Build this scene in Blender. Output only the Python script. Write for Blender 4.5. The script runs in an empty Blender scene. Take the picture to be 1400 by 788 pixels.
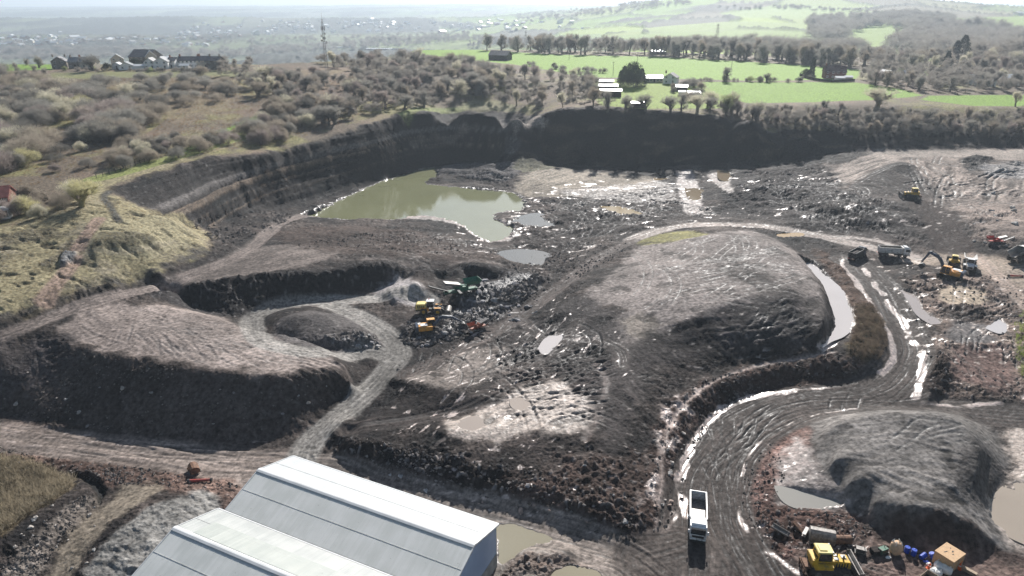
import bpy, bmesh, math, random
import numpy as np
from mathutils import Vector, Matrix

# ------------------------------------------------------------------ camera, sky, sun, exposure
random.seed(7)
scn = bpy.context.scene
H = 72.0                      # drone height above the yard, metres
FPX = 933.0                   # focal length in pixels of the 1400 px wide photograph
PITCH = math.radians(22.5)
CP, SP = math.cos(PITCH), math.sin(PITCH)
cd = bpy.data.cameras.new('camera')
cam = bpy.data.objects.new('camera', cd)
scn.collection.objects.link(cam)
cam.location = (0, 0, H)
cam.rotation_euler = (math.radians(90) - PITCH, 0, 0)
cd.sensor_width = 36.0
cd.lens = 36.0 * FPX / 1400.0
cd.clip_start = 1.0
cd.clip_end = 60000.0
scn.camera = cam

SUN_AZ = math.radians(14.0)   # clockwise from +Y
SUN_EL = math.radians(32.0)
w = bpy.data.worlds.new('World')
scn.world = w
w.use_nodes = True
wn = w.node_tree
bg = wn.nodes['Background']
sky = wn.nodes.new('ShaderNodeTexSky')
sky.sky_type = 'NISHITA'
sky.sun_disc = False
sky.sun_elevation = SUN_EL
sky.sun_rotation = SUN_AZ
sky.air_density = 1.2
sky.dust_density = 1.2
sky.ozone_density = 1.0
sky.altitude = 100
wn.links.new(sky.outputs[0], bg.inputs[0])
bg.inputs[1].default_value = 0.05
sd = bpy.data.lights.new('sun', 'SUN')
sd.energy = 5.0
sd.angle = math.radians(0.6)
sd.color = (1.0, 0.965, 0.92)
sun = bpy.data.objects.new('sun', sd)
scn.collection.objects.link(sun)
sdir = Vector((math.sin(SUN_AZ) * math.cos(SUN_EL), math.cos(SUN_AZ) * math.cos(SUN_EL), math.sin(SUN_EL)))
sun.rotation_euler = sdir.to_track_quat('Z', 'Y').to_euler()
sun.location = (60, 200, 200)
scn.view_settings.view_transform = 'Standard'
scn.view_settings.look = 'None'
scn.view_settings.gamma = 1
scn.view_settings.exposure = 0.7
scn.cycles.use_denoising = True
scn.cycles.denoising_input_passes = 'RGB_ALBEDO'
scn.cycles.denoising_prefilter = 'NONE'
scn.cycles.max_bounces = 6
scn.cycles.diffuse_bounces = 2
scn.cycles.glossy_bounces = 2
scn.cycles.transmission_bounces = 2
scn.cycles.transparent_max_bounces = 4
scn.cycles.volume_bounces = 0
HAZE = 0.00016

# ------------------------------------------------------------------ small numpy toolkit
def ray(px, py):
    t = py - 394.0
    fy = FPX * CP - t * SP
    dz = -(FPX * SP + t * CP)
    return (px - 700.0) / fy, dz / fy            # X/Y, dZ/dY

def unproj(px, py, z):
    a, s = ray(px, py)
    Y = (z - H) / s
    return a * Y, Y

_rng = np.random.RandomState(11)
_perm = _rng.permutation(1024)
_gx = np.cos(np.arange(1024) * 2.399963).astype(np.float32)
_gy = np.sin(np.arange(1024) * 2.399963).astype(np.float32)

def perlin(x, y, seed=0):
    x = np.asarray(x, np.float32) + np.float32(seed * 17.31)
    y = np.asarray(y, np.float32) + np.float32(seed * 9.77)
    xi = np.floor(x); yi = np.floor(y)
    fx = x - xi; fy = y - yi
    xi = xi.astype(np.int32); yi = yi.astype(np.int32)
    u = fx * fx * fx * (fx * (fx * 6 - 15) + 10)
    v = fy * fy * fy * (fy * (fy * 6 - 15) + 10)
    def g(ix, iy, dx, dy):
        h = _perm[(_perm[ix & 1023] + iy) & 1023]
        return _gx[h] * dx + _gy[h] * dy
    n00 = g(xi, yi, fx, fy); n10 = g(xi + 1, yi, fx - 1, fy)
    n01 = g(xi, yi + 1, fx, fy - 1); n11 = g(xi + 1, yi + 1, fx - 1, fy - 1)
    return ((n00 * (1 - u) + n10 * u) * (1 - v) + (n01 * (1 - u) + n11 * u) * v) * 1.5

def fbm(x, y, scale, octv=3, seed=0, gain=0.5):
    r = 0; a = 1.0; f = 1.0 / scale; n = 0
    for i in range(octv):
        r = r + a * perlin(x * f, y * f, seed + i * 5)
        n += a; a *= gain; f *= 2.03
    return r / n

def billow(x, y, scale, octv=3, seed=0, gain=0.55):
    r = 0; a = 1.0; f = 1.0 / scale; n = 0
    for i in range(octv):
        r = r + a * (1 - 2.2 * np.abs(perlin(x * f, y * f, seed + i * 7)))
        n += a; a *= gain; f *= 2.1
    return r / n

def smooth(e0, e1, x):
    t = np.clip((x - e0) / (e1 - e0), 0, 1)
    return t * t * (3 - 2 * t)

def catmull(pts, n=6):
    P = np.array(pts, float)
    if len(P) < 3:
        return P
    P = np.vstack([2 * P[0] - P[1], P, 2 * P[-1] - P[-2]])
    out = []
    for i in range(1, len(P) - 2):
        for k in range(n):
            t = k / n
            out.append(0.5 * ((2 * P[i]) + (-P[i-1] + P[i+1]) * t + (2*P[i-1] - 5*P[i] + 4*P[i+1] - P[i+2]) * t*t
                              + (-P[i-1] + 3*P[i] - 3*P[i+1] + P[i+2]) * t**3))
    out.append(P[-2])
    return np.array(out)

# ------------------------------------------------------------------ terrain: break lines (px, py, z), solved to a smooth surface
A0, A1 = -1.3, 1.3
L0, L1 = math.log(50.0), math.log(16000.0)
NA, NL = 520, 760
LINES = []
def BL(*pts): LINES.append([tuple(map(float, p)) for p in pts])
FAR = []
def FL(*pts): FAR.append([tuple(map(float, p)) for p in pts])   # (px, distance, z)

# yard in front
BL((-300,840,0),(200,840,0),(700,840,0),(1100,840,0),(1750,840,0))
BL((-200,900,0),(700,900,0),(1600,900,0))
BL((-150,582,1),(0,600,1),(100,609,.8),(200,618,.6),(300,628,.5),(380,632,.4),(440,642,.3),(520,668,.2),(600,690,.2),(700,716,.1),(800,745,0),(870,775,0))
BL((-150,570,1.2),(0,585,1.1),(100,597,.9),(200,606,.7),(300,616,.5),(400,615,.4))
BL((170,650,.6),(300,655,.4),(240,665,.8))
BL((-100,790,2.2),(0,742,2.6),(50,705,2.6),(100,680,2.5),(130,672,2.2))
BL((-100,720,.4),(0,680,.3),(60,655,.3),(100,650,.3))
BL((-60,800,.3),(60,775,.3),(100,730,.3),(140,690,.3),(160,670,.3))
BL((110,790,1.6),(150,740,2.4),(190,700,2.6),(240,680,2.0),(270,672,1.2))
BL((180,780,1.6),(230,730,2.0),(270,695,1.4))
BL((300,760,0),(400,800,0),(600,830,0))
BL((690,735,-.25),(720,745,-.25),(760,735,-.25)); BL((760,775,-.2),(800,785,-.2))
BL((700,770,.5),(730,757,.9),(780,755,.8)); BL((860,800,0),(830,765,.2))
# front left mound
BL((-150,545,2.5),(0,562,1.5),(60,578,1.2),(150,590,1),(250,600,.8),(330,605,.6),(390,600,.5),(420,590,.7),(450,558,1.2),(480,532,1.6),(505,505,2))
BL((-150,470,10),(0,478,9.0),(50,462,9.6),(90,472,9.4),(150,485,9.3),(220,498,9.2),(300,508,8.9),(370,515,8.4),(430,510,7.6),(462,505,6.6),(478,512,5.6))
BL((80,440,10.2),(150,418,10),(230,422,9.8),(300,436,9),(330,448,8.3),(370,455,7.6),(410,462,7.2),(445,478,6.6),(470,500,6.1))
BL((150,450,10),(250,465,9.7),(350,480,8.7),(420,490,7.6))
# loop road behind it
BL((540,500,2.6),(548,482,2.7),(535,465,2.9),(500,447,3),(460,428,3.2))
BL((520,480,2.8),(450,482,3),(400,480,3),(360,468,3.1),(338,446,3.2),(350,428,3.2),(420,414,3.2),(500,410,3.3),(560,410,3.3),(640,425,3),(620,450,2.8),(560,470,2.7))
BL((385,450,5),(400,432,6.2),(440,428,6),(460,445,5))
BL((395,465,4),(450,462,4.6),(505,463,4.6)); BL((372,456,3.3),(420,475,3.2),(480,479,3.2),(515,470,3.2))
BL((496,408,3.5),(550,424,3.4),(606,414,3.5)); BL((526,386,7.6),(548,379,9.4),(572,386,7.4)); BL((500,425,3.3),(600,430,3.3))
BL((538,403,6)); BL((600,385,3.5),(625,375,4))
# dark mesa wall
BL((170,408,8),(215,410,5),(260,424,3.6),(320,436,3.2),(400,414,3.3),(450,406,3.3),(500,397,3.4),(600,376,3.6),(680,384,3.2))
BL((180,398,10.2),(215,398,9),(260,392,9),(330,380,9),(400,374,9.2),(460,368,9),(520,364,8.6),(600,362,7.6),(680,366,5.6),(730,372,3.8))
BL((330,345,8.4),(400,345,8.6),(470,352,8.4),(560,352,7),(640,350,5.4),(700,352,3.5))
BL((400,325,7),(470,318,5),(550,318,3.2),(620,330,3),(660,345,3.2))
BL((-150,478,10.7),(0,453,10.6),(60,431,10.6),(120,409,10.5),(200,390,10.1),(280,364,9.2),(330,344,8),(372,314,4.8),(402,298,2),(430,288,.6))
BL((-150,494,10.7),(0,468,10.6),(60,446,10.6),(130,420,10.8))
# grass hillside on the left
BL((-150,462,11.8),(0,441,11.8),(80,414,11.8),(150,394,11.6),(210,376,11.3),(270,354,10.3),(300,340,9.2),(320,320,6.5))
BL((-150,440,14),(0,415,14.2),(100,385,14),(200,352,13.5),(250,338,12.8),(272,330,11.8))
BL((-150,345,19),(0,325,19.6),(60,300,20.5),(120,278,21.5),(200,290,18.8),(240,300,16.5))
BL((125,335,19),(170,318,19),(210,322,17)); BL((120,350,16.4),(200,338,15.6))
BL((-150,290,20),(0,290,20),(60,272,20.6),(110,262,21.6))
BL((-150,240,22),(0,240,22),(120,238,22.4),(200,215,23.5),(300,180,25))
BL((-150,200,24.5),(0,200,24.5),(150,190,25),(300,160,27),(400,150,27))
BL((-150,150,29),(0,150,29),(150,150,29),(300,125,31.5),(450,110,31.5),(560,135,26.5))
BL((-150,110,34),(0,112,34),(150,105,35),(300,104,35),(420,95,34.5),(560,100,31),(600,118,28))
BL((-300,96,36),(0,97,36),(100,95,36.3),(200,94.5,36.5),(310,94.5,36.3),(420,84,36),(520,84,33.5),(600,95,30))
# cliff
BL((135,262,21.4),(180,245,21.8),(230,232,22),(290,216,22.4),(350,213,20.8),(400,203,20.4),(440,193,20.2),(500,172,22.6),(560,154,24),(620,149,24.2),(680,153,23.6),(712,158,22.5))
BL((160,268,20.2),(200,270,18.3),(260,262,16.4),(340,244,14),(400,230,13),(440,223,12.4),(500,208,13),(560,194,11.5),(620,180,12.6),(650,172,14))
BL((200,295,15.8),(245,300,12.5),(300,280,11.3),(360,262,8.6),(440,238,8.4),(500,222,8.8),(560,210,6.6),(620,200,6.6))
BL((255,312,9.5),(290,310,6),(340,290,4.2),(380,282,2.8),(430,276,.8),(480,262,-.2),(520,250,-1.4),(570,237,-1.6),(620,226,-1.2),(690,222,0))
BL((690,215,1.5),(700,196,7),(712,180,12),(722,166,17),(728,160,20))
BL((735,162,20.5),(752,154,22.5),(790,148,24),(850,147,24.5),(900,152,24),(960,158,22.6),(1010,166,21.2),(1040,180,18.6))
BL((740,222,-1.2),(800,228,-1.4),(850,226,-.5),(880,222,1),(930,224,2),(1000,226,3.2),(1080,222,5),(1120,214,8),(1160,206,10.4))
BL((800,196,9.5),(900,196,10),(1000,200,9))
BL((1080,196,13),(1180,198,13),(1300,196,13.2),(1420,198,13.2),(1600,200,13.2))
BL((1080,172,19),(1200,172,19),(1320,172,19),(1500,176,18.6))
BL((1040,146,24.5),(1150,143,25.5),(1300,146,25),(1420,150,24.6),(1600,155,24))
# pit floor
for zz, pl in ((-1.6, ((470,285),(520,275),(580,262),(640,250),(700,262),(690,290),(660,305),(640,290),(560,285))),
               (-1.5, ((560,292),(500,290))),):
    BL(*[(x, y, zz) for x, y in pl])
BL((430,295,.4),(480,298,-.2),(540,302,-.2),(590,302,-.1),(630,318,-.2),(655,330,.0),(700,325,-.1),(690,308,0),(680,298,.2),(716,286,-.2),(712,268,0),(680,256,.2),(620,250,0),(580,246,.2))
BL((598,238,.6),(620,231,1.6),(650,228,2.2),(700,228,2.6),(740,232,2.2),(800,240,1),(860,246,.4))
BL((708,218,4.6),(730,216,4.4),(712,226,3))
BL((720,262,.4),(800,262,1.2),(880,262,1.2),(925,250,1.2),(920,292,1.4),(860,302,2),(780,300,.8),(720,300,.2))
BL((960,240,1.4),(965,290,1.6),(1040,296,3)); BL((985,250,3.2),(1050,270,5),(1100,290,5.5)); BL((1000,232,3.8),(1100,240,6.6))
BL((700,345,1),(760,350,1.6),(800,335,2.2),(840,318,2.2)); BL((690,372,2.6),(740,378,3),(720,400,3.6),(690,425,3.2)); BL((660,400,4.2),(700,395,4.4),(730,388,4))
# right hand heaps
BL((1130,216,9.5),(1180,208,11.4),(1250,206.5,12),(1330,208,12.4),(1420,210,12.6),(1600,212,12.6))
BL((1150,232,9.5),(1200,232,11.2),(1229,223,13.8),(1260,232,11.6),(1320,240,10.8),(1400,240,11)); BL((1160,252,8.4),(1200,242,10.4),(1229,224,13.8))
BL((1150,268,8),(1245,270,9),(1320,272,9.2),(1380,275,9.4)); BL((1300,222,12.4),(1330,216,13.4),(1345,220,12.6))
BL((1125,284,7.8),(1160,282,9.2),(1200,286,9.2),(1232,298,8.2)); BL((1110,305,5.3),(1180,316,5.1),(1240,328,5.1)); BL((1000,262,4.6),(1040,256,6.2),(1090,262,7.0)); BL((1010,280,3.2),(1080,284,4.4))
BL((1250,275,8.8),(1270,300,7.6),(1285,330,5.6),(1290,345,5)); BL((1300,280,8.8),(1330,300,8.4),(1345,325,7.2),(1325,345,5.4)); BL((1360,318,8),(1400,312,8.8),(1500,318,9)); BL((1330,352,5),(1370,356,5.4),(1420,372,5.8),(1550,400,5))
# north road
BL((1260,350,5),(1240,347,5),(1170,334,5),(1100,321,5),(1050,313,5),(1000,309,5),(950,308,4.9),(900,317,4.7),(860,330,4.4),(820,352,4.1),(780,382,3.8),(740,413,3.5),(700,442,3.2),(660,462,3),(600,490,2.8),(560,512,2.6),(500,570,1.6),(460,610,.8))
BL((1240,338,5.2),(1100,312,5.2),(1000,301,5),(900,307,4.6),(840,325,4),(760,380,3.4))
# central mound
BL((862,344,5.4),(890,333,7),(950,326,9.2),(1010,321,11),(1060,332,11.3),(1095,358,11.4),(1118,390,11),(1125,420,10.2),(1128,450,8.6),(1118,470,6.2))
BL((1082,338,5),(1108,352,5),(1128,372,4.8),(1140,395,4.4),(1150,415,4.1),(1152,440,4),(1140,462,4.2),(1120,478,4.6))
BL((840,375,8.2),(800,400,7.6),(770,425,7),(745,440,6.4)); BL((770,452,5.6),(800,450,6.2),(830,455,7.6),(862,455,8.2))
BL((900,370,10.6),(960,360,11.6),(1040,370,12)); BL((900,410,10.8),(960,400,11.8),(1040,400,12.2),(1085,410,11.4))
BL((925,440,9.8),(1000,412,11.7),(1075,392,12.1)); BL((945,455,8.2),(1005,442,9.3),(1050,430,10.1),(1085,415,10.9)); BL((990,458,8),(1060,443,9)); BL((940,472,6.8),(1010,466,7.0),(1090,458,7.4))
BL((870,470,8),(850,500,7),(860,540,6.2)); BL((900,500,6),(880,540,5.2),(862,590,4.6),(845,630,3.6))
BL((1160,478,4.8),(1090,487,4.2),(1040,493,4),(1000,502,3.9),(960,514,3.7),(930,532,3.5),(900,570,3.2),(884,610,3),(870,650,2.6))
BL((1190,503,3.0),(1130,499,3.5),(1095,503,3.0),(1060,506,3.7),(1010,518,3.4),(960,534,3.5),(920,565,3.0),(900,610,3.2),(895,660,2.4),(880,700,1.6))
BL((1208,512,2),(1150,518,1.6),(1080,522,1.4),(1020,535,1),(980,560,.6),(945,600,.3),(930,650,.1),(920,700,.0),(900,735,0))
# scrub bank by the curve
BL((1165,475,5.4),(1180,450,5.8),(1170,420,5.6),(1150,390,5.6),(1125,365,5.8),(1110,345,5.6)); BL((1195,480,4.4),(1205,455,4.6),(1195,425,4.6),(1165,385,5))
# haul road
BL((950,790,0),(950,740,0),(955,690,0),(970,640,.1),(1000,592,.4),(1060,562,.8),(1120,548,1),(1180,535,1.3),(1225,512,1.9),(1240,480,2.6),(1228,440,3.4),(1205,400,4.2),(1180,375,4.7),(1165,358,5))
BL((1010,790,0),(985,740,0),(985,690,0),(1000,640,.1),(1030,600,.4),(1090,572,.8))
BL((1060,800,0),(1030,760,0),(1010,720,.0))
BL((1560,575,1),(1400,573,1),(1300,562,1),(1240,556,1),(1160,550,1)); BL((1560,560,1.1),(1400,560,1.1),(1280,546,1.1))
# right hand rough ground
BL((1270,540,2.6),(1290,500,3.4),(1270,460,4),(1250,420,4.6),(1230,390,5)); BL((1330,530,2.4),(1390,520,2.4),(1420,480,3)); BL((1330,470,4.4),(1300,450,5),(1310,480,3.4)); BL((1270,425,5),(1310,425,5),(1340,440,3.8)); BL((1280,395,5.6),(1320,398,5.8),(1330,410,5.6)); BL((1380,420,4.8),(1390,460,4.4),(1550,470,4)); BL((1250,365,5),(1300,372,5.2),(1360,385,5.4))
# lower right mound
BL((1085,585,1),(1060,620,.4),(1050,660,.2),(1070,690,.2),(1120,700,.2),(1160,698,.3),(1200,728,.2),(1250,742,.1),(1320,762,.1),(1390,770,.1),(1500,790,.1))
BL((1395,740,.1),(1365,705,.1),(1355,680,.2),(1378,650,.3),(1380,625,.4),(1360,595,.6),(1325,570,.8)); BL((1290,560,1),(1200,557,1),(1120,562,.9),(1085,580,1))
BL((1130,592,4.2),(1150,574,5.6),(1190,566,6.8),(1250,563,7.6),(1300,568,7.4),(1330,590,6.4),(1340,615,5.8),(1335,650,4.6))
BL((1100,610,2),(1130,640,2.4),(1150,670,1.8),(1180,690,1.6)); BL((1140,625,4.6),(1220,622,5.6),(1300,622,6)); BL((1160,655,4),(1220,648,5),(1280,650,5.4),(1305,665,5))
BL((1200,684,3.4),(1240,690,4.4),(1280,695,4.6),(1320,712,3.6),(1355,738,1.4)); BL((1350,640,2.2),(1352,665,2))
# lobe in the middle foreground
BL((445,606,.8),(460,625,.5),(520,652,.4),(600,676,.4),(700,700,.3),(780,728,.2),(850,752,.1),(900,770,0))
BL((458,588,2.4),(480,600,2.9),(540,618,3),(600,632,3.1),(680,650,3),(740,668,2.8),(800,688,2.6),(850,700,2),(870,715,1.4))
BL((540,515,4.2),(580,525,5.2),(620,538,5.6),(660,542,5.4),(700,530,5)); BL((600,492,4.4),(660,480,5),(720,478,5.2),(740,500,5.6))
BL((465,578,2.6),(520,572,3),(580,568,3.4),(640,562,4.2),(690,550,4.6)); BL((600,590,5),(680,585,5.2),(760,590,5.4),(820,600,5)); BL((700,555,5.2),(760,540,5.6),(800,560,5.8))
BL((640,618,4.0),(720,630,3.8),(800,640,3.6)); BL((760,460,5.6),(800,480,6),(840,520,6.2)); BL((700,470,4.6),(740,455,5),(760,440,5.4))

# fields and woods beyond, then the valley, ridges and the hill: (px, distance, z)
FL((470,430,33),(600,440,30),(700,440,28.5),(800,450,28),(900,455,28),(1000,450,28),(1140,440,28.4),(1300,440,28),(1450,440,27.5),(1700,440,27))
FL((560,640,31),(700,640,30),(900,600,29.5),(1100,560,29),(1300,540,28.5),(1500,540,28))
FL((560,740,30),(700,740,30),(900,700,30),(1100,660,29),(1300,620,28),(1500,600,28))
FL((650,900,14),(800,900,17),(1000,850,18),(1200,800,20),(1400,760,20))
FL((-500,500,33.5),(0,500,34),(300,500,34),(430,500,33),(520,500,31))
FL((-500,640,20),(0,640,20),(200,640,18),(400,680,20),(520,740,22))
FL((-500,900,-40),(0,900,-45),(300,950,-50),(500,1100,-40),(620,1200,-10))
FL((-600,2000,-60),(0,2000,-62),(300,2000,-60),(600,2100,-55),(760,1900,-20))
FL((-600,2700,-34),(0,2700,-30),(220,2700,-38),(420,2700,-30),(600,2700,-36))
FL((-600,3400,-60),(100,3400,-62),(400,3500,-60),(650,3500,-50))
FL((-600,4300,6),(100,4300,0),(300,4300,12),(500,4200,-4),(650,4200,8))
FL((-600,5300,-40),(100,5300,-44),(400,5300,-40),(700,5400,-30))
FL((-600,7000,20),(0,7400,22),(200,7600,25),(330,7000,34),(450,7400,30),(560,7200,48),(700,7600,40),(800,7600,50))
FL((-600,10000,40),(0,10500,45),(250,11000,62),(420,10000,62),(560,10000,80),(700,11000,85))
FL((760,1300,-12),(900,1250,6),(1000,1200,12),(1200,1100,20),(1400,1050,22),(1600,1000,22))
FL((800,1800,-4),(900,1800,18),(1050,1750,30),(1200,1650,38),(1400,1550,34),(1700,1500,30))
FL((760,2500,-10),(850,2500,20),(950,2400,48),(1100,2300,66),(1230,2200,68),(1400,2150,52),(1700,2100,44))
FL((700,3300,-10),(800,3200,50),(880,3100,85),(1000,2950,125),(1110,2900,138),(1200,2750,112),(1300,2700,82),(1400,2600,62),(1700,2600,48))
FL((700,4800,20),(900,4500,80),(1100,4200,110),(1300,4000,60),(1700,4000,30))
FL((800,9000,60),(1100,9000,60),(1400,9000,52),(1800,9000,50))
FL((-700,15800,30),(700,15800,40),(2000,15800,40))

def solve_base():
    acc = np.zeros((NL, NA)); wgt = np.zeros((NL, NA))
    da = (A1 - A0) / (NA - 1); dl = (L1 - L0) / (NL - 1)
    def stamp(a, l, z):
        i = np.rint((l - L0) / dl).astype(int); j = np.rint((a - A0) / da).astype(int)
        ok = (i >= 0) & (i < NL) & (j >= 0) & (j < NA)
        np.add.at(acc, (i[ok], j[ok]), z[ok]); np.add.at(wgt, (i[ok], j[ok]), 1)
    def seg(p, q):
        n = int(max(abs(p[0] - q[0]) / da, abs(p[1] - q[1]) / dl) * 1.5) + 2
        t = np.linspace(0, 1, n)
        stamp(p[0] + (q[0]-p[0])*t, p[1] + (q[1]-p[1])*t, p[2] + (q[2]-p[2])*t)
    for ln in LINES:
        c = []
        for (px, py, z) in ln:
            X, Y = unproj(px, py, z)
            c.append((X / Y, math.log(Y), z))
        if len(c) == 1:
            c = c * 2
        for p, q in zip(c[:-1], c[1:]): seg(p, q)
    for ln in FAR:
        c = [((px - 700) / 1010.0, math.log(D), z) for (px, D, z) in ln]
        for p, q in zip(c[:-1], c[1:]): seg(p, q)
    m = wgt > 0
    val = np.where(m, acc / np.maximum(wgt, 1), 0)
    pyr = [(m.astype(float), val * m)]
    while min(pyr[-1][0].shape) > 12:
        w0, v0 = pyr[-1]
        h, ww = w0.shape
        if h % 2: w0 = np.vstack([w0, w0[-1:] * 0]); v0 = np.vstack([v0, v0[-1:] * 0])
        if ww % 2: w0 = np.hstack([w0, w0[:, -1:] * 0]); v0 = np.hstack([v0, v0[:, -1:] * 0])
        ws = w0[::2, ::2] + w0[1::2, ::2] + w0[::2, 1::2] + w0[1::2, 1::2]
        vs = v0[::2, ::2] + v0[1::2, ::2] + v0[::2, 1::2] + v0[1::2, 1::2]
        mm = ws > 0
        pyr.append((mm.astype(float), np.where(mm, vs / np.maximum(ws, 1e-9), 0)))
    z = np.full(pyr[-1][0].shape, pyr[-1][1].sum() / max(pyr[-1][0].sum(), 1))
    for k in range(len(pyr) - 1, -1, -1):
        mk, vk = pyr[k]
        if z.shape != mk.shape:
            zz = np.repeat(np.repeat(z, 2, 0), 2, 1)[:mk.shape[0], :mk.shape[1]]
            z = zz
        mb = mk > 0
        for it in range(260 if k else 160):
            z[mb] = vk[mb]
            p = np.pad(z, 1, mode='edge')
            z = 0.25 * (p[:-2, 1:-1] + p[2:, 1:-1] + p[1:-1, :-2] + p[1:-1, 2:])
        z[mb] = vk[mb]
    for _ in range(2):
        p = np.pad(z, 1, mode='edge')
        z = 0.5 * z + 0.125 * (p[:-2, 1:-1] + p[2:, 1:-1] + p[1:-1, :-2] + p[1:-1, 2:])
    return z

BASE = solve_base()

def base_z(X, Y):
    X = np.asarray(X, float); Y = np.maximum(np.asarray(Y, float), 50.01)
    u = np.clip((X / Y - A0) / (A1 - A0) * (NA - 1), 0, NA - 1.001)
    v = np.clip((np.log(Y) - L0) / (L1 - L0) * (NL - 1), 0, NL - 1.001)
    i = v.astype(int); j = u.astype(int); f = v - i; g = u - j
    return (BASE[i, j] * (1-f) * (1-g) + BASE[i+1, j] * f * (1-g) + BASE[i, j+1] * (1-f) * g + BASE[i+1, j+1] * f * g)

_YS = np.exp(np.linspace(L0, L1 - .01, 5000))
def hit(px, py, dz=0.0):
    a, s = ray(px, py)
    zr = H + _YS * s
    zb = base_z(_YS * a, _YS) + dz
    k = np.argmax(zr < zb)
    if zr[k] >= zb[k]:
        k = len(_YS) - 1
    if k == 0:
        Y = (0 - H) / s
        return np.array((a * Y, Y))
    d0 = zr[k-1] - zb[k-1]; d1 = zr[k] - zb[k]
    t = d0 / (d0 - d1)
    Y = _YS[k-1] + (_YS[k] - _YS[k-1]) * t
    return np.array((a * Y, Y))

def hits(pts): return np.array([hit(p[0], p[1]) for p in pts])

# ------------------------------------------------------------------ fine terrain grid
def make_rows():
    ls = [math.log(54.0)]
    xs = [54, 130, 225, 250, 375, 410, 1000, 4000, 15500]; st = [.0022, .0025, .0034, .0019, .0019, .0042, .008, .013, .02]
    while ls[-1] < math.log(15400):
        ls.append(ls[-1] + float(np.interp(ls[-1], np.log(xs), st)))
    return np.exp(np.array(ls))
ROWS = make_rows()
COLS = np.linspace(-1.16, 1.16, 1500)
NR, NC = len(ROWS), len(COLS)
GY = np.repeat(ROWS[:, None], NC, 1)
GX = GY * COLS[None, :]
X = GX.ravel(); Y = GY.ravel()
Z0 = base_z(X, Y)
N = X.size
GA = X / Y

def frac(x): return x - np.floor(x)

def _box(P, pad):
    r0 = max(0, np.searchsorted(ROWS, P[:, 1].min() - pad) - 1); r1 = min(NR, np.searchsorted(ROWS, P[:, 1].max() + pad) + 1)
    s = slice(r0 * NC, r1 * NC)
    return r0 * NC + np.nonzero((X[s] > P[:, 0].min() - pad) & (X[s] < P[:, 0].max() + pad))[0]
def _box_old(P, pad):
    return np.nonzero((X > P[:, 0].min() - pad) & (X < P[:, 0].max() + pad) & (Y > P[:, 1].min() - pad) & (Y < P[:, 1].max() + pad))[0]

def poly_mask(P, soft, wob=0.0, wsc=4.0, seed=0):
    """soft mask (idx, weight) of a world polygon, edge wobbled by noise"""
    idx = _box(P, soft + wob)
    x = X[idx]; y = Y[idx]
    inside = np.zeros(len(idx), bool); d2 = np.full(len(idx), 1e18)
    n = len(P)
    for k in range(n):
        x0, y0 = P[k]; x1, y1 = P[(k + 1) % n]
        c = ((y0 > y) != (y1 > y))
        if y1 != y0:
            inside ^= c & (x < (x1 - x0) * (y - y0) / (y1 - y0) + x0)
        ex, ey = x1 - x0, y1 - y0
        t = np.clip(((x - x0) * ex + (y - y0) * ey) / (ex * ex + ey * ey + 1e-9), 0, 1)
        d2 = np.minimum(d2, (x - x0 - t * ex) ** 2 + (y - y0 - t * ey) ** 2)
    d = np.sqrt(d2); d = np.where(inside, d, -d)
    if wob:
        d = d + wob * fbm(x, y, wsc, 3, seed + 31) * 1.8
    return idx, smooth(-soft, soft, d).astype(np.float32)

def line_coords(P, pad):
    """(idx, signed offset, distance along) of vertices near a world polyline"""
    idx = _box(P, pad)
    x = X[idx]; y = Y[idx]
    best = np.full(len(idx), 1e18); sd_ = np.zeros(len(idx)); al = np.zeros(len(idx)); s0 = 0
    for k in range(len(P) - 1):
        x0, y0 = P[k]; ex, ey = P[k + 1] - P[k]
        L = math.hypot(ex, ey)
        if L < 1e-6: continue
        t = np.clip(((x - x0) * ex + (y - y0) * ey) / (L * L), 0, 1)
        qx = x - x0 - t * ex; qy = y - y0 - t * ey
        dd = qx * qx + qy * qy
        m = dd < best
        best[m] = dd[m]
        sd_[m] = (np.sqrt(dd) * np.sign(ex * qy - ey * qx))[m]
        al[m] = (s0 + t * L)[m]
        s0 += L
    k = best < pad * pad
    return idx[k], sd_[k], al[k]

# ---- channels
COL = np.zeros((N, 3), np.float32)
WET = np.zeros(N, np.float32)
RGH = np.full(N, 1.0, np.float32)       # how lumpy
DZ = np.zeros(N, np.float32)
FLAT = np.zeros(N, np.float32)
GR = np.zeros(N, np.float32)            # grass / scrub

def C(*c): return np.array(c, np.float32)
def paint(idx, wt, col, mix=1.0):
    k = (wt * mix)[:, None]
    COL[idx] = COL[idx] * (1 - k) + np.asarray(col, np.float32) * k
def put(ch, idx, wt, v): ch[idx] = ch[idx] * (1 - wt) + v * wt

MUD = C(.072, .064, .060); DARK = C(.040, .037, .037); DRY = C(.235, .215, .20); LIGHT = C(.34, .315, .29)
PALE = C(.50, .45, .42); RED = C(.145, .085, .072); OLIVE = C(.20, .175, .092); SCRUB = C(.135, .108, .08)
GREY = C(.20, .205, .20); GREEN = C(.17, .28, .035); BUFF = C(.33, .28, .22); COAL = C(.034, .034, .038)

n_big = fbm(X, Y, 28, 3, 1); n_mid = fbm(X, Y, 6, 3, 2); n_sm = fbm(X, Y, 1.4, 3, 3)
COL[:] = MUD
t = smooth(-.35, .5, n_big + .6 * n_mid)[:, None]
COL[:] = DARK * (1 - t) + C(.105, .092, .085) * t
t = smooth(.15, .55, n_sm + .35 * n_mid)[:, None] * .3
COL[:] = COL * (1 - t) + C(.20, .18, .165) * t

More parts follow.
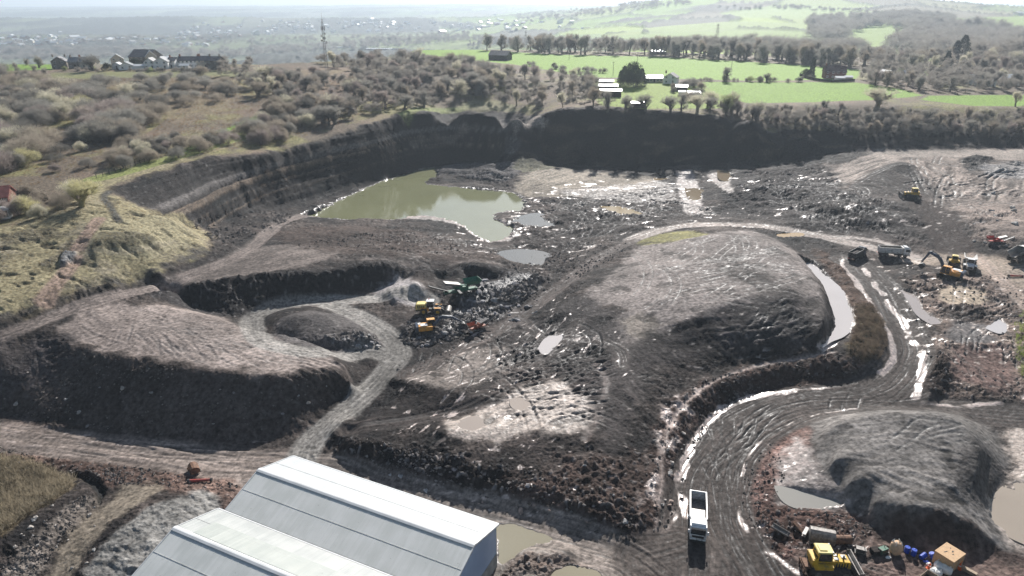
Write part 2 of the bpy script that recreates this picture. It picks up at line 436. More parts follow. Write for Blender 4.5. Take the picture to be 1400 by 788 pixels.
# ---- countryside outside the quarry
rim = hits([(-400,420),(0,438),(80,412),(160,392),(215,374),(275,350),(300,325),(268,300),(215,292),(165,272),(150,258),(185,244),(230,231),(290,214),(350,212),(400,202),(440,192),(500,171),(560,153),(620,148),(680,152),(715,157),(730,158),(752,153),(790,147),(850,146.5),(900,151),(960,157),(1010,165),(1045,176),(1080,178),(1180,178),(1320,178),(1500,180),(1900,180)])
outp = np.vstack([rim, [[14000, 600], [14000, 16000], [-14000, 16000], [-14000, 200], [-400, 60]]])
idx, wt = poly_mask(outp, 1.5, 2.5, 8, 5)
k = fbm(X[idx], Y[idx], 45, 3, 9) + .5 * fbm(X[idx], Y[idx], 7, 2, 10)
scr = SCRUB + (C(.20, .185, .085) - SCRUB) * smooth(-.1, .45, k)[:, None]
scr = scr + (C(.20, .145, .11) - scr) * (smooth(.0, .4, fbm(X[idx], Y[idx], 30, 3, 12)) * .6)[:, None]
paint(idx, wt, scr); put(RGH, idx, wt, .5); put(GR, idx, wt, 1)
OUT = np.zeros(N, np.float32); OUT[idx] = wt

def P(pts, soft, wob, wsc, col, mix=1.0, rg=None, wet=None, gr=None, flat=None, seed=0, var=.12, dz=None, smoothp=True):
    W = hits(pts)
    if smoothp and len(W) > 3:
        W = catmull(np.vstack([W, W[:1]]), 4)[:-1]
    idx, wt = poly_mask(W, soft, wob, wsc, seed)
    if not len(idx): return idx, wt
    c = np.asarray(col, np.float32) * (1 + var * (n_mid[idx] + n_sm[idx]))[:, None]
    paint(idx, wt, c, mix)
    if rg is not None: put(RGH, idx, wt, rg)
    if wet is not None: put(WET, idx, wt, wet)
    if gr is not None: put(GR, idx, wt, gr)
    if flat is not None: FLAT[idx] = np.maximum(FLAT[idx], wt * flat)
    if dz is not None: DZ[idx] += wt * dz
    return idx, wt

def furrow(pts, dirpx, wid, lng, amp, seed=0, soft=2.0, cvar=.25, wob=1.5):
    """tyre and dozer marks: ridges stretched along one direction"""
    a, b = hits(dirpx)
    d = (b - a) / np.linalg.norm(b - a)
    idx, wt = poly_mask(catmull(np.vstack([hits(pts), hits(pts[:1])]), 3)[:-1], soft, wob, 5, seed)
    x = X[idx]; y = Y[idx]
    al = x * d[0] + y * d[1]; pr = -x * d[1] + y * d[0]
    pr = pr + (1.6 * perlin(x / 14, y / 14, seed + 3) + .6 * perlin(x / 4, y / 4, seed + 6)) * min(1.3, wid)
    r = perlin(pr / wid, al / lng, seed) + .5 * perlin(pr / wid * 2.3, al / lng * 1.7, seed + 1)
    r = r * (1 + 0 * wt)
    DZ[idx] += wt * amp * r
    COL[idx] *= (1 + cvar * r * wt)[:, None]

def road(pts, half, col, mix=.85, amp=.11, wid=.55, seed=0, wet=.15, soft=.6, rg=.12, berm=.0, edge=None, streak=.5, lng=22.0):
    W = catmull(hits(pts), 8)
    idx, d, s = line_coords(W, half + 3.0)
    h = half * (1 + .12 * perlin(s / 15, s * 0, seed + 2))
    m = smooth(h + soft, h - soft, np.abs(d)).astype(np.float32)
    xx = X[idx]; yy = Y[idx]
    w1_ = d + 1.3 * perlin(s / 21, s * 0 + 3, seed) + .12 * n_sm[idx]; w2_ = d + 2.2 * perlin(s / 33, s * 0 + 9, seed + 1) + .4 * perlin(s / 8, s * 0, seed + 1)
    msk = .55 + .9 * fbm(xx, yy, 9, 2, seed + 6)
    r = perlin(w1_ / wid, s / lng, seed + 4) * msk + .8 * perlin(w2_ / wid * 1.5, s / lng * 1.4, seed + 5) * (1.1 - msk) + .35 * perlin(w1_ / wid * 3.3, s / 6, seed + 7)
    c = np.asarray(col, np.float32) * (1 + streak * r + .12 * n_mid[idx])[:, None]
    paint(idx, m, c, mix)
    DZ[idx] += m * amp * r
    put(RGH, idx, m, rg)
    put(GR, idx, m, 0)
    ww = wet * smooth(-.1, .5, -r)
    WET[idx] = WET[idx] * (1 - m) + ww * m
    if berm:
        b = np.exp(-((np.abs(d) - h - .6) / .7) ** 2)
        DZ[idx] += b * berm * (1 + .6 * n_sm[idx])
    if edge is not None:            # slurry squeezed out along the edges
        b = np.exp(-((np.abs(d) - h - .4) / edge[0]) ** 2) * smooth(-.1, .35, fbm(xx, yy, 7, 4, seed + 8, .7) * 1.3 + .35 * n_sm[idx] + edge[1] + .28)
        paint(idx, b.astype(np.float32), PALE, .9)
        WET[idx] = np.maximum(WET[idx], b * .9)
        RGH[idx] *= (1 - .7 * b)

# ---- cliffs: rock beds
idx, wt = poly_mask(hits([(150,262),(230,236),(290,218),(350,215),(440,195),(500,173),(560,156),(620,151),(700,158),(700,222),(620,226),(560,240),(480,262),(430,278),(340,292),(290,312),(245,300),(190,282)]), 1.5, 1.5, 6, 4)
zz = Z0[idx] + 1.2 * fbm(X[idx], Y[idx], 40, 2, 21) - .03 * X[idx] * 0
bed = perlin(zz / 1.1, X[idx] / 60, 22) + .5 * perlin(zz / .45, X[idx] / 30, 23)
rk = DARK * .9 + (C(.17, .14, .11) - DARK * .9) * (smooth(.05, .55, bed) * smooth(5, 8, zz) * smooth(17.5, 14, zz))[:, None]
stp = smooth(14.6, 15.3, zz) * smooth(16.8, 15.9, zz)
rk = rk + (C(.155, .152, .15) - rk) * (stp * smooth(-.5, .1, n_mid[idx] + .3))[:, None]
paint(idx, wt, rk); put(RGH, idx, wt, .3); DZ[idx] += wt * bed * .8
rib = perlin(X[idx] / 2.2 + Y[idx] / 2.6, (X[idx] - Y[idx]) / 25, 25)
DZ[idx] += wt * rib * .12
idx, wt = poly_mask(hits([(735,162),(752,154),(790,149),(850,148),(900,153),(960,159),(1010,167),(1045,180),(1120,185),(1500,185),(1500,203),(1250,203),(1170,205),(1110,216),(1050,224),(930,226),(850,230),(735,225),(700,210)]), 1.5, 1, 6, 6)
k = fbm(X[idx] / 2.2, Y[idx] * 1.4 + Z0[idx] * .8, 7, 4, 28)
paint(idx, wt, DARK * 1.1 + (C(.12, .095, .07) - DARK) * smooth(.02, .4, k)[:, None]); put(RGH, idx, wt, .7); DZ[idx] += wt * 2.2 * fbm(X[idx], Y[idx], 18, 3, 29)
DZ[idx] += wt * .7 * perlin(X[idx] / 3.2, Y[idx] / 40, 27)

# ---- left grass hillside
P([(-200,445),(0,436),(80,410),(150,391),(205,373),(268,348),(290,325),(262,300),(215,292),(165,272),(150,258),(185,243),(230,230),(300,205),(360,192),(350,175),(250,190),(170,215),(120,248),(100,268),(50,290),(0,312),(-200,315)], 1.5, 1.5, 5, C(.235,.205,.125), 1, rg=.4, gr=1, seed=3, var=.35)
k = P([(-200,445),(0,436),(80,410),(150,391),(205,373),(268,348),(290,325),(262,300),(215,292),(165,272),(120,262),(100,268),(50,290),(0,312),(-200,315)], 1.5, 1.5, 5, OLIVE, .0)
idx, wt = k
t = smooth(.0, .5, fbm(X[idx], Y[idx], 11, 3, 33) + .3 * n_sm[idx])
paint(idx, wt * t, C(.20, .175, .13), .8)
t = smooth(.12, .45, fbm(X[idx] * .8 + Y[idx] * .5, Y[idx] * 1.6 - X[idx] * .3, 5, 3, 35))
paint(idx, wt * t, C(.075, .07, .05), .75); DZ[idx] -= wt * t * .55
P([(125,268),(150,300),(190,300),(240,300),(262,330),(210,350),(150,345),(120,320)], 2, 2, 5, C(.26,.235,.15), .6, seed=36)
P([(140,318),(200,320),(214,330),(180,337),(125,342)], 1, 1, 3, C(.10,.09,.06), .8, rg=1.3, seed=37)
P([(0,322),(60,312),(95,320),(60,330),(10,334)], 1, 1, 3, C(.09,.08,.055), .8, rg=1.3, seed=38)
P([(50,362),(90,340),(97,326),(102,330),(80,358),(60,366)], .7, .7, 3, C(.08,.07,.05), .8, rg=1.3, seed=39)
P([(0,430),(80,404),(150,384),(230,360),(275,340),(286,350),(210,378),(150,397),(80,417),(0,445),(-100,470),(-100,450)], 1.2, 1.5, 3, C(.06,.055,.05), .9, rg=1.3, gr=.2, seed=40)
road([(60,412),(90,372),(104,345),(118,322),(135,300)], 1.8, C(.24,.175,.14), .95, .06, .5, 41, 0)
road([(100,347),(150,345),(200,338),(240,330)], .8, C(.27,.24,.17), .7, .03, .5, 42, 0)
road([(150,262),(142,270),(152,285),(162,302)], 1.0, C(.06,.06,.055), .9, .1, .5, 43, 0, rg=1.2)
P([(84,352),(92,345),(104,346),(104,352),(92,362),(84,362)], .5, .5, 2, C(.17,.17,.17), 1, rg=1.6, seed=44, dz=.9)
P([(700,170),(722,161),(742,160),(748,168),(725,176),(705,180)], 1, 1, 3, C(.28,.26,.23), .9, rg=.8, seed=640)
P([(690,190),(705,184),(712,196),(700,214),(690,212)], 1, 1, 3, C(.16,.155,.15), .8, rg=1.5, seed=641)
P([(560,196),(600,182),(640,172),(650,178),(600,192),(568,204)], 1, 1.2, 4, C(.20,.175,.15), .7, rg=1, seed=642)
# fresh green strips by the cliff top
road([(130,245),(160,238),(200,226),(250,212),(300,196),(350,178),(360,160)], 3.5, C(.17,.21,.05), .7, .05, 2, 45, 0, rg=.4)
road([(240,213),(275,195),(310,178),(352,160)], 1.4, C(.15,.26,.04), .8, .03, 2, 46, 0, rg=.4)
road([(552,158),(585,150),(640,147)], 3, C(.20,.24,.08), .8, .03, 2, 47, 0, rg=.4)
road([(178,190),(200,178),(225,160),(240,150)], 2, C(.25,.24,.10), .6, .03, 2, 48, 0, rg=.4)
P([(620,147),(650,138),(690,140),(705,152),(660,153)], 1.5, 1.5, 5, C(.22,.21,.12), .8, seed=49)
P([(60,118),(160,112),(300,106),(330,122),(300,150),(250,170),(230,160),(190,150),(120,128)], 6, 6, 15, C(.21,.165,.11), .7, seed=50, var=.25)
P([(70,100),(330,98),(340,106),(60,108)], 3, 3, 8, C(.19,.20,.09), .7, seed=51)
P([(380,100),(480,92),(520,110),(500,125),(400,118)], 6, 6, 15, C(.20,.14,.10), .6, seed=52)

# ---- quarry surfaces
P([(335,341),(400,333),(455,338),(470,345),(430,360),(350,376),(260,390),(215,396),(190,392),(260,372)], 1.2, 1.2, 4, C(.17,.155,.145), .9, rg=.2, seed=60)
furrow([(335,341),(400,333),(455,338),(470,345),(430,360),(350,376),(260,390),(215,396)], ((230,392),(400,340)), .9, 30, .09, 61)
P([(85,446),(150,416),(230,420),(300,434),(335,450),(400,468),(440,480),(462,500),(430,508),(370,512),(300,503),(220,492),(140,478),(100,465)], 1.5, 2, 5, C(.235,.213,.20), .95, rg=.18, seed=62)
furrow([(85,446),(150,416),(230,425),(300,445),(340,470),(370,500),(300,500),(220,492),(140,478)], ((140,440),(260,500)), 1.3, 12, .09, 63, cvar=.1)
furrow([(300,436),(400,468),(462,500),(430,508),(370,512),(300,500)], ((300,490),(450,470)), .8, 20, .10, 64)
# face of the front left mound
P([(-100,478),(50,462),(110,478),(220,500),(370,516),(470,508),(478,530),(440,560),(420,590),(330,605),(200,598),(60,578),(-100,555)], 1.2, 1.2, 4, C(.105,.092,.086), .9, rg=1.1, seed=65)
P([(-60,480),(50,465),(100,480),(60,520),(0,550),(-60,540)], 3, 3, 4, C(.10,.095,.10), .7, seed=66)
furrow([(440,472),(478,512),(484,530),(440,560),(400,590),(400,520)], ((430,500),(480,530)), .9, 8, .22, 67)
# E wall and pit ground
P([(200,398),(260,391),(330,379),(460,367),(600,362),(680,366),(730,374),(690,386),(600,380),(500,398),(400,414),(320,436),(260,424),(215,410)], 1, 1, 4, C(.042,.041,.044), .9, rg=1.5, seed=70)  # the wall's shade is put into its near-black colour
P([(350,318),(470,310),(560,316),(640,335),(700,352),(640,360),(540,352),(450,345),(400,333)], 3, 3, 6, C(.095,.075,.066), .9, rg=.9, seed=71, var=.3)
P([(430,358),(560,354),(680,360),(560,362)], 1.5, 1.5, 4, C(.16,.15,.145), .7, rg=.5, seed=72)
P([(505,408),(528,388),(550,380),(572,386),(600,412),(550,418)], 1.2, .8, 3, C(.27,.27,.275), .95, rg=.3, seed=73)
P([(360,455),(385,435),(440,426),(480,432),(520,462),(518,478),(430,480)], 1, 1, 4, C(.13,.128,.13), .95, rg=1.0, seed=74)
P([(440,462),(520,462),(520,476),(450,478)], 1, 1, 3, C(.22,.22,.22), .7, rg=2.2, seed=75)
P([(560,435),(640,430),(740,385),(720,375),(660,385),(600,405),(680,410),(600,470),(548,470)], 2, 2, 5, C(.085,.085,.09), .95, rg=2.2, seed=76, var=.5)
P([(640,395),(730,380),(735,395),(690,430),(640,450),(600,460),(620,430)], 2, 2, 4, C(.12,.125,.135), .8, rg=2.4, wet=.5, seed=77, var=.6)
# lake shore
P([(420,297),(400,302),(440,290),(500,300),(580,300),(640,312),(672,330),(710,325),(690,306),(640,300),(580,296),(500,296)], 1.2, 1.2, 4, C(.36,.33,.31), .8, rg=.3, wet=.6, seed=80)
P([(450,292),(480,290),(520,270),(540,268),(500,292),(460,300)], .6, .4, 3, C(.07,.07,.07), 1, rg=1.5, seed=81)
P([(700,262),(722,236),(760,228),(830,238),(900,244),(880,262),(800,268),(730,270)], 2, 2, 5, C(.30,.28,.235), .9, rg=.3, seed=82)
P([(590,238),(620,226),(690,222),(712,232),(690,250),(640,244)], 1, 1, 3, C(.12,.12,.125), .9, rg=1.6, seed=83)
P([(700,230),(712,217),(735,222),(760,230),(720,236)], 1, 1, 3, C(.16,.165,.11), .8, rg=.8, seed=84)
P([(760,262),(840,254),(915,250),(918,275),(860,278),(780,270)], 3, 4, 6, C(.20,.185,.175), .7, rg=.7, wet=.25, seed=85)
furrow([(700,262),(830,246),(915,250),(918,285),(840,300),(740,300)], ((700,285),(900,262)), 1.6, 22, .28, 86)
furrow([(700,235),(760,232),(800,250),(720,270)], ((700,265),(790,235)), 1.3, 22, .2, 87)
P([(924,236),(948,236),(962,290),(936,292)], .8, .8, 3, C(.30,.285,.275), .95, rg=.25, wet=.2, seed=88)
P([(965,239),(990,237),(1005,262),(985,258)], .8, .8, 3, C(.27,.25,.235), .9, rg=.3, wet=.2, seed=89)
P([(690,300),(920,292),(960,300),(880,312),(820,325),(760,360),(700,345)], 3, 4, 5, C(.062,.054,.052), .7, rg=1.2, seed=90)
furrow([(700,300),(900,292),(860,318),(780,350),(700,345)], ((700,335),(860,300)), 1.5, 25, .35, 91, cvar=.3)
P([(990,238),(1100,232),(1160,262),(1180,300),(1240,330),(1100,312),(1000,298),(975,290),(1010,262)], 3, 3, 5, C(.055,.050,.050), .8, rg=1.15, seed=92, var=.5)
furrow([(985,262),(1100,262),(1200,300),(1240,335),(1100,312),(980,296)], ((1000,285),(1180,292)), 1.5, 18, .3, 93, cvar=.4)
# right hand heaps
P([(1120,225),(1185,207),(1300,205),(1500,207),(1500,330),(1400,330),(1340,330),(1320,290),(1240,285),(1160,262),(1110,250)], 2, 3, 6, C(.20,.178,.16), .9, rg=.6, seed=95, var=.3)
P([(1180,214),(1190,207),(1300,205),(1500,207),(1500,222),(1400,220),(1290,216),(1240,216)], 1.5, 2, 6, C(.28,.26,.235), .9, rg=.25, seed=94)
P([(1165,252),(1229,222),(1262,240),(1290,262),(1250,282),(1180,275)], 1.5, 1.5, 4, C(.10,.09,.085), .85, rg=.4, seed=96)
P([(1125,220),(1180,208),(1190,216),(1140,226)], 1.5, 2, 4, C(.06,.06,.058), .9, rg=1, seed=97)
P([(1295,226),(1330,214),(1356,216),(1345,232),(1310,236)], 1.2, 1.2, 4, C(.045,.045,.045), .95, rg=1.2, seed=98)
P([(1330,230),(1400,222),(1450,240),(1400,262),(1350,240)], 2, 2, 5, C(.30,.31,.31), .8, rg=1.2, seed=99)
P([(1238,274),(1270,276),(1300,290),(1318,315),(1336,348),(1286,350),(1264,312)], .8, .8, 4, C(.060,.045,.040), .95, rg=.25, seed=100)
P([(1122,244),(1180,214),(1222,212),(1226,220),(1170,248),(1140,254)], 1, 1, 4, C(.28,.255,.23), .9, rg=.3, seed=601)
P([(1232,220),(1290,214),(1322,232),(1326,268),(1295,270),(1262,240)], 1, 1.5, 4, C(.26,.23,.205), .85, rg=.35, seed=602)
P([(1330,238),(1420,248),(1500,250),(1500,278),(1335,274)], 1.5, 1.5, 4, C(.27,.24,.215), .85, rg=.4, seed=603)
P([(1300,276),(1420,280),(1500,290),(1500,310),(1390,305),(1330,300)], 1.5, 1.5, 4, C(.26,.225,.20), .8, rg=.6, seed=604)
P([(1160,256),(1229,222),(1258,240),(1240,256),(1232,266),(1180,266)], 1, 1.2, 4, C(.075,.068,.064), .9, rg=.4, seed=605)
furrow([(1120,245),(1200,212),(1215,225),(1165,250)], ((1125,250),(1215,215)), 1.7, 25, .32, 101, cvar=.6)
furrow([(1165,255),(1225,228),(1260,262),(1200,272)], ((1165,240),(1270,275)), 1.4, 30, .3, 102, cvar=.6)
furrow([(1235,222),(1270,222),(1290,262),(1262,262)], ((1240,222),(1290,268)), 1.5, 30, .35, 103, cvar=.7)
furrow([(1275,226),(1320,236),(1320,270),(1290,268)], ((1310,230),(1298,270)), 1.5, 30, .35, 104, cvar=.7)
furrow([(1320,236),(1400,245),(1400,270),(1322,272)], ((1380,235),(1330,275)), 1.6, 30, .35, 105, cvar=.7)
furrow([(1245,276),(1280,280),(1305,292),(1330,345),(1290,346),(1268,310)], ((1262,285),(1310,345)), .7, 30, .12, 106)
P([(1310,285),(1390,290),(1400,330),(1340,335)], 2, 2, 5, C(.27,.235,.21), .8, rg=1.2, seed=107)
P([(1040,240),(1120,226),(1160,262),(1230,280),(1260,310),(1230,325),(1150,300),(1080,290)], 3, 3, 5, C(.050,.045,.044), .85, rg=1.2, seed=108, var=.5)
# central mound
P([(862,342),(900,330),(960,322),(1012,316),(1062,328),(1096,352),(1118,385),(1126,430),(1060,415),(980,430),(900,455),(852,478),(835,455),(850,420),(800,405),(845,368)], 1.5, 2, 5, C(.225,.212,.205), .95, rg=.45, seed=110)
P([(870,330),(915,318),(945,317),(965,322),(920,330),(880,336)], 1, 1, 4, C(.21,.21,.085), .95, rg=.3, gr=.6, seed=111)
P([(965,352),(1010,352),(1060,385),(1085,400),(1040,400),(985,370)], 2, 2, 4, C(.12,.112,.108), .8, rg=.6, seed=112)
furrow([(965,350),(1020,352),(1075,385),(1085,402),(1020,395)], ((975,350),(1050,400)), 1.6, 18, .16, 113, cvar=.5)
P([(1120,440),(1100,470),(1000,480),(900,500),(868,560),(845,620),(820,590),(800,540),(850,482),(930,448),(1000,425),(1070,415)], 2, 2, 5, C(.098,.092,.092), .9, rg=.5, seed=114)  # shading of the south face put into the colour
furrow([(870,480),(1000,440),(1110,450),(1100,475),(1000,490),(930,520),(880,570),(850,610),(820,570)], ((880,470),(960,540)), 1.0, 18, .09, 115, cvar=.4)
furrow([(900,445),(980,425),(1090,410),(1100,440),(1000,460),(920,480)], ((900,450),(1090,420)), 1.1, 30, .12, 116, cvar=.5)
P([(950,445),(1000,418),(1080,400),(1095,425),(1010,440)], 2.5, 2, 5, C(.065,.062,.064), .8, rg=.5, seed=117)  # crescent of shade in the hollow painted in
P([(760,425),(800,405),(830,420),(860,445),(840,465),(780,450)], 2, 2, 5, C(.085,.082,.084), .8, rg=.8, seed=118)
P([(845,440),(880,430),(900,445),(868,462)], 1.2, 1, 3, C(.24,.225,.20), .8, rg=.3, seed=119)
# middle lobe
P([(550,515),(600,490),(680,476),(705,485),(680,510),(630,530),(570,528)], 1.5, 1.5, 4, C(.23,.215,.20), .9, rg=.5, seed=120)
P([(610,580),(660,560),(740,520),(780,530),(812,560),(812,590),(740,592),(680,600),(620,598)], 1.2, 1.2, 4, C(.33,.30,.27), .95, rg=.5, wet=.35, seed=121)
furrow([(610,580),(660,560),(740,520),(812,560),(812,590),(700,600)], ((640,590),(760,530)), 1.1, 6, .22, 122)
P([(500,575),(560,540),(640,545),(690,545),(640,562),(560,570)], 1.5, 1, 4, C(.05,.046,.046), .9, rg=.6, seed=123)  # shade on the bench face painted as a dark strip
P([(455,605),(500,600),(600,618),(700,640),(800,660),(860,690),(890,730),(850,750),(700,698),(600,674),(520,650),(455,625)], 1.5, 2, 4, C(.055,.048,.046), .95, rg=2.0, seed=124, var=.5)
P([(740,640),(860,620),(900,660),(905,710),(860,740),(780,700),(700,690),(680,672)], 2, 3, 4, C(.10,.074,.064), .85, rg=1.6, seed=125, var=.5)
P([(700,440),(760,425),(800,470),(840,520),(850,560),(800,540),(740,500),(700,480)], 3, 3, 5, C(.075,.07,.07), .75, rg=1.0, seed=126)
# embankment of red-brown spoil beside the haul road
P([(1195,505),(1120,488),(1040,498),(970,518),(925,545),(895,590),(880,650),(885,720),(915,735),(930,690),(945,620),(985,565),(1040,535),(1120,528),(1200,520)], 1.2, 1.5, 4, C(.10,.072,.062), .95, rg=1.5, seed=130, var=.5)
idx, wt = P([(930,530),(960,545),(925,620),(925,700),(905,740),(880,700),(890,620),(905,560)], 1.5, 1.5, 4, RED, 0)
t = smooth(.0, .35, fbm(X[idx], Y[idx], 3.2, 3, 131))
paint(idx, wt * t, C(.52,.46,.43), .85); WET[idx] = np.maximum(WET[idx], wt * t * .7)
P([(1110,340),(1140,350),(1180,385),(1205,425),(1215,470),(1195,495),(1160,492),(1165,450),(1160,420),(1145,390),(1125,365)], 1, 1, 3, C(.125,.085,.065), .9, rg=1.4, seed=132)
P([(1172,420),(1200,430),(1212,470),(1195,492),(1160,485),(1170,450)], 1, 1, 3, C(.145,.125,.06), .8, rg=1.2, gr=.6, seed=133)
# right hand rough ground
P([(1235,380),(1300,372),(1420,395),(1500,450),(1500,550),(1400,552),(1290,545),(1262,500),(1262,440)], 2.5, 3, 6, C(.22,.18,.155), .85, rg=1.4, seed=135, var=.45)
P([(1225,360),(1320,368),(1420,400),(1420,370),(1340,350),(1250,350)], 2, 2, 5, C(.34,.30,.25), .85, rg=.35, seed=136)
P([(1282,398),(1310,392),(1345,402),(1340,418),(1310,418),(1286,412)], 1, 1, 3, C(.42,.37,.29), 1, rg=.25, seed=137)
P([(1280,418),(1340,420),(1350,438),(1300,440)], 1, 1, 3, C(.08,.065,.058), .9, rg=1.6, seed=138)
P([(1300,442),(1345,443),(1362,465),(1320,470),(1292,460)], 1, .8, 3, C(.15,.15,.152), .95, rg=.4, seed=139)
P([(1305,480),(1370,475),(1385,530),(1320,525),(1295,500)], 1.5, 1.5, 4, C(.21,.15,.135), .9, rg=.6, seed=140)
furrow([(1305,480),(1370,475),(1385,530),(1320,525),(1295,500)], ((1310,480),(1340,525)), 1.0, 9, .25, 141)
P([(1262,470),(1285,480),(1300,520),(1290,545),(1262,530)], 1, 1, 3, C(.06,.045,.04), .85, rg=2.0, seed=142)
# lower right mound
P([(1100,575),(1130,560),(1200,556),(1330,566),(1362,595),(1382,630),(1355,680),(1395,745),(1320,762),(1240,745),(1200,730),(1160,700),(1120,640)], 1.2, 1.0, 4, C(.185,.185,.18), .95, rg=.35, seed=145)
P([(1322,600),(1345,610),(1375,650),(1352,690),(1325,690),(1300,655)], 1.5, 1, 4, C(.10,.098,.096), .8, rg=.7, seed=146)
furrow([(1105,580),(1150,565),(1300,610),(1310,640),(1200,650),(1140,640)], ((1130,620),(1300,625)), 1.4, 9, .13, 147)
furrow([(1150,650),(1300,650),(1350,700),(1330,730),(1200,690)], ((1180,660),(1250,700)), 1.6, 9, .14, 148)
P([(1200,712),(1240,700),(1300,705),(1350,735),(1390,765),(1300,770),(1230,748)], 1, 1, 3, C(.07,.05,.045), .8, rg=.8, seed=149)  # shadow face of the mound, its shade put into the colour
P([(1010,640),(1050,600),(1085,585),(1105,600),(1085,650),(1060,690),(1085,720),(1080,770),(1040,740),(1015,700)], 1.2, 1.5, 4, C(.24,.16,.14), .85, rg=1.4, seed=150, var=.4)
P([(1020,700),(1060,690),(1150,700),(1190,725),(1180,740),(1120,748),(1060,760),(1030,740)], 1.2, 1.5, 3, C(.13,.085,.072), .9, rg=1.6, seed=151, var=.5)
P([(1058,640),(1090,600),(1120,640),(1150,670),(1160,688),(1120,695),(1070,688)], 1, 1, 3, C(.29,.27,.26), .85, rg=.5, wet=.25, seed=152)
P([(1370,590),(1440,580),(1450,780),(1395,755),(1360,705),(1385,640)], 1.2, 1, 3, C(.40,.36,.32), .85, rg=.4, wet=.4, seed=153)
P([(1150,745),(1200,735),(1400,770),(1500,800),(1400,850),(1100,830),(1090,770)], 1.5, 1.5, 3, C(.17,.13,.115), .85, rg=.9, seed=154, var=.4)
# bottom left
P([(-100,585),(100,600),(300,620),(380,626),(420,640),(330,690),(300,660),(200,635),(60,625),(-100,610)], 1, 1, 4, C(.27,.245,.225), .9, rg=.2, seed=160)
P([(-100,560),(0,572),(100,590),(200,605),(300,614),(200,600),(60,590),(-100,578)], 1, 1.2, 3, C(.20,.165,.15), .6, rg=1.2, seed=161)
P([(-100,620),(0,612),(100,630),(200,640),(320,660),(310,690),(200,668),(140,660),(60,640),(-100,640)], 1.2, 1.2, 3, C(.17,.12,.10), .85, rg=1.2, seed=162, var=.4)
P([(0,790),(30,750),(60,720),(100,685),(135,680),(120,705),(80,740),(50,790)], .8, .8, 3, C(.22,.205,.185), .95, rg=1.2, seed=163, var=.3)
P([(135,690),(180,660),(220,670),(170,700),(120,750),(90,800),(60,800),(90,740)], 1, 1, 3, C(.24,.22,.18), .9, rg=.5, seed=164)
P([(110,800),(140,745),(190,705),(240,680),(275,672),(300,690),(280,740),(240,800)], .8, .8, 3, C(.205,.215,.21), .95, rg=.8, seed=165)
furrow([(120,790),(145,745),(190,705),(240,680),(275,672),(295,690),(230,790)], ((150,740),(240,770)), 1.5, 3.6, .26, 166, cvar=.1)
P([(-100,640),(0,625),(60,640),(100,655),(95,672),(40,705),(0,735),(-100,770)], 1, 1, 3, C(.20,.17,.11), .9, rg=.8, gr=1, seed=167)
P([(102,650),(125,650),(143,670),(135,690),(128,668)], .5, .4, 2, C(.03,.032,.026), 1, rg=.5, seed=168, dz=-.9)
P([(600,705),(700,712),(780,735),(840,765),(850,800),(600,800)], 1, 1, 3, C(.25,.23,.205), .7, rg=.5, wet=.3, seed=169)
P([(690,790),(700,770),(750,755),(800,765),(790,790)], 1, 1, 3, C(.14,.105,.085), .9, rg=1.8, seed=170)

# ---- haul roads
HR = C(.092, .084, .079)
road([(-150,575),(0,597),(100,609),(200,620),(300,632),(400,636)], 3.8, C(.215,.192,.175), .85, .14, .8, 200, .1)
road([(380,650),(440,640),(520,668),(600,690),(700,716),(800,745),(870,775),(930,830)], 3.8, C(.19,.175,.16), .95, .13, .6, 201, .3, streak=.8)
road([(-150,486),(0,460),(60,438),(120,415),(200,396),(280,369),(330,347),(365,322),(385,305),(425,292)], 2.5, C(.21,.19,.178), .85, .09, .6, 202, .1)
road([(405,640),(425,605),(450,580),(490,545),(530,505),(545,485),(535,462),(505,440),(470,424),(450,418)], 2.8, C(.24,.245,.235), .9, .10, .55, 203, .15)
road([(540,490),(500,482),(430,482),(380,474),(352,460),(345,442),(360,428),(400,417),(460,411),(530,402),(590,410)], 2.6, C(.24,.245,.235), .9, .08, .6, 204, .1)
road([(1250,352),(1170,334),(1100,319),(1050,311),(1000,308),(950,308),(900,316),(865,328)], 3.0, C(.32,.30,.28), .85, .09, .6, 205, .4)
road([(865,330),(820,352),(780,382),(740,413),(700,442),(660,462),(600,492),(560,512)], 2.6, C(.13,.115,.108), .85, .12, .6, 206, .25)
road([(1090,322),(1150,324),(1200,330),(1240,345)], 1.4, C(.34,.32,.30), .7, .06, .6, 207, .4)
road([(950,860),(950,790),(950,740),(953,690),(968,640),(1000,592),(1050,566),(1110,549),(1180,538),(1222,515),(1240,480),(1230,440),(1208,400),(1182,372),(1160,357)], 5.2, HR, .95, .13, .55, 208, .3, streak=.85, lng=30)
road([(1090,860),(1040,790),(1010,740),(995,700),(995,650),(1015,610),(1060,580),(1120,562),(1240,556),(1320,562),(1420,572),(1560,585)], 4.2, HR, .9, .13, .55, 209, .3, streak=.85, lng=30)
SL = dict(mix=.95, amp=.03, wid=.4, wet=.75, soft=.3, rg=.25, streak=.25)
def slurry(pts, half, seed, thr=-.1):
    W = catmull(hits(pts), 8); idx, d, s = line_coords(W, half + 2.5)
    h = half * (1 + .9 * fbm(X[idx], Y[idx], 3.0, 3, seed)) - .15
    m = smooth(h + .22, h - .15, np.abs(d + .5 * perlin(s / 5, s * 0, seed))) * smooth(thr, thr + .3, fbm(X[idx], Y[idx], 6, 3, seed + 1))
    paint(idx, m, PALE * .95, .92); WET[idx] = np.maximum(WET[idx], m * .85); RGH[idx] *= (1 - .7 * m); DZ[idx] += .05 * m
slurry([(937,705),(931,670),(934,640),(948,605),(972,574),(1000,554),(1040,541),(1085,535)], .85, 700, -.35)
slurry([(1000,556),(1060,538),(1120,531),(1170,524)], .5, 701, -.1)
slurry([(1180,368),(1200,395),(1222,425),(1240,452),(1256,480),(1262,505),(1255,528),(1249,545)], .8, 702, -.35)
